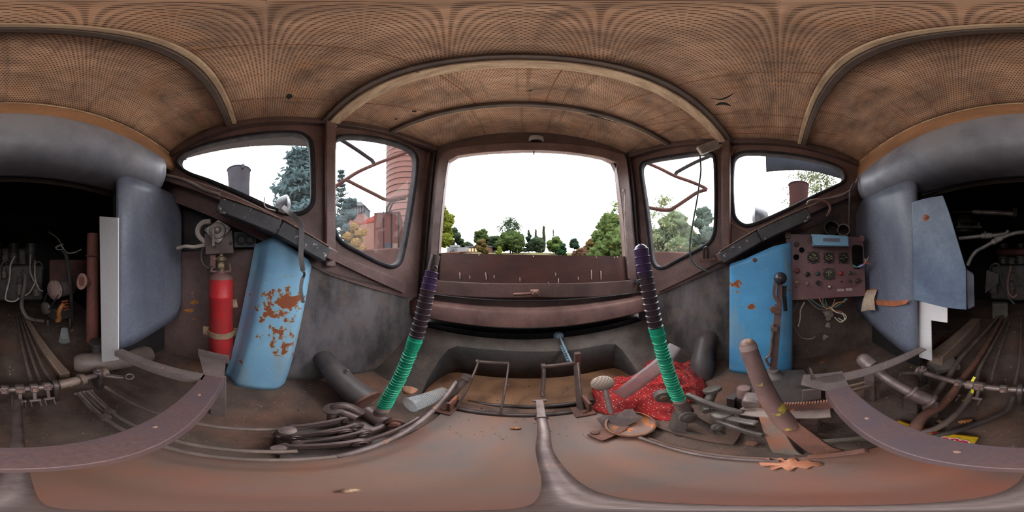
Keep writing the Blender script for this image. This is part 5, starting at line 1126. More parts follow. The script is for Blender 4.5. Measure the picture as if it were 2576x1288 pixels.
# wires in and below the panel
WIRES = {'red': plain('red_wire', (150, 70, 60), .5), 'green': plain('green_wire', (60, 104, 86), .5), 'white': plain('white_wire', (176, 166, 150), .5), 'orange': plain('orange_wire', (160, 104, 70), .5), 'teal': plain('teal_wire', (70, 104, 104), .5), 'grey': plain('grey_wire', (90, 86, 84), .5)}
t2 = thing('wire_bundle', 'bundle of coloured wires tied in blue poking out of the panel cutout', 'wires', PI_(2165, 669, .01))
for k, (cl, ex, ey) in enumerate((('red',2186,645),('white',2183,650),('orange',2180,652),('grey',2190,655),('red',2192,665),('white',2176,650))):
    m = MB(); m.tube(smooth_path([PI_(2144+k,672,-.03), PI_(2155,672,.01), PI_(2166,669,.03+.002*k), PI_(2176,662,.05), PI_(ex,ey,.06)], 5), .0026, 6); put(m, 'wire', WIRES[cl], t2)
m = MB(); m.tube([PI_(2162,671,.02), PI_(2171,667,.038)], .010, 10); put(m, 'cable_tie', plain('blue_tape', (52, 92, 160), .5), t2)
m = MB(); m.tube([PI_(2145,668,.0), PI_(2153,672,.01)], .007, 8); put(m, 'green_sleeve', WIRES['green'], t2)
t2 = thing('hanging_wires', 'tangle of coloured wires hanging below the instrument panel', 'wires', PI_(2085, 765, .0))
rnd = random.Random(3)
for k, (cl, pts) in enumerate((('teal',[(2040,752),(2070,772),(2090,776),(2110,768),(2130,752)]),('grey',[(2030,752),(2055,776),(2080,780),(2095,765),(2100,752)]),('orange',[(2060,752),(2075,774),(2092,776),(2105,762),(2125,758)]),('green',[(2075,752),(2080,765),(2085,776),(2100,772),(2133,754)]),('white',[(2085,772),(2100,785),(2118,790),(2125,798),(2122,805),(2112,808),(2098,796)]),('white',[(2090,776),(2104,784),(2122,790),(2128,800),(2120,806),(2110,802)]),('orange',[(2087,774),(2095,780),(2110,784),(2122,786)]),('teal',[(2068,752),(2072,766),(2084,774)]))):
    m = MB(); m.tube(smooth_path([PI_(x+rnd.uniform(-2,2), y+rnd.uniform(-2,2), .0+.01*(k%3)) for x, y in pts], 5), .0034, 6); put(m, 'wire', WIRES[cl], t2)
hose('loose_wire', 'long dark wire with white tabs looping down below the panel', 'wire', [onr(2008,762,.93), onr(1993,790,.93), onr(1995,815,.93), onr(2012,845,.92), onr(2025,852,.92), onr(2042,852,.92), onr(2052,846,.92)], .004, WIRES['grey'])
hose('loose_wire', 'short pale wire with orange end hanging under the panel corner', 'wire', [onr(2024,760,.93), onr(2014,780,.93), onr(2013,800,.93), onr(2008,822,.92)], .0035, WIRES['white'])
for lab, px, py, w in (('largest pale mud lump stuck to the wall under the panel', 2085,790,.034), ('middle pale mud lump on the wall under the panel', 2083,819,.018), ('lowest pale mud lump on the wall under the panel', 2076,848,.018)):
    c = onx(px, py, .99); m = MB(); m.ball(c, w, (.45,1,1), 16)
    for v in m.bm.verts: v.co += (v.co-c)*noise.noise(v.co*60)*.9
    tag(obj('mud_lump', m, paint('pale_mud', (142, 130, 120), (112, 100, 92), None, 30, .7, .9)), lab, 'lump')
# duct stubs above the panel
t = thing('air_duct', 'pair of open grey pipe stubs above the instrument panel', 'duct', onr(2105, 572, 1.0))
for px, py, r, rr, mt in ((2092,573,.98,.046,GREASED),(2122,578,.93,.036,GREASE)):
    c = onr(px, py, r); d = -V((c.x, c.y, 0)).normalized(); m = MB(); m.lathe(c-d*.16, d, [(rr,0),(rr,.16),(rr*.86,.16),(rr*.86,.05),(.001,.05)], 26, cap=False); put(m, 'pipe_stub', mt, t)
hose('harness_cable', 'brown cable bundle running along the sill above the panel to the grey header', 'cable', [PRW(2030,514,.09), PRW(2036,506,.09), PRW(2055,502,.09), PRW(2075,501,.09), PRW(2110,494,.09), PRW(2135,482,.09), PRW(2150,465,.09), PRW(2158,448,.09)], .007, paint('dusty_cable', (120, 108, 98), (90, 80, 74), None, 14, .7, .7))
hose('harness_cable', 'red-brown cable hooked down from the sill above the panel', 'cable', [PRW(2055,503,.10), PRW(2075,506,.11), PRW(2086,515,.11), PRW(2088,528,.11), PRW(2080,545,.10)], .008, paint('ruddy_cable', (110, 76, 70), (80, 60, 56), None, 14, .7, .7))
hose('harness_cable', 'black cable dropping behind the grey pillar beside the duct stubs', 'cable', [onr(2150,460,1.02), onr(2140,478,1.02), onr(2137,520,1.02), onr(2136,600,1.02)], .007, HOSE)

# shift lever with ball knob
t = thing('shift_lever', 'flat rusty shift lever with round black ball knob on a dome boot', 'lever', onr(1945, 945, .74))
k0 = onr(1963, 700, .76); b0 = onr(1943, 928, .74)
m = MB(); m.ball(k0, .031, (1,1,.94), 24); put(m, 'ball_knob', plain('black_ball', (44, 40, 44), .25), t, smooth=180)
m = MB(); m.bar(onr(1958,765,.765), onr(1945,930,.745), .034, .008, (-1,0,.1)); put(m, 'flat_bar', paint('rusty_flat_bar', (98, 78, 74), (70, 60, 60), (142, 82, 60), 8, .62, .55), t, bevel=.001)
m = MB(); m.bar(onr(1962,712,.765), onr(1960,770,.765), .026, .010, (-1,0,.1)); put(m, 'neck_plate', BROWN, t, bevel=.002)
m = MB(); m.ribbon(smooth_path([onr(1951,708,.755), onr(1947,735,.755), onr(1952,752,.757), onr(1962,760,.76)], 5), .014, .005, (-1,0,0)); put(m, 'trigger', BROWN, t)
m = MB(); m.plate([onr(1936,776,.75), onr(1942,771,.75), onr(1966,780,.75), onr(1965,790,.75), onr(1942,788,.75)], (-1,0,0), .006); put(m, 'catch_plate', RUST, t, bevel=.001)
m = MB(); m.tube(smooth_path([onr(1946,815,.75), onr(1943,850,.745), onr(1938,890,.74), onr(1928,900,.735), onr(1928,908,.735), onr(1935,920,.735)], 5), .007, 8); m.box(onr(1947,826,.752), (.03,.03,.02)); put(m, 'release_rod', STEEL, t)
m = MB(); q = onr(1944, 950, .74); m.lathe((q.x, q.y, q.z-.05), (0,0,1), [(.05,0),(.052,.02),(.05,.03),(.062,.04),(.066,.052),(.055,.072),(.035,.088),(.026,.095),(.024,.11)], 32); put(m, 'dome_boot', paint('grey_rubber_dome', (110, 100, 98), (84, 76, 76), None, 10, .7, .6), t, smooth=60)
m = MB(); m.bar(onr(1974,720,.775), onr(1973,745,.775), .018, .02); m.tube([onr(1973,740,.775), onr(1976,780,.80)], .010, 10); put(m, 'side_sleeve', RUBBER, t)
# gearbox cover with caps
GB = paint('greasy_gear_cover', (76, 68, 66), (54, 49, 48), (98, 84, 76), 8, .68, .5)
t = thing('gearbox_cover', 'dark greasy gearbox cover plate with round cap under the dome boot', 'cover', (.68, -.05, 0))
q = onr(1950, 990, .66); m = MB(); m.box((.64, -.01, .045), (.30,.26,.09), Euler((0,0,.05))); put(m, 'cover', GB, t, bevel=.012)
c = onr(2020, 950, .68); m = MB(); m.lathe((c.x, c.y, .0), (0,0,1), [(.055,0),(.055,.10),(.05,.112),(.02,.115)], 28); put(m, 'round_cap', GB, t)
for k in range(5):
    q = onz(1840+9*k, 1012-5*(k%3), .05); m = MB(); m.box((q.x, q.y, .045), (.022,.03,.09)); put(m, 'fin', GB, t, bevel=.003)
c = onr(1872, 985, .52); m = MB(); m.lathe(c-V((0,0,.03)), (.0,0,1), [(.020,0),(.024,.004),(.024,.05),(.02,.056),(.01,.058)], 22); tag(obj('plunger_cap', m, paint('mauve_cap', (118, 92, 88), (94, 74, 72), None, 12, .7, .55)), 'short mauve round cap standing left of the thick brake handle', 'cap')
# brake lever with toothed quadrant
t = thing('brake_lever', 'thick worn pipe-handled brake lever with yellow scuffs before the toothed rack', 'lever', onz(2050, 1130, .02))
h0, h1 = onr(1882, 870, .415), onr(1985, 1072, .325); 
def handle_mat():
    t_ = NT('worn_brown_handle'); g = t_.n('NewGeometry'); f = t_.noise(9, 6); r_ = t_.noise(26, 7)
    base = t_.mix(t_.ramp(f, .36, .68), C4((116, 88, 82), 1.8), C4((84, 66, 62), 1.8))
    vm = t_.n('VectorMath'); vm.operation = 'DISTANCE'; t_.l(g.outputs['Position'], vm.inputs[0]); vm.inputs[1].default_value = tuple(onr(1930,1020,.345)+V((0,.0,-.02)))
    q = t_.math('SUBTRACT', 1.0, t_.math('MINIMUM', t_.math('DIVIDE', vm.outputs['Value'], .13), 1.0))
    h = t_.math('ADD', r_, t_.math('MULTIPLY', q, .11)); base = t_.mix(t_.ramp(h, .65, .69), base, C4((164, 146, 60), 1.8)); base = t_.mix(t_.ramp(r_, .72, .74), base, C4((92, 132, 128), 1.7))
    t_.l(base, t_.b.inputs['Base Color']); t_.b.inputs['Roughness'].default_value = .45; t_.bump(f, .002, .5); return t_.m
P = [h0.lerp(h1, k/40) for k in range(41)]; d = (h0-h1).normalized()
rr = [.0225+.003*k/40 for k in range(41)]
tip = [h0+d*.022*sin(pi/2*k/5) for k in (5,4,3,2,1)]; tr_ = [.0225*max(.2, cos(pi/2*k/5.3)) for k in (5,4,3,2,1)]
m = MB(); m.tube(tip+P, tr_+rr, 24); put(m, 'pipe_handle', handle_mat(), t, smooth=70)
m = MB(); m.tube([h0-d*.012, h0-d*.004, h0+d*.004], [.0228,.0236,.0228], 24, False); put(m, 'worn_band', paint('pale_worn', (140, 120, 114), (112, 92, 88), None, 24, .6, .4), t)
m = MB(); e = onr(2075, 1140, .262); m.ribbon(smooth_path([h1+d*.02, onr(2020,1098,.295), onr(2060,1128,.27), onr(2095,1140,.262)], 6), .05, .008, (-.6,.4,.7)); put(m, 'flat_shank', RUST, t, bevel=.001)
m = MB(); m.ribbon(smooth_path([onr(1935,1050,.375), onr(1955,1100,.325), onr(1975,1135,.29), onr(2000,1152,.27)], 6), .05, .008, (-.6,.4,.6)); put(m, 'side_plate', paint('grey_rust_plate', (112, 100, 92), (128, 84, 66), (84, 90, 96), 10, .68, .5), t, bevel=.001)
t = thing('toothed_rack', 'rusty toothed quadrant rack on a bracket behind the thick brake handle', 'rack', onr(2000, 1015, .42))
p0, p1 = onr(1880,1015,.46), onr(2105,1010,.40); m = MB(); m.bar(p0-V((0,0,.012)), p1-V((0,0,.012)), .010, .040); put(m, 'rack_bar', RUST, t, bevel=.001)
sdv = (p1-p0).normalized(); m = MB(); N = 34
for k in range(N): m.box(p0.lerp(p1, (k+.5)/N)+V((0,0,.011)), (.012, .0045, .008), Matrix((V((-sdv.y,sdv.x,0)), sdv, V((0,0,1)))).transposed())
m.bar(p0+V((0,0,.006)), p1+V((0,0,.006)), .010, .006); put(m, 'teeth', paint('rusty_teeth', (140, 92, 74), (104, 72, 62), None, 30, .7, .6), t)
q0, q1 = onr(1862,1030,.44), onr(2090,1035,.385); m = MB(); m.bar(q0-V((0,0,.004)), q1-V((0,0,.004)), .05, .008); put(m, 'shelf', paint('grey_brown_shelf', (124, 108, 100), (96, 80, 76), (140, 92, 72), 12, .66, .5), t, bevel=.001)
for a, b_ in ((onr(1880,1030,.43), onr(1900,1060,.43)), (onr(2035,1045,.38), onr(2040,1085,.38))):
    m = MB(); m.bar((a.x, a.y, a.z), (a.x, a.y, 0), .04, .008, (1,0,0)); put(m, 'leg', STEEL, t)
m = MB(); c = onr(1895,1000,.47); m.box(c-V((0,0,.02)), (.06,.06,.055)); put(m, 'end_block', STEEL, t, bevel=.01)
m = MB(); m.bar(onr(2180,1128,.245)+V((0,0,-.02)), onr(2035,1150,.255), .02, .012); put(m, 'tie_bar', RUST, t, bevel=.003)
tag(obj('floor_angle', MB().bar(onz(2190,1100,.02), onz(2030,1112,.02), .018, .03), paint('grey_timber', (120, 110, 100), (92, 84, 78), None, 9, .7, .7), bevel=.002), 'grey bar lying on the floor between rack legs and seat frame', 'bar')
t = thing('rail_guide', 'weathered narrow frame guide on the floor below the right seat rail', 'guide', onz(2160, 985, .0))
for dy in (0, .05):
    a, b_ = onr(2122,990,.60), onr(2200,960,.66); m = MB(); m.bar(V((a.x-dy*.6,a.y-dy*.2,.12)), V((b_.x-dy*.6,b_.y-dy*.2,.12)), .012, .02); put(m, 'slat', TIMBER, t, bevel=.002)
for p in (onr(2126,990,.6), onr(2196,962,.66)):
    m = MB(); m.box((p.x-.012, p.y, .065), (.05,.015,.13)); put(m, 'end_piece', TIMBER, t, bevel=.002)

# lamps, handles and small fittings above
t = thing('cab_lamp', 'small boxy lamp with pale lens at the middle of the windscreen header', 'lamp', onr(1349, 362, .93))
c = onr(1349, 348, .925); m = MB(); m.lathe(c+V((0,0,.025)), (0,0,-1), [(.02,-.004),(.036,0),(.036,.012),(.02,.014)], 24); put(m, 'cap', BLACK, t)
m = MB(); rows = []
for z, k in ((.018,.032),(.0,.036),(-.022,.037),(-.03,.030)):
    rows.append([c+V((k*cos(a)*1.15, k*sin(a)*.75, z)) for a in [2*pi*q/20 for q in range(21)]])
m.grid(rows); put(m, 'lens', paint('dull_lens', (132, 124, 116), (96, 90, 86), None, 20, .7, .35), t, smooth=50, solid=.002)
t = thing('cab_lamp', 'ribbed grey box lamp dangling at the front right pillar top', 'lamp', onr(1782, 372, .93))
c = onr(1782, 371, .93); a_ = az(1782); R_ = Matrix((V((cos(a_), -sin(a_), 0)), V((sin(a_), cos(a_), 0)), V((0, 0, 1)))).transposed() @ Matrix.Rotation(radians(-30), 3, 'Y') @ Matrix.Rotation(radians(25), 3, 'X')
m = MB(); m.box(c, (.125,.055,.062), R_); put(m, 'housing', paint('grey_plastic', (122, 112, 102), (92, 84, 78), None, 12, .7, .6), t, bevel=.006)
m = MB()
for k in range(9): m.box(c+R_ @ V((-.05+.0125*k,-.028,0)), (.005,.004,.052), R_)
put(m, 'lens_ribs', paint('grey_plastic', (122, 112, 102), (92, 84, 78)), t)
m = MB(); m.bar(onr(1765,347,.95), onr(1752,350,.95), .03, .006); put(m, 'clip', STEEL, t)
hose('hanging_wire', 'thin dark wire with green end hanging from the box lamp across the window', 'wire', [onr(1761,392,.92), onr(1763,430,.92), onr(1758,470,.92), onr(1754,500,.92), onr(1745,550,.915), onr(1737,600,.91), onr(1736,640,.90), onr(1748,665,.89), onr(1772,680,.88), onr(1784,686,.88)], .0052, plain('dark_green_wire', (40, 50, 46), .5))
hose('loose_wire', 'yellow-brown wire draped along the front right pillar', 'wire', [onr(1815,368,.97), onr(1830,374,.98), onr(1850,372,.99), onr(1842,385,.985), onr(1834,410,.985), onr(1832,500,.985), onr(1834,550,.985), onr(1850,568,.985), onr(1880,583,.98)], .0032, paint('ochre_wire', (142, 112, 80), (110, 88, 66), None, 20, .7, .6))
hose('grab_handle', 'small black bent handle on the sill below the hanging wire', 'handle', [PRF(1771,650,.03), PRF(1771,628,.045), PRF(1777,622,.05), PRF(1781,630,.045), PRF(1780,650,.03)], .006, BLACK)
m = MB(); m.bar(PRF(1756,654,.05), PRF(1812,653,.05), .012, .006); tag(obj('sill_bar', m, RUST), 'short rusty flat bar under the small black handle', 'bar')
t = thing('locking_rod', 'slim upright steel locking rod along the right windscreen stile', 'rod', PF(1588, 700, .06))
m = MB(); m.tube([PF(1567,482,.055), PF(1569,476,.05), PF(1573,478,.055), PF(1573,500,.06), PF(1572,560,.06), PF(1578,640,.06), PF(1583,700,.05)], .006, 8); put(m, 'rod', STEEL, t)
m = MB(); m.lathe(PF(1601,708,.035), FN, [(.016,0),(.016,.012),(.008,.016)], 14); put(m, 'knob', plain('dark_green_knob', (46, 56, 56), .5), t)
t = thing('sash_latch', 'rusty turn latch on the bottom rail of the windscreen', 'latch', PF(1325, 742, .08))
m = MB(); m.tube([PF(1292,741,.095), PF(1345,738,.095)], .007, 10); put(m, 'handle', RUST, t)
m = MB(); m.box(PF(1345,738,.085), (.04,.03,.035)); m.lathe(PF(1345,738,.10), FN, [(.014,0),(.014,.01),(.008,.014)], 12); put(m, 'body', RUST, t, bevel=.004)
m = MB(); m.tube([PF(1343,379,.0), PF(1343,389,.0)], .004, 6); tag(obj('hanging_screw', m, BLACK), 'dark screw end poking down from the windscreen head', 'screw')
m = MB(); q = onr(811, 600, .79); m.plate([PLF(826,610,.03), PLF(830,578,.02), PLF(834,598,.03), PLF(832,620,.04)], PLF.n, .002); tag(obj('torn_web', m, paint('web_grey', (150, 138, 130), (120, 108, 102), None, 40, .6, .9)), 'ragged pale cobweb tuft at the end of the black ledge by the pillar', 'cobweb')

# leaves, wrapper and litter
def leaf_shape(seed, L, W):
    rnd = random.Random(seed); up, dn = [], []
    lob = [(.0,.02),(.10,.30),(.18,.16),(.30,.48),(.40,.20),(.52,.46),(.60,.18),(.74,.34),(.82,.14),(.92,.12),(1.0,.0)]
    for s, w in lob: up.append((s*L-L/2, w*W*rnd.uniform(.8,1.1)))
    for s, w in lob[-2:0:-1]: dn.append((s*L-L/2, -w*W*rnd.uniform(.8,1.1)))
    return up+dn
LEAFM = paint('dry_orange_leaf', (178, 120, 92), (150, 94, 70), (112, 72, 56), 30, .66, .7)
def put_leaf(label, px0, py0, px1, py1, z, W, seed, mat, name='dry_leaf', group=None):
    a, b_ = onz(px0, py0, z), onz(px1, py1, z); L = (b_-a).length; d = (b_-a).normalized(); s_ = V((-d.y, d.x, 0)); c = (a+b_)/2
    pts = [c+d*x+s_*y+V((0,0,.004+.010*abs(y)/max(W,.001)*.5+.006*noise.noise(V((x*60,y*60,seed))))) for x, y in leaf_shape(seed, L, W)]
    m = MB(); cv = m.bm.verts.new(c+V((0,0,.002))); vs = [m.bm.verts.new(p) for p in pts]
    for i in range(len(vs)): m.face([cv, vs[i], vs[(i+1)%len(vs)]])
    return tag(obj(name, m, mat, solid=.0008, smooth=180), label, 'leaf', group)
put_leaf('big dry orange lobed leaf on the floor beside the thick brake handle', 1908, 1163, 2072, 1168, .005, .075, 2, LEAFM)
LM2 = paint('tan_leaf', (176, 146, 118), (140, 110, 88), None, 30, .7, .8); LM3 = paint('ochre_leaf', (170, 112, 66), (128, 84, 56), None, 30, .7, .8)
small = [(1298,1078,.03,'curled tan leaf on the floor plate edge below the pedal shafts'),(22,793,.05,'ochre leaf near the engine at the far end of the floor rods'),(142,822,.05,'pale scrap leaf beside the pump foot'),(182,832,.05,'pale leaf right of the upside down cup'),(2070,912,.04,'curled tan leaf on the dirt below the mud lumps'),(2440,878,.04,'reddish leaf among the rear floor pipes'),(2552,835,.05,'ochre leaf between the slim rear rods'),(2370,1065,.05,'brown leaf by the foot of the thick bent pipe'),(2430,1060,.05,'brown curled leaf beside the dark grey hose'),(880,1235,.02,'tiny red-brown sliver on the bare floor plate')]
for i, (px, py, sz, lab) in enumerate(small):
    p = onz(px, py, .006); d = .5*sz; a = i*1.3
    pts = leaf_shape(i+10, sz, sz*.7); m = MB(); cv = m.bm.verts.new(p+V((0,0,.004))); vs = [m.bm.verts.new(p+V((x*cos(a)-y*sin(a), x*sin(a)+y*cos(a), .004+.12*abs(y)))) for x, y in pts]
    for k in range(len(vs)): m.face([cv, vs[k], vs[(k+1)%len(vs)]])
    tag(obj('dry_leaf', m, LM2 if i%2 else LM3, solid=.0008, smooth=180), lab, 'leaf')
# wrapper
t = thing('snack_wrapper', 'yellow snack wrapper with red and white lettering under the seat frame bar', 'wrapper', onz(2370, 1110, 0))
WY = paint('glossy_yellow', (226, 176, 40), (206, 152, 34), None, 10, .7, .3, k=1.5); WR = plain('wrapper_red', (186, 40, 50), .4, k=1.4); WW = plain('wrapper_white', (216, 204, 204), .4, k=1.5)
A_, B_ = onz(2235,1072,.01), onz(2452,1120,.01); ax = (B_-A_).normalized(); sy = V((-ax.y, ax.x, 0)); L = (B_-A_).length; ctr = (A_+B_)/2
if sy.dot(-ctr) > 0: sy = -sy
def wpt(u, v_, h=0): return ctr+ax*u*L/2+sy*v_*.045+V((0,0,.008+.012*(1-v_*v_)*(1-.3*abs(u))+.004*noise.noise(V((u*5,v_*4,1)))+h))
m = MB(); m.grid([[wpt(-1+2*i/24, -1+2*j/10) for i in range(25)] for j in range(11)]); put(m, 'sheet', WY, t, solid=.001, smooth=180)
m = MB(); m.grid([[wpt(-.55+.5*i/8, -.8+1.2*j/5, .0012) for i in range(9)] for j in range(6)]); put(m, 'white_patch', WW, t)
m = MB(); m.grid([[wpt(.02+.32*i/6, .45+.3*j/3, .0012) for i in range(7)] for j in range(4)]); put(m, 'red_patch', WR, t)
def wring(u0, v0, ru, rv, w, a0, a1):
    m = MB(); q = []
    for k in range(19): a = a0+(a1-a0)*k/18; q.append(wpt(u0+ru*cos(a), v0+rv*sin(a), .0026))
    m.ribbon(q, w, .0006, (0,0,1)); return m
for nm, u0, v0, a0, a1 in (('red_letter', .40,-.15,.2,5.6), ('red_letter', .60,-.10,0,6.28), ('red_letter', .78,-.2,-.5,3.6)):
    put(wring(u0, v0, .085, .34, .014, a0, a1), 'letter_edge', WW, t); o = put(wring(u0, v0, .085, .34, .008, a0, a1), nm, WR, t); o.location.z += .0008
# grit on the floors: nobody could count it
rnd = random.Random(11); m = MB()
def grit(n, fx, fy, zf_, smin, smax):
    for _ in range(n):
        p = V((fx(), fy(), 0)); s = rnd.uniform(smin, smax); a = rnd.uniform(0, 6.28); p.z = zf_
        q = [m.bm.verts.new(p+V((cos(a+k*2.1)*s*rnd.uniform(.4,1), sin(a+k*2.1)*s*rnd.uniform(.4,1), 0))) for k in range(3)]+[m.bm.verts.new(p+V((0,0,s*.5)))]
        for f in ((0,1,3),(1,2,3),(2,0,3),(0,2,1)): m.face([q[i] for i in f])
grit(260, lambda: rnd.uniform(-.9,.9), lambda: rnd.uniform(-.6,-.2), .003, .002, .006)
grit(260, lambda: rnd.uniform(-.6,.8), lambda: rnd.uniform(-2.1,-.65), .003, .003, .012)
grit(200, lambda: rnd.uniform(-.75,-.26), lambda: rnd.uniform(-.2,.5), .003, .002, .006)
grit(200, lambda: rnd.uniform(.26,.85), lambda: rnd.uniform(-.2,.4), .003, .002, .006)
grit(90, lambda: rnd.uniform(-.25,.3), lambda: rnd.uniform(.34,.48), .006, .002, .006)
grit(40, lambda: rnd.uniform(-.24,.25), lambda: rnd.uniform(-.1,.34), .005, .001, .004)
grit(110, lambda: rnd.uniform(-.4,.5), lambda: rnd.uniform(.56,.86), -.01, .003, .010)
o = obj('floor_litter', m, paint('pale_grit', (150, 126, 106), (104, 80, 66), (180, 160, 140), 90, .6, .9)); o['kind'] = 'stuff'; tag(o, 'loose pale grit and flakes scattered over the cab floor', 'litter')
# ------------------------------------------------------------------ outside: ground, trees, buildings, machine parts
KE = .23       # outdoor things are this much darker than they look under the bright overcast sky
def gz(d): return -1.2+.0625*d if d < 45 else 1.6125+.0195*(d-45)
GRASS = paint('pale_dry_grass', (150, 140, 104), (118, 124, 84), (170, 150, 122), .35, .6, .9, k=KE*1.0, bump=0)
BOUNCE_GROUND = paint('pale_bounce_ground', (190, 180, 168), (160, 150, 140), None, 1.2, .6, .9, k=1.0, bump=0)  # pale apron, mostly unseen, added to bounce daylight up to the cab ceiling
m = MB(); rows = []
for r in (2.0, 4, 8, 12, 20, 30, 38, 45, 60, 90, 140, 220, 400): rows.append([V((r*sin(2*pi*k/64), r*cos(2*pi*k/64), gz(r)+(.25*noise.noise(V((k*.6, r*.03, 0))) if r > 15 else 0))) for k in range(65)])
m.grid(rows); struct('ground', m, GRASS, solid=.05, off=-1)
m = MB(); rows = []
for r in (.05, 3, 6, 9, 12): rows.append([V((r*sin(2*pi*k/48), r*cos(2*pi*k/48), gz(r)+.03)) for k in range(49)])
m.grid(rows); struct('ground', m, BOUNCE_GROUND, solid=.05, off=-1)  # added pale apron, bounces daylight up to the cab ceiling

CORE = {}
def leafmat(name, a, b_, c=None, k=.62):
    if name in MATS: return MATS[name]
    t = NT(name); out = t.t.nodes['Material Output']; oi = t.n('NewGeometry')
    f = t.noise(1.2, 4); rnd_ = oi.outputs['Random Per Island']
    col = t.mix(t.ramp(rnd_, .2, .8), C4(a, k), C4(b_, k)); col = t.mix(t.math('MULTIPLY', t.ramp(f, .4, .65), .6), col, C4(b_, k))
    if c: col = t.mix(t.ramp(rnd_, .86, .9), col, C4(c, k))
    d = t.n('BsdfDiffuse'); tr = t.n('BsdfTranslucent'); t.l(col, d.inputs[0]); t.l(col, tr.inputs[0])
    x = t.n('MixShader'); x.inputs[0].default_value = .35; t.l(d.outputs[0], x.inputs[1]); t.l(tr.outputs[0], x.inputs[2]); t.l(x.outputs[0], out.inputs['Surface'])
    MATS[name] = t.m
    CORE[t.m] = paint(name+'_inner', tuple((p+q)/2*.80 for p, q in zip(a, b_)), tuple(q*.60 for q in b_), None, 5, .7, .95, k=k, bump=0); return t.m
BARK = paint('bark', (92, 82, 74), (66, 58, 54), None, 4, .7, .9, k=KE, bump=0)
def leafquad(m, p, s, rnd, asp=.55):
    d = V((rnd.gauss(0,1), rnd.gauss(0,1), rnd.gauss(0,.8))).normalized(); e = d.cross(V((rnd.gauss(0,1), rnd.gauss(0,1), rnd.gauss(0,1)))).normalized()
    a, b_ = d*s*.5, e*s*.5*asp
    m.face([m.bm.verts.new(p-a), m.bm.verts.new(p+b_), m.bm.verts.new(p+a), m.bm.verts.new(p-b_)])
def tree(name, label, cat, px, d, ytop, wpx, mat, seed, ybase=None, crown0=.25, n=1500, leaf=None, lobes=9, loose=.35, shape='round', trunk=True, group=None, stems=1):
    rnd = random.Random(seed); b0 = onr(px, 644, d); zb_ = gz(d) if ybase is None else CAMZ+d*tan(el(ybase)); base = V((b0.x, b0.y, zb_))
    zt_ = CAMZ+d*tan(el(ytop)); H = zt_-zb_; W = wpx*2.25*pi/2576*d; leaf = (leaf or max(W, H*.5)/15)*.92
    t = thing(name, label, cat, base, group); m = MB(); brs = []
    for k in range(lobes):
        if shape == 'column': f = (k+.5)/lobes; c = V((rnd.uniform(-.1,.1)*W, rnd.uniform(-.1,.1)*W, H*(crown0+(1-crown0)*f))); R = W*.5*(1-.75*abs(f-.4)); RZ = H/lobes*1.1
        elif shape == 'cone': f = (k+.5)/lobes; a = rnd.uniform(0,6.28); q = W*.5*(1-f)*rnd.uniform(.3,.75); c = V((cos(a)*q, sin(a)*q, H*(crown0+(1-crown0)*f))); R = W*.5*(1-f)*.65+W*.04; RZ = H*.09
        else:
            a = k*2.4+rnd.uniform(-.4,.4); f = (k+.5)/lobes; prof = sin(pi*min(1,(.18+.80*f)))**.7; q = W*.5*prof*rnd.uniform(.25,.72)
            c = V((cos(a)*q, sin(a)*q, H*(crown0+(1-crown0)*(.10+.80*f)))); R = W*rnd.uniform(.17,.27); RZ = R*rnd.uniform(.6,.9)
            RZ = min(RZ, H*(1-crown0)*.3)
        brs.append((c, R))
        if loose < .6:       # inside of the crown: a ragged leafy core, shade put into its darker colour
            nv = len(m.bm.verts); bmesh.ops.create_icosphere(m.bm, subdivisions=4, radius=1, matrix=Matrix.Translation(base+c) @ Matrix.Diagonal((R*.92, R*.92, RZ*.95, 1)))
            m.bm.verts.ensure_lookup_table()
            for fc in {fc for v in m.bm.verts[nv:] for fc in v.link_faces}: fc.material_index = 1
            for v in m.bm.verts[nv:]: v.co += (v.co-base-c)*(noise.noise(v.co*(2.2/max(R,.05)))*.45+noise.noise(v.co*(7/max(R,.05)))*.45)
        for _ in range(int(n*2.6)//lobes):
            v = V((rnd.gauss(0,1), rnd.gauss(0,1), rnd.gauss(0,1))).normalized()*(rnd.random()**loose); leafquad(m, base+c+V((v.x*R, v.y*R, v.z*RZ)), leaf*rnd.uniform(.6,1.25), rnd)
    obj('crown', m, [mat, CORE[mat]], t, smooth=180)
    if trunk:
        m = MB(); tw = max(.06, W*.030); top = V((rnd.uniform(-.05,.05)*W, 0, H*(crown0+(1-crown0)*.55)))
        for s_ in range(stems): o = V((rnd.uniform(-.3,.3)*W*(stems > 1), rnd.uniform(-.2,.2)*W*(stems > 1), 0)); m.tube([base+o*.4-V((0,0,.1)), base+top*.5+o*.7, base+top+o], [tw/sqrt(stems), tw*.75/sqrt(stems), tw*.3/sqrt(stems)], 7)
        for c, R in brs[:6 if shape == 'round' else 0]: m.tube([base+top*min(.85,max(.3,(c.z/H)*.8)), base+c.lerp(top*.7,.4), base+c], [tw*.4, tw*.25, tw*.1], 5)
        obj('trunk', m, BARK, t)
    return t
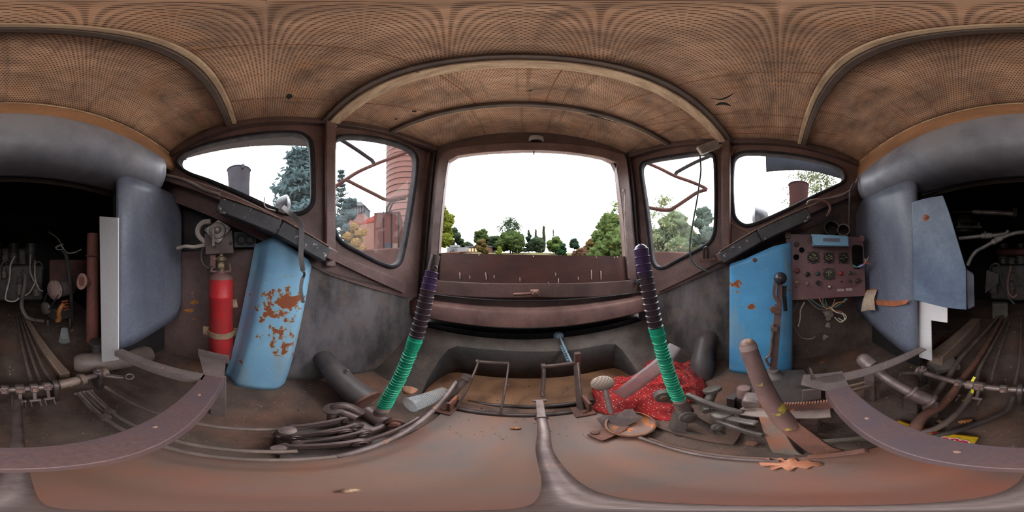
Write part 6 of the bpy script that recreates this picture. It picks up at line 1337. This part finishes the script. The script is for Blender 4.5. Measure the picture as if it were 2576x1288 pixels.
L_CHEST = leafmat('yellow_green_leaves', (134,138,52), (104,116,46), (168,140,60)); L_GREEN = leafmat('mid_green_leaves', (98,112,62), (70,88,50)); L_DARK = leafmat('grey_green_leaves', (86,98,70), (62,76,56)); L_DK2 = leafmat('dark_blue_green', (62,82,62), (46,64,52)); L_OCH = leafmat('ochre_green_leaves', (126,112,60), (104,84,56)); L_FRESH = leafmat('fresh_green_leaves', (106,124,64), (78,100,56), (140,140,60)); L_RUSS = leafmat('russet_leaves', (122,96,72), (100,74,58)); L_BRIGHT = leafmat('bright_shrub_leaves', (118,134,76), (86,106,62), (178,124,60)); L_POP = leafmat('poplar_leaves', (92,100,66), (70,80,54)); L_PINE = leafmat('blue_green_needles', (96,116,120), (74,94,98)); L_AUT = leafmat('autumn_leaves', (176,130,82), (142,118,70)); L_HAZE = leafmat('hazy_leaves', (136,150,112), (108,124,92), (170,150,110)); L_HEDGE = leafmat('hazy_blue_leaves', (118,134,122), (92,112,100))
tree('broad_leaf_tree', 'tall yellow-green tree at the edge of the windscreen beside the stile', 'tree', 1096, 26, 512, 92, L_CHEST, 1, n=3000, crown0=.20, lobes=14, leaf=.6)
tree('broad_leaf_tree', 'grey-green tree right behind the tall yellow-green one', 'tree', 1140, 52, 572, 44, L_DARK, 2, n=1500, crown0=.1)
tree('broad_leaf_tree', 'low dark tree line clump behind the white trailer', 'tree', 1172, 60, 612, 50, L_DARK, 3, n=900, crown0=.05)
tree('broad_leaf_tree', 'green round-topped tree behind the brick barrack', 'tree', 1213, 52, 578, 46, L_GREEN, 4, n=1600, crown0=.15)
tree('broad_leaf_tree', 'small russet tree in front of the brick barrack', 'tree', 1212, 34, 602, 34, L_OCH, 5, n=900, crown0=.15)
tree('broad_leaf_tree', 'dull olive tree between barrack and the tallest open-crowned tree', 'tree', 1247, 50, 594, 44, L_DARK, 6, n=1400, crown0=.1)
tree('garden_shrub', 'small upright yellow-green shrub standing alone on the meadow', 'shrub', 1256, 30, 622, 14, L_CHEST, 7, n=500, crown0=.02, shape='column', lobes=6)
t_ = tree('open_crown_tree', 'tallest tree in the windscreen with airy open crown', 'tree', 1284, 46, 548, 58, L_DARK, 8, n=900, crown0=.45, lobes=12, loose=.8, leaf=.55)
tree('broad_leaf_tree', 'wide dark green tree below the airy open crown', 'tree', 1290, 44, 588, 66, L_GREEN, 9, n=2200, crown0=.12, lobes=14)
tree('broad_leaf_tree', 'dark conifer-like tree right of the airy open crown', 'tree', 1330, 54, 580, 34, L_DK2, 10, n=1400, crown0=.08, shape='cone', lobes=9)
tree('broad_leaf_tree', 'low olive tree under the two thin poplars', 'tree', 1350, 46, 600, 40, L_DARK, 11, n=1300, crown0=.1)
tree('poplar_tree', 'shorter of the two thin column poplars', 'tree', 1348, 60, 580, 6, L_POP, 12, n=500, crown0=.1, shape='column', lobes=9, leaf=.6)
tree('poplar_tree', 'taller of the two thin column poplars', 'tree', 1368, 58, 572, 8, L_POP, 13, n=700, crown0=.1, shape='column', lobes=9, leaf=.6)
tree('broad_leaf_tree', 'thin-topped light tree behind the round bright green one', 'tree', 1392, 52, 578, 26, L_DARK, 14, n=700, crown0=.1, shape='cone', loose=.8)
tree('broad_leaf_tree', 'round bright green tree right of the poplars', 'tree', 1398, 38, 594, 42, L_FRESH, 15, n=1500, crown0=.1)
tree('garden_shrub', 'dark glossy green bush in front of the round bright green tree', 'shrub', 1414, 30, 612, 28, leafmat('deep_green', (60,88,54), (46,70,44)), 16, n=900, crown0=.0, trunk=False)
tree('broad_leaf_tree', 'small distant dark tree standing free right of the bright green tree', 'tree', 1444, 70, 600, 28, L_DK2, 17, n=900, crown0=.3)
tree('garden_shrub', 'low russet-brown bush beside the large right-hand shrub', 'shrub', 1462, 28, 626, 44, L_RUSS, 18, n=1100, crown0=.0, trunk=False)
tree('garden_shrub', 'yellow-green spreading bush behind the russet-brown one', 'shrub', 1492, 32, 604, 56, L_OCH, 19, n=1500, crown0=.0, trunk=False); 
tree('broad_leaf_tree', 'grey distant tree top above the yellow-green spreading bush', 'tree', 1494, 60, 595, 34, L_DARK, 20, n=700, crown0=.1)
tree('garden_shrub', 'large bright green shrub with sparse tall shoots at the right windscreen stile', 'shrub', 1545, 18, 545, 110, L_BRIGHT, 21, n=3600, crown0=.0, lobes=16, leaf=.30, trunk=True, stems=4)
tree('garden_shrub', 'sparse tall shoots rising over the large bright green shrub', 'shrub', 1548, 17.5, 497, 62, L_BRIGHT, 22, n=420, crown0=.25, lobes=14, loose=.9, leaf=.26, trunk=True, stems=5)
# right side windows
tree('garden_shrub', 'hazy tall bush with thin twigs at the near edge of the front right window', 'shrub', 1668, 8, 480, 96, L_HAZE, 31, n=900, crown0=.2, lobes=14, loose=.9, leaf=.14, stems=6)
tree('garden_shrub', 'dense hazy green bush low in the front right window', 'shrub', 1690, 9, 545, 130, L_HAZE, 32, n=2600, crown0=.0, lobes=14, leaf=.18, stems=5)
tree('garden_shrub', 'bluish bush by the pillar edge of the front right window', 'shrub', 1775, 8.5, 512, 70, L_HEDGE, 33, n=1600, crown0=.0, lobes=12, leaf=.15, stems=4)
tree('garden_shrub', 'yellowish bush between the hazy and bluish ones', 'shrub', 1732, 10, 560, 70, leafmat('yellow_hazy', (150,152,86), (122,130,80)), 34, n=1400, crown0=.0, lobes=10, leaf=.16, stems=4)
tree('cherry_tree', 'leafy branching tree above the right exhaust stack', 'tree', 2045, 7, 405, 170, leafmat('grey_olive_leaves', (122,128,96), (96,104,80)), 35, n=1500, crown0=.50, lobes=16, loose=.8, leaf=.13, stems=2)
tree('garden_shrub', 'feathery tip of a bush beside the right headlamp', 'shrub', 1886, 5, 545, 26, L_HEDGE, 36, n=240, crown0=.3, lobes=6, loose=.9, leaf=.09)
# left: pines, autumn tree
def pine(label, px, d, ytop, wpx, seed, ybase=620, n=2600, lop=1.0):
    rnd = random.Random(seed); b0 = onr(px, 644, d); zb_ = gz(d); base = V((b0.x, b0.y, zb_)); H = CAMZ+d*tan(el(ytop))-zb_; W = wpx*2*pi/2576*d
    t = thing('pine_tree', label, 'tree', base); m = MB(); tr = MB(); tr.tube([base, base+V((0,0,H*.95))], [W*.035, W*.006], 8)
    tiers = 17
    for k in range(tiers):
        f = .12+.86*k/tiers; rr = W*.5*(1-f)**.75*rnd.uniform(.8,1.1)+.05; nb = 7
        for j in range(nb):
            a = j*2*pi/nb+k*1.1+rnd.uniform(-.3,.3); L = rr*rnd.uniform(.75,1.1); tip = base+V((cos(a)*L, sin(a)*L, H*f+L*rnd.uniform(.1,.4))); o = base+V((0,0,H*f)); tr.tube([o, tip], [W*.008, W*.003], 4)
            for _ in range(n//(tiers*nb)):
                u = rnd.uniform(.25,1.05); p = o.lerp(tip, u)+V((rnd.gauss(0,.09), rnd.gauss(0,.09), rnd.gauss(0,.05)))*W*.5; leafquad(m, p, W*.11, rnd, .36)
    obj('needles', m, L_PINE, t, smooth=180); obj('trunk', tr, BARK, t); return t
pine('large blue-green pine seen through the teardrop window behind the headlamp', 752, 15, 372, 190, 41, n=8000)
pine('dark pine at the left edge of the front left window before the red roof', 858, 13, 418, 66, 42, n=4500)
tree('pine_tree', 'low bushy pine in front of the brick gable building', 'tree', 876, 12.5, 488, 60, L_PINE, 43, n=1800, crown0=.1, lobes=12, leaf=.16)
tree('autumn_tree', 'small orange autumn tree beside the brick gable building', 'tree', 893, 11.5, 556, 54, L_AUT, 44, n=1500, crown0=.15, lobes=11, leaf=.14)

# brick chimney tower and brick buildings
def brick(name, a, b_, mort, s, k=KE):
    t = NT(name); bt = t.n('TexBrick'); bt.inputs['Scale'].default_value = s; bt.inputs['Mortar Size'].default_value = .012; bt.inputs['Color1'].default_value = C4(a, k); bt.inputs['Color2'].default_value = C4(b_, k); bt.inputs['Mortar'].default_value = C4(mort, k)
    t.l(t.co.outputs['UV'], bt.inputs['Vector']); f = t.noise(.5, 5); col = t.mix(t.math('MULTIPLY', t.ramp(f, .4, .7), .4), bt.outputs['Color'], C4(tuple(v*.75 for v in a), k)); t.l(col, t.b.inputs['Base Color']); t.b.inputs['Roughness'].default_value = .85; return t.m
BRK = brick('red_brick', (178,108,94), (160,92,80), (150,112,102), 3.2); BRK2 = brick('orange_brick', (190,124,100), (172,106,84), (160,130,112), 3.0)
BLKB = paint('black_iron_band', (70,58,58), (52,44,44), None, 2, .7, .6, k=KE, bump=0)
c = onr(1024, 640, 36); R = 36*sin(radians(7.6)); t = thing('brick_chimney', 'huge round red brick chimney tower with dark iron bands', 'chimney', (c.x, c.y, gz(36)))
m = MB(); m.uv = m.bm.loops.layers.uv.new('UVMap'); rows, uvs = [], []
for i in range(13): z = gz(36)-.2+i*2.9; rows.append([V((c.x+R*(1-.004*i)*cos(2*pi*k/48), c.y+R*(1-.004*i)*sin(2*pi*k/48), z)) for k in range(49)]); uvs.append([(k*R*2*pi/48, z) for k in range(49)])
m.grid(rows, uvs); put(m, 'shaft', BRK, t, smooth=60)
for k in range(22):
    z = 3.0+k*1.42; m = MB(); m.torus((c.x, c.y, z), (0,0,1), R*1.0, .055, 48, 5); put(m, 'iron_band', BLKB, t)
m = MB(); q = c.normalized(); 
for dx in (.55, .75): p = onr(1040+dx*8, 640, 36-R*.95); m.tube([V((p.x,p.y,5)), V((p.x,p.y,32))], .10, 6)
m.bar(V((onr(1044,640,36-R*.95).x, onr(1044,640,36-R*.95).y, 18)), V((onr(1047,640,36-R*.95).x, onr(1047,640,36-R*.95).y, 18)), .1, .1); put(m, 'ladder', BLKB, t)
def uvbox(m, pts, h0, h1):     # walls round a plan polygon with UVs in metres
    if m.uv is None: m.uv = m.bm.loops.layers.uv.new('UVMap')
    o = 0
    for a, b_ in zip(pts, pts[1:]+pts[:1]):
        L = (b_-a).length; m.grid([[V((a.x,a.y,h0)), V((b_.x,b_.y,h0))], [V((a.x,a.y,h1)), V((b_.x,b_.y,h1))]], [[(o,h0),(o+L,h0)],[(o,h1),(o+L,h1)]]); o += L
    return m
REDROOF = paint('red_sheet_roof', (172,92,82), (148,78,70), None, .8, .7, .7, k=KE, bump=0)
t = thing('brick_house', 'brick gable building with red roof before the chimney tower', 'building', onr(925, 640, 27))
A = onr(893,640,27); B = onr(943,640,24); dz = (B-A); back = V((-dz.y, dz.x, 0)).normalized()*9
if back.dot(A) < 0: back = -back
pl = [V((p.x,p.y,0)) for p in (A, B, B+back, A+back)]; zt_ = CAMZ+25*tan(el(563)); zr = CAMZ+27*tan(el(533))
m = MB(); uvbox(m, pl, -1, zt_); put(m, 'wall', BRK2, t)
m = MB(); mid1, mid2 = (pl[0]+pl[3])/2, (pl[1]+pl[2])/2
for p, q in ((0,1),(3,2)): m.grid([[pl[p]+V((0,0,zt_)), pl[q]+V((0,0,zt_))], [mid1+V((0,0,zr)), mid2+V((0,0,zr))]])
put(m, 'roof', REDROOF, t, solid=.12)
m = MB(); m.plate([pl[1]+V((0,0,zt_)), pl[2]+V((0,0,zt_)), mid2+V((0,0,zr))], (pl[1]-pl[0]).normalized(), .1); put(m, 'gable', REDROOF, t)
t = thing('brick_annex', 'taller red-clad annex with drainpipes between gable building and chimney', 'building', onr(970, 640, 23.5))
A = onr(941,640,23.6); B = onr(1006,640,23.0); dz = B-A; back = V((-dz.y, dz.x, 0)).normalized()*6
if back.dot(A) < 0: back = -back
pl = [V((p.x,p.y,0)) for p in (A, B, B+back, A+back)]; zt_ = CAMZ+23.3*tan(el(534))
CLAD = paint('red_brown_cladding', (150,98,92), (130,82,78), None, .9, .7, .8, k=KE, bump=0, stretch=(3,3,.2))
m = MB(); uvbox(m, pl, -1, zt_); m.plate([p+V((0,0,zt_)) for p in pl], (0,0,1), .2); put(m, 'wall', CLAD, t)
for px in (965, 985, 1003):
    p = onr(px, 640, 22.9); m = MB(); m.tube([V((p.x,p.y,.3)), V((p.x,p.y,zt_))], .09, 6); put(m, 'drainpipe', BLKB, t)
m = MB(); a, b_ = onr(969,640,23.15), onr(984,640,23.0); m.plate([V((a.x,a.y,.3)), V((b_.x,b_.y,.3)), V((b_.x,b_.y,CAMZ+23*tan(el(610)))), V((a.x,a.y,CAMZ+23*tan(el(610))))], -a.normalized(), .1); put(m, 'door', paint('grey_blue_door', (112,112,124), (96,96,106), None, 2, .7, .6, k=KE, bump=0), t)
m = MB(); a, b_ = onr(987,640,23.1), onr(1000,640,22.95); m.plate([V((a.x,a.y,.3)), V((b_.x,b_.y,.3)), V((b_.x,b_.y,CAMZ+23*tan(el(612)))), V((a.x,a.y,CAMZ+23*tan(el(612))))], -a.normalized(), .1); put(m, 'orange_panel', BRK2, t)
m = MB()
for k, px in enumerate((972, 980)): m.tube(smooth_path([onr(px, 535, 22.8), onr(px+2, 524, 22.8), onr(px+8, 512, 22.9), onr(px+16, 505, 23.5), onr(px+40, 500, 25)], 4), .14, 7)
put(m, 'roof_pipe', BLKB, t)
GREYM = paint('grey_corrugated', (150,152,158), (128,130,138), None, 1.2, .7, .6, k=KE, bump=0)
t = thing('roof_monitor', 'grey glazed industrial roof structure behind the red gable roof', 'building', onr(900, 640, 48))
A = onr(866,640,48); B = onr(916,640,46); back = V((-(B-A).y, (B-A).x, 0)).normalized()*7
if back.dot(A) < 0: back = -back
pl = [V((p.x,p.y,0)) for p in (A, B, B+back, A+back)]; z0, z1, z2 = gz(48), CAMZ+47*tan(el(540)), CAMZ+47*tan(el(520))
m = MB(); uvbox(m, pl, z0, z1); put(m, 'wall', BRK, t)
m = MB(); uvbox(m, pl, z1, z2); put(m, 'glazed_band', GREYM, t)
for k in range(9):
    m = MB(); p = pl[0].lerp(pl[1], k/8); m.box((p.x, p.y, (z1+z2)/2), (.15,.15,z2-z1)); put(m, 'glazing_bar', BLKB, t)
m = MB(); ce = sum(pl, V())/4; m.plate([p+(p-ce)*.06+V((0,0,z2+.2)) for p in pl], (0,0,1), .25)
inn = [p.lerp(ce,.45)+V((0,0,z2+2.0)) for p in pl]
for i in range(4): m.grid([[pl[i]+V((0,0,z2+.2)), pl[(i+1)%4]+V((0,0,z2+.2))], [inn[i], inn[(i+1)%4]]])
m.face([m.bm.verts.new(p) for p in inn]); put(m, 'roof', GREYM, t)
# trailer and barrack beyond the meadow
t = thing('box_trailer', 'white box trailer with an oval badge parked beyond the meadow', 'trailer', onr(1148, 640, 42))
TWH = paint('trailer_white', (222,220,222), (206,204,208), None, .8, .7, .5, k=KE, bump=0)
A, B = onr(1124,640,43), onr(1172,640,42); back = V((0,2.6,0)); zt_ = CAMZ+42*tan(el(622)); zb_ = CAMZ+42*tan(el(635))
m = MB(); m.plate([V((A.x,A.y,zb_)), V((B.x,B.y,zb_)), V((B.x,B.y,zt_)), V((A.x,A.y,zt_))], (0,-1,0), 2.6); put(m, 'body', TWH, t)
m = MB(); a, b_ = onr(1131,640,43), onr(1155,640,43); m.box(((a.x+b_.x)/2, A.y+1.2, CAMZ+43*tan(el(619))), ((b_.x-a.x), 1.6, .5)); put(m, 'roof_unit', TWH, t)
DK = plain('badge_grey', (70,72,80), .6, k=KE)
c = onr(1139.5, 629, 42.0); c.y = (A.y+B.y)/2-.35; m = MB(); q = [c+V((.95*cos(a)*1.05, 0, .56*sin(a))) for a in [2*pi*k/24 for k in range(25)]]; m.ribbon(q, .09, .02, (0,-1,0)); put(m, 'oval_badge', DK, t)
m = MB(); m.box(c, (1.2,.02,.16)); m.ball(c+V((0,0,.28)), .12, (1,.2,.8), 10); m.box(c-V((0,0,.26)), (.7,.02,.08)); put(m, 'badge_print', DK, t)
for x in (.22, .34, .8):
    m = MB(); p = V(((A.x+(B.x-A.x)*x), A.y-.05, zb_-.15)); m.lathe(p, (0,1,0), [(.1,0),(.42,0),(.42,.25),(.1,.25)], 16); put(m, 'wheel', BLKB, t)
t = thing('brick_barrack', 'low red brick barrack with lit yellow windows beside the white trailer', 'building', onr(1200, 640, 46))
A, B = onr(1172,640,46), onr(1236,640,46); zt_ = CAMZ+46*tan(el(622)); m = MB(); pl = [V((A.x,A.y,0)), V((B.x,B.y,0)), V((B.x,B.y+7,0)), V((A.x,A.y+7,0))]; uvbox(m, pl, .8, zt_); put(m, 'wall', BRK, t)
m = MB(); ce = sum(pl, V())/4; m.plate([p+(p-ce)*.06+V((0,0,zt_+.35)) for p in pl], (0,0,1), .35); put(m, 'roof', GREYM, t)
LIT = bpy.data.materials.new('lit_window'); LIT.use_nodes = True; LIT.node_tree.nodes['Principled BSDF'].inputs['Base Color'].default_value = (.35,.28,.08,1); LIT.node_tree.nodes['Principled BSDF'].inputs['Emission Color'].default_value = (1,.78,.28,1); LIT.node_tree.nodes['Principled BSDF'].inputs['Emission Strength'].default_value = .8
for px in (1177, 1182, 1189.5, 1197.5):
    p = onr(px, 629.5, 46); m = MB(); m.box((p.x, A.y-.02+(B.y-A.y)*(px-1172)/64, CAMZ+46*tan(el(629))), (.42,.08,.85)); put(m, 'window', LIT, t)
    m = MB(); m.box((p.x+.30, A.y-.03+(B.y-A.y)*(px-1172)/64, CAMZ+46*tan(el(629))), (.08,.10,.95)); put(m, 'window_frame', TWH, t)
hose('metal_handrail', 'pale red tubular rail curving in front of the white trailer', 'rail', [onr(1096,639,30), onr(1125,636,30), onr(1150,635,30), onr(1175,633,30), onr(1182,635,30), onr(1185,638,30), onr(1186,641,30)], .11, paint('pale_red_rail', (196,140,124), (170,110,96), None, 3, .7, .5, k=KE, bump=0))
for i, (px, d) in enumerate(((1301,40),(1318,42),(1323,42),(1384,36),(1420,33),(1362,44))):
    b0 = onr(px, 640, d); m = MB(); m.tube([V((b0.x,b0.y,gz(d)-.1)), V((b0.x+.05,b0.y,gz(d)+1.1))], .06, 6)
    tag(obj('fence_post', m, paint('pale_post', (170,160,146), (140,130,120), None, 3, .7, .8, k=KE, bump=0)), ['thin post under the wide dark green tree', 'left post of the close pair on the meadow', 'right post of the close pair on the meadow', 'thin post left of the dark glossy bush', 'thin post beside the dark glossy bush', 'thin post below the taller poplar'][i], 'post', 'posts on the meadow')

# machine parts seen through the side windows
BODY = paint('faded_brown_body', (150,112,104), (120,88,84), (96,70,66), 5, .68, .6, k=KE*.9, bump=0)
def machine_box(label, x0, x1, z):
    m = MB(); m.plate([V((x0,1.12,z)), V((x1,1.12,z)), V((x1,1.62,z-.02)), V((x0,1.62,z-.02))], (0,0,1), 1.9); return tag(obj('side_housing', m, BODY, bevel=.02), label, 'housing')
machine_box('brown steel housing of the machine below the front left window', -1.9, -1.04, .83); machine_box('brown steel housing of the machine below the front right window', 1.12, 1.95, .80)
STACK = paint('sooty_stack', (126,124,134), (104,100,110), (128,84,76), 6, .62, .6, k=KE*.9, bump=0); STACKR = paint('reddish_stack', (124,82,80), (96,74,76), (88,76,82), 6, .62, .6, k=KE*.9, bump=0)
def stack(label, px, ytop, wpx, r, mat):
    c = onr(px, ytop, r); R = wpx*pi/2576*r; t = thing('exhaust_stack', label, 'stack', (c.x, c.y, -.2)); m = MB(); m.lathe((c.x,c.y,-1.2), (0,0,1), [(R*.92,0),(R*.92,c.z+1.0),(R,c.z+1.18),(R,c.z+1.2),(R*.9,c.z+1.2),(R*.9,c.z+.9)], 32, cap=False); put(m, 'pipe', mat, t)
    m = MB(); m.torus((c.x,c.y,c.z-.012), (0,0,1), R*1.0, .008, 32, 6); m.bar((c.x+R*.9,c.y+R*.45,c.z-.03), (c.x+R*1.12,c.y+R*.55,c.z-.03), .02, .05); put(m, 'rim', mat, t); return t
stack('sooty round exhaust stack outside the teardrop window by the extinguisher', 601, 427, 58, 1.75, STACK); stack('reddish round exhaust stack outside the teardrop window by the panel', 2009, 464, 50, 1.9, STACKR)
LAMPB = paint('lamp_shell_blue', (92,104,122), (70,80,96), None, 8, .7, .45, k=KE); LENSM = plain('lamp_glass', (190,196,210), .15, k=KE)
def headlamp(label, px, py, r, side, rr):
    c = onr(px, py, r); t = thing('headlamp', label, 'lamp', c); f = V((.25*side*-1, 1, 0)).normalized(); m = MB(); m.lathe(c, f, [(.004,-rr*1.25),(rr*.45,-rr*1.1),(rr*.8,-rr*.6),(rr*.98,-rr*.1),(rr,.0),(rr*.95,.012)], 28, cap=False); put(m, 'shell', LAMPB, t, smooth=60)
    m = MB(); m.lathe(c, f, [(rr*.95,.0),(rr*.8,.015),(rr*.4,.028),(.001,.03)], 28, cap=False); put(m, 'lens', LENSM, t)
    m = MB(); m.tube([c-V((0,0,rr)), c-V((0,0,rr+.9))], .02, 8); put(m, 'bracket', LAMPB, t); return t
headlamp('rounded headlamp outside the left teardrop window in front of the pine', 722, 512, 1.45, -1, .085); headlamp('dark blue headlamp outside the right teardrop window', 1900, 545, 1.5, 1, .10)
TUBED = paint('dark_guard_tube', (84,76,80), (66,60,64), None, 8, .7, .5, k=KE*1.1, bump=0); TUBER = paint('rusty_guard_tube', (142,98,92), (116,80,78), None, 8, .66, .6, k=KE*1.1, bump=0)
def guard(label, tubes):
    t = thing('tube_guard', label, 'guard', onr(tubes[0][1][0][0], tubes[0][1][0][1], 1.4))
    for mt, pts, r in tubes:
        m = MB(); m.tube(smooth_path([onr(x, y, q) for x, y, q in pts], 4), r, 10); put(m, 'tube', mt, t)
guard('crossed guard tubes outside the front left window', ((TUBED, [(820,328,1.25),(850,347,1.3),(890,372,1.38),(925,396,1.45),(936,404,1.47),(942,415,1.47)], .020), (TUBER, [(1062,360,1.55),(1045,374,1.52),(1000,392,1.5),(940,415,1.47),(900,433,1.45),(870,452,1.44),(846,468,1.43),(815,495,1.42)], .018), (TUBER, [(870,452,1.44),(905,470,1.46),(945,490,1.48),(975,503,1.5),(1010,496,1.54),(1050,486,1.6)], .018)))
guard('crossed guard tubes outside the front right window', ((TUBED, [(1815,378,1.45),(1790,391,1.5),(1750,408,1.53),(1712,428,1.56),(1702,434,1.57),(1698,443,1.57)], .020), (TUBER, [(1600,398,1.6),(1622,408,1.58),(1660,424,1.57),(1698,443,1.56),(1740,458,1.55),(1768,470,1.55),(1778,477,1.55)], .018), (TUBER, [(1778,477,1.55),(1755,484,1.55),(1730,500,1.56),(1700,520,1.57),(1680,529,1.58),(1650,526,1.6),(1622,520,1.62),(1600,516,1.64)], .019)))
m = MB(); m.plate([V((-.80,.42,1.605)), V((-1.03,.42,1.60)), V((-1.05,-.62,1.56)), V((-.86,-.62,1.57))], (0,0,-1), .05); struct('trim_90', m, paint('grey_eave', (150,146,150), (128,124,128), (116,108,104), 4, .7, .6, k=KE*1.3, bump=0))
Xr = Plane((1.22,0,0), (-1,0,0)); m = MB(); m.plate([Xr(1925,372), Xr(1990,372), Xr(1990,396), Xr(2040,405), Xr(2046,380), Xr(2140,400), Xr(2140,456), Xr(2115,447), Xr(2060,431), Xr(2010,425), Xr(1927,430)], (-1,0,0), .02); tag(obj('side_flap', m, paint('slate_flap', (92,98,112), (74,80,92), None, 5, .7, .6, k=KE*1.2, bump=0)), 'slate-coloured sheet flap hanging outside the right teardrop window', 'flap')
# star crack in the front right pane
m = MB(); c = PRF(1688, 402, -.002); rnd = random.Random(4)
for k in range(11):
    a = 2*pi*k/11+rnd.uniform(-.2,.2); L = rnd.uniform(.03,.075); u = PRF(1700,402,-.002)-PRF(1680,402,-.002); u.normalize(); m.tube([c, c+u*cos(a)*L+V((0,0,sin(a)*L))], .0006, 4, False)
w4 = [o for o in COL.objects if o.name == 'window_4'][0]; obj('star_crack', m, paint('crack_grey', (110,110,114), (90,90,96), None, 20), w4)
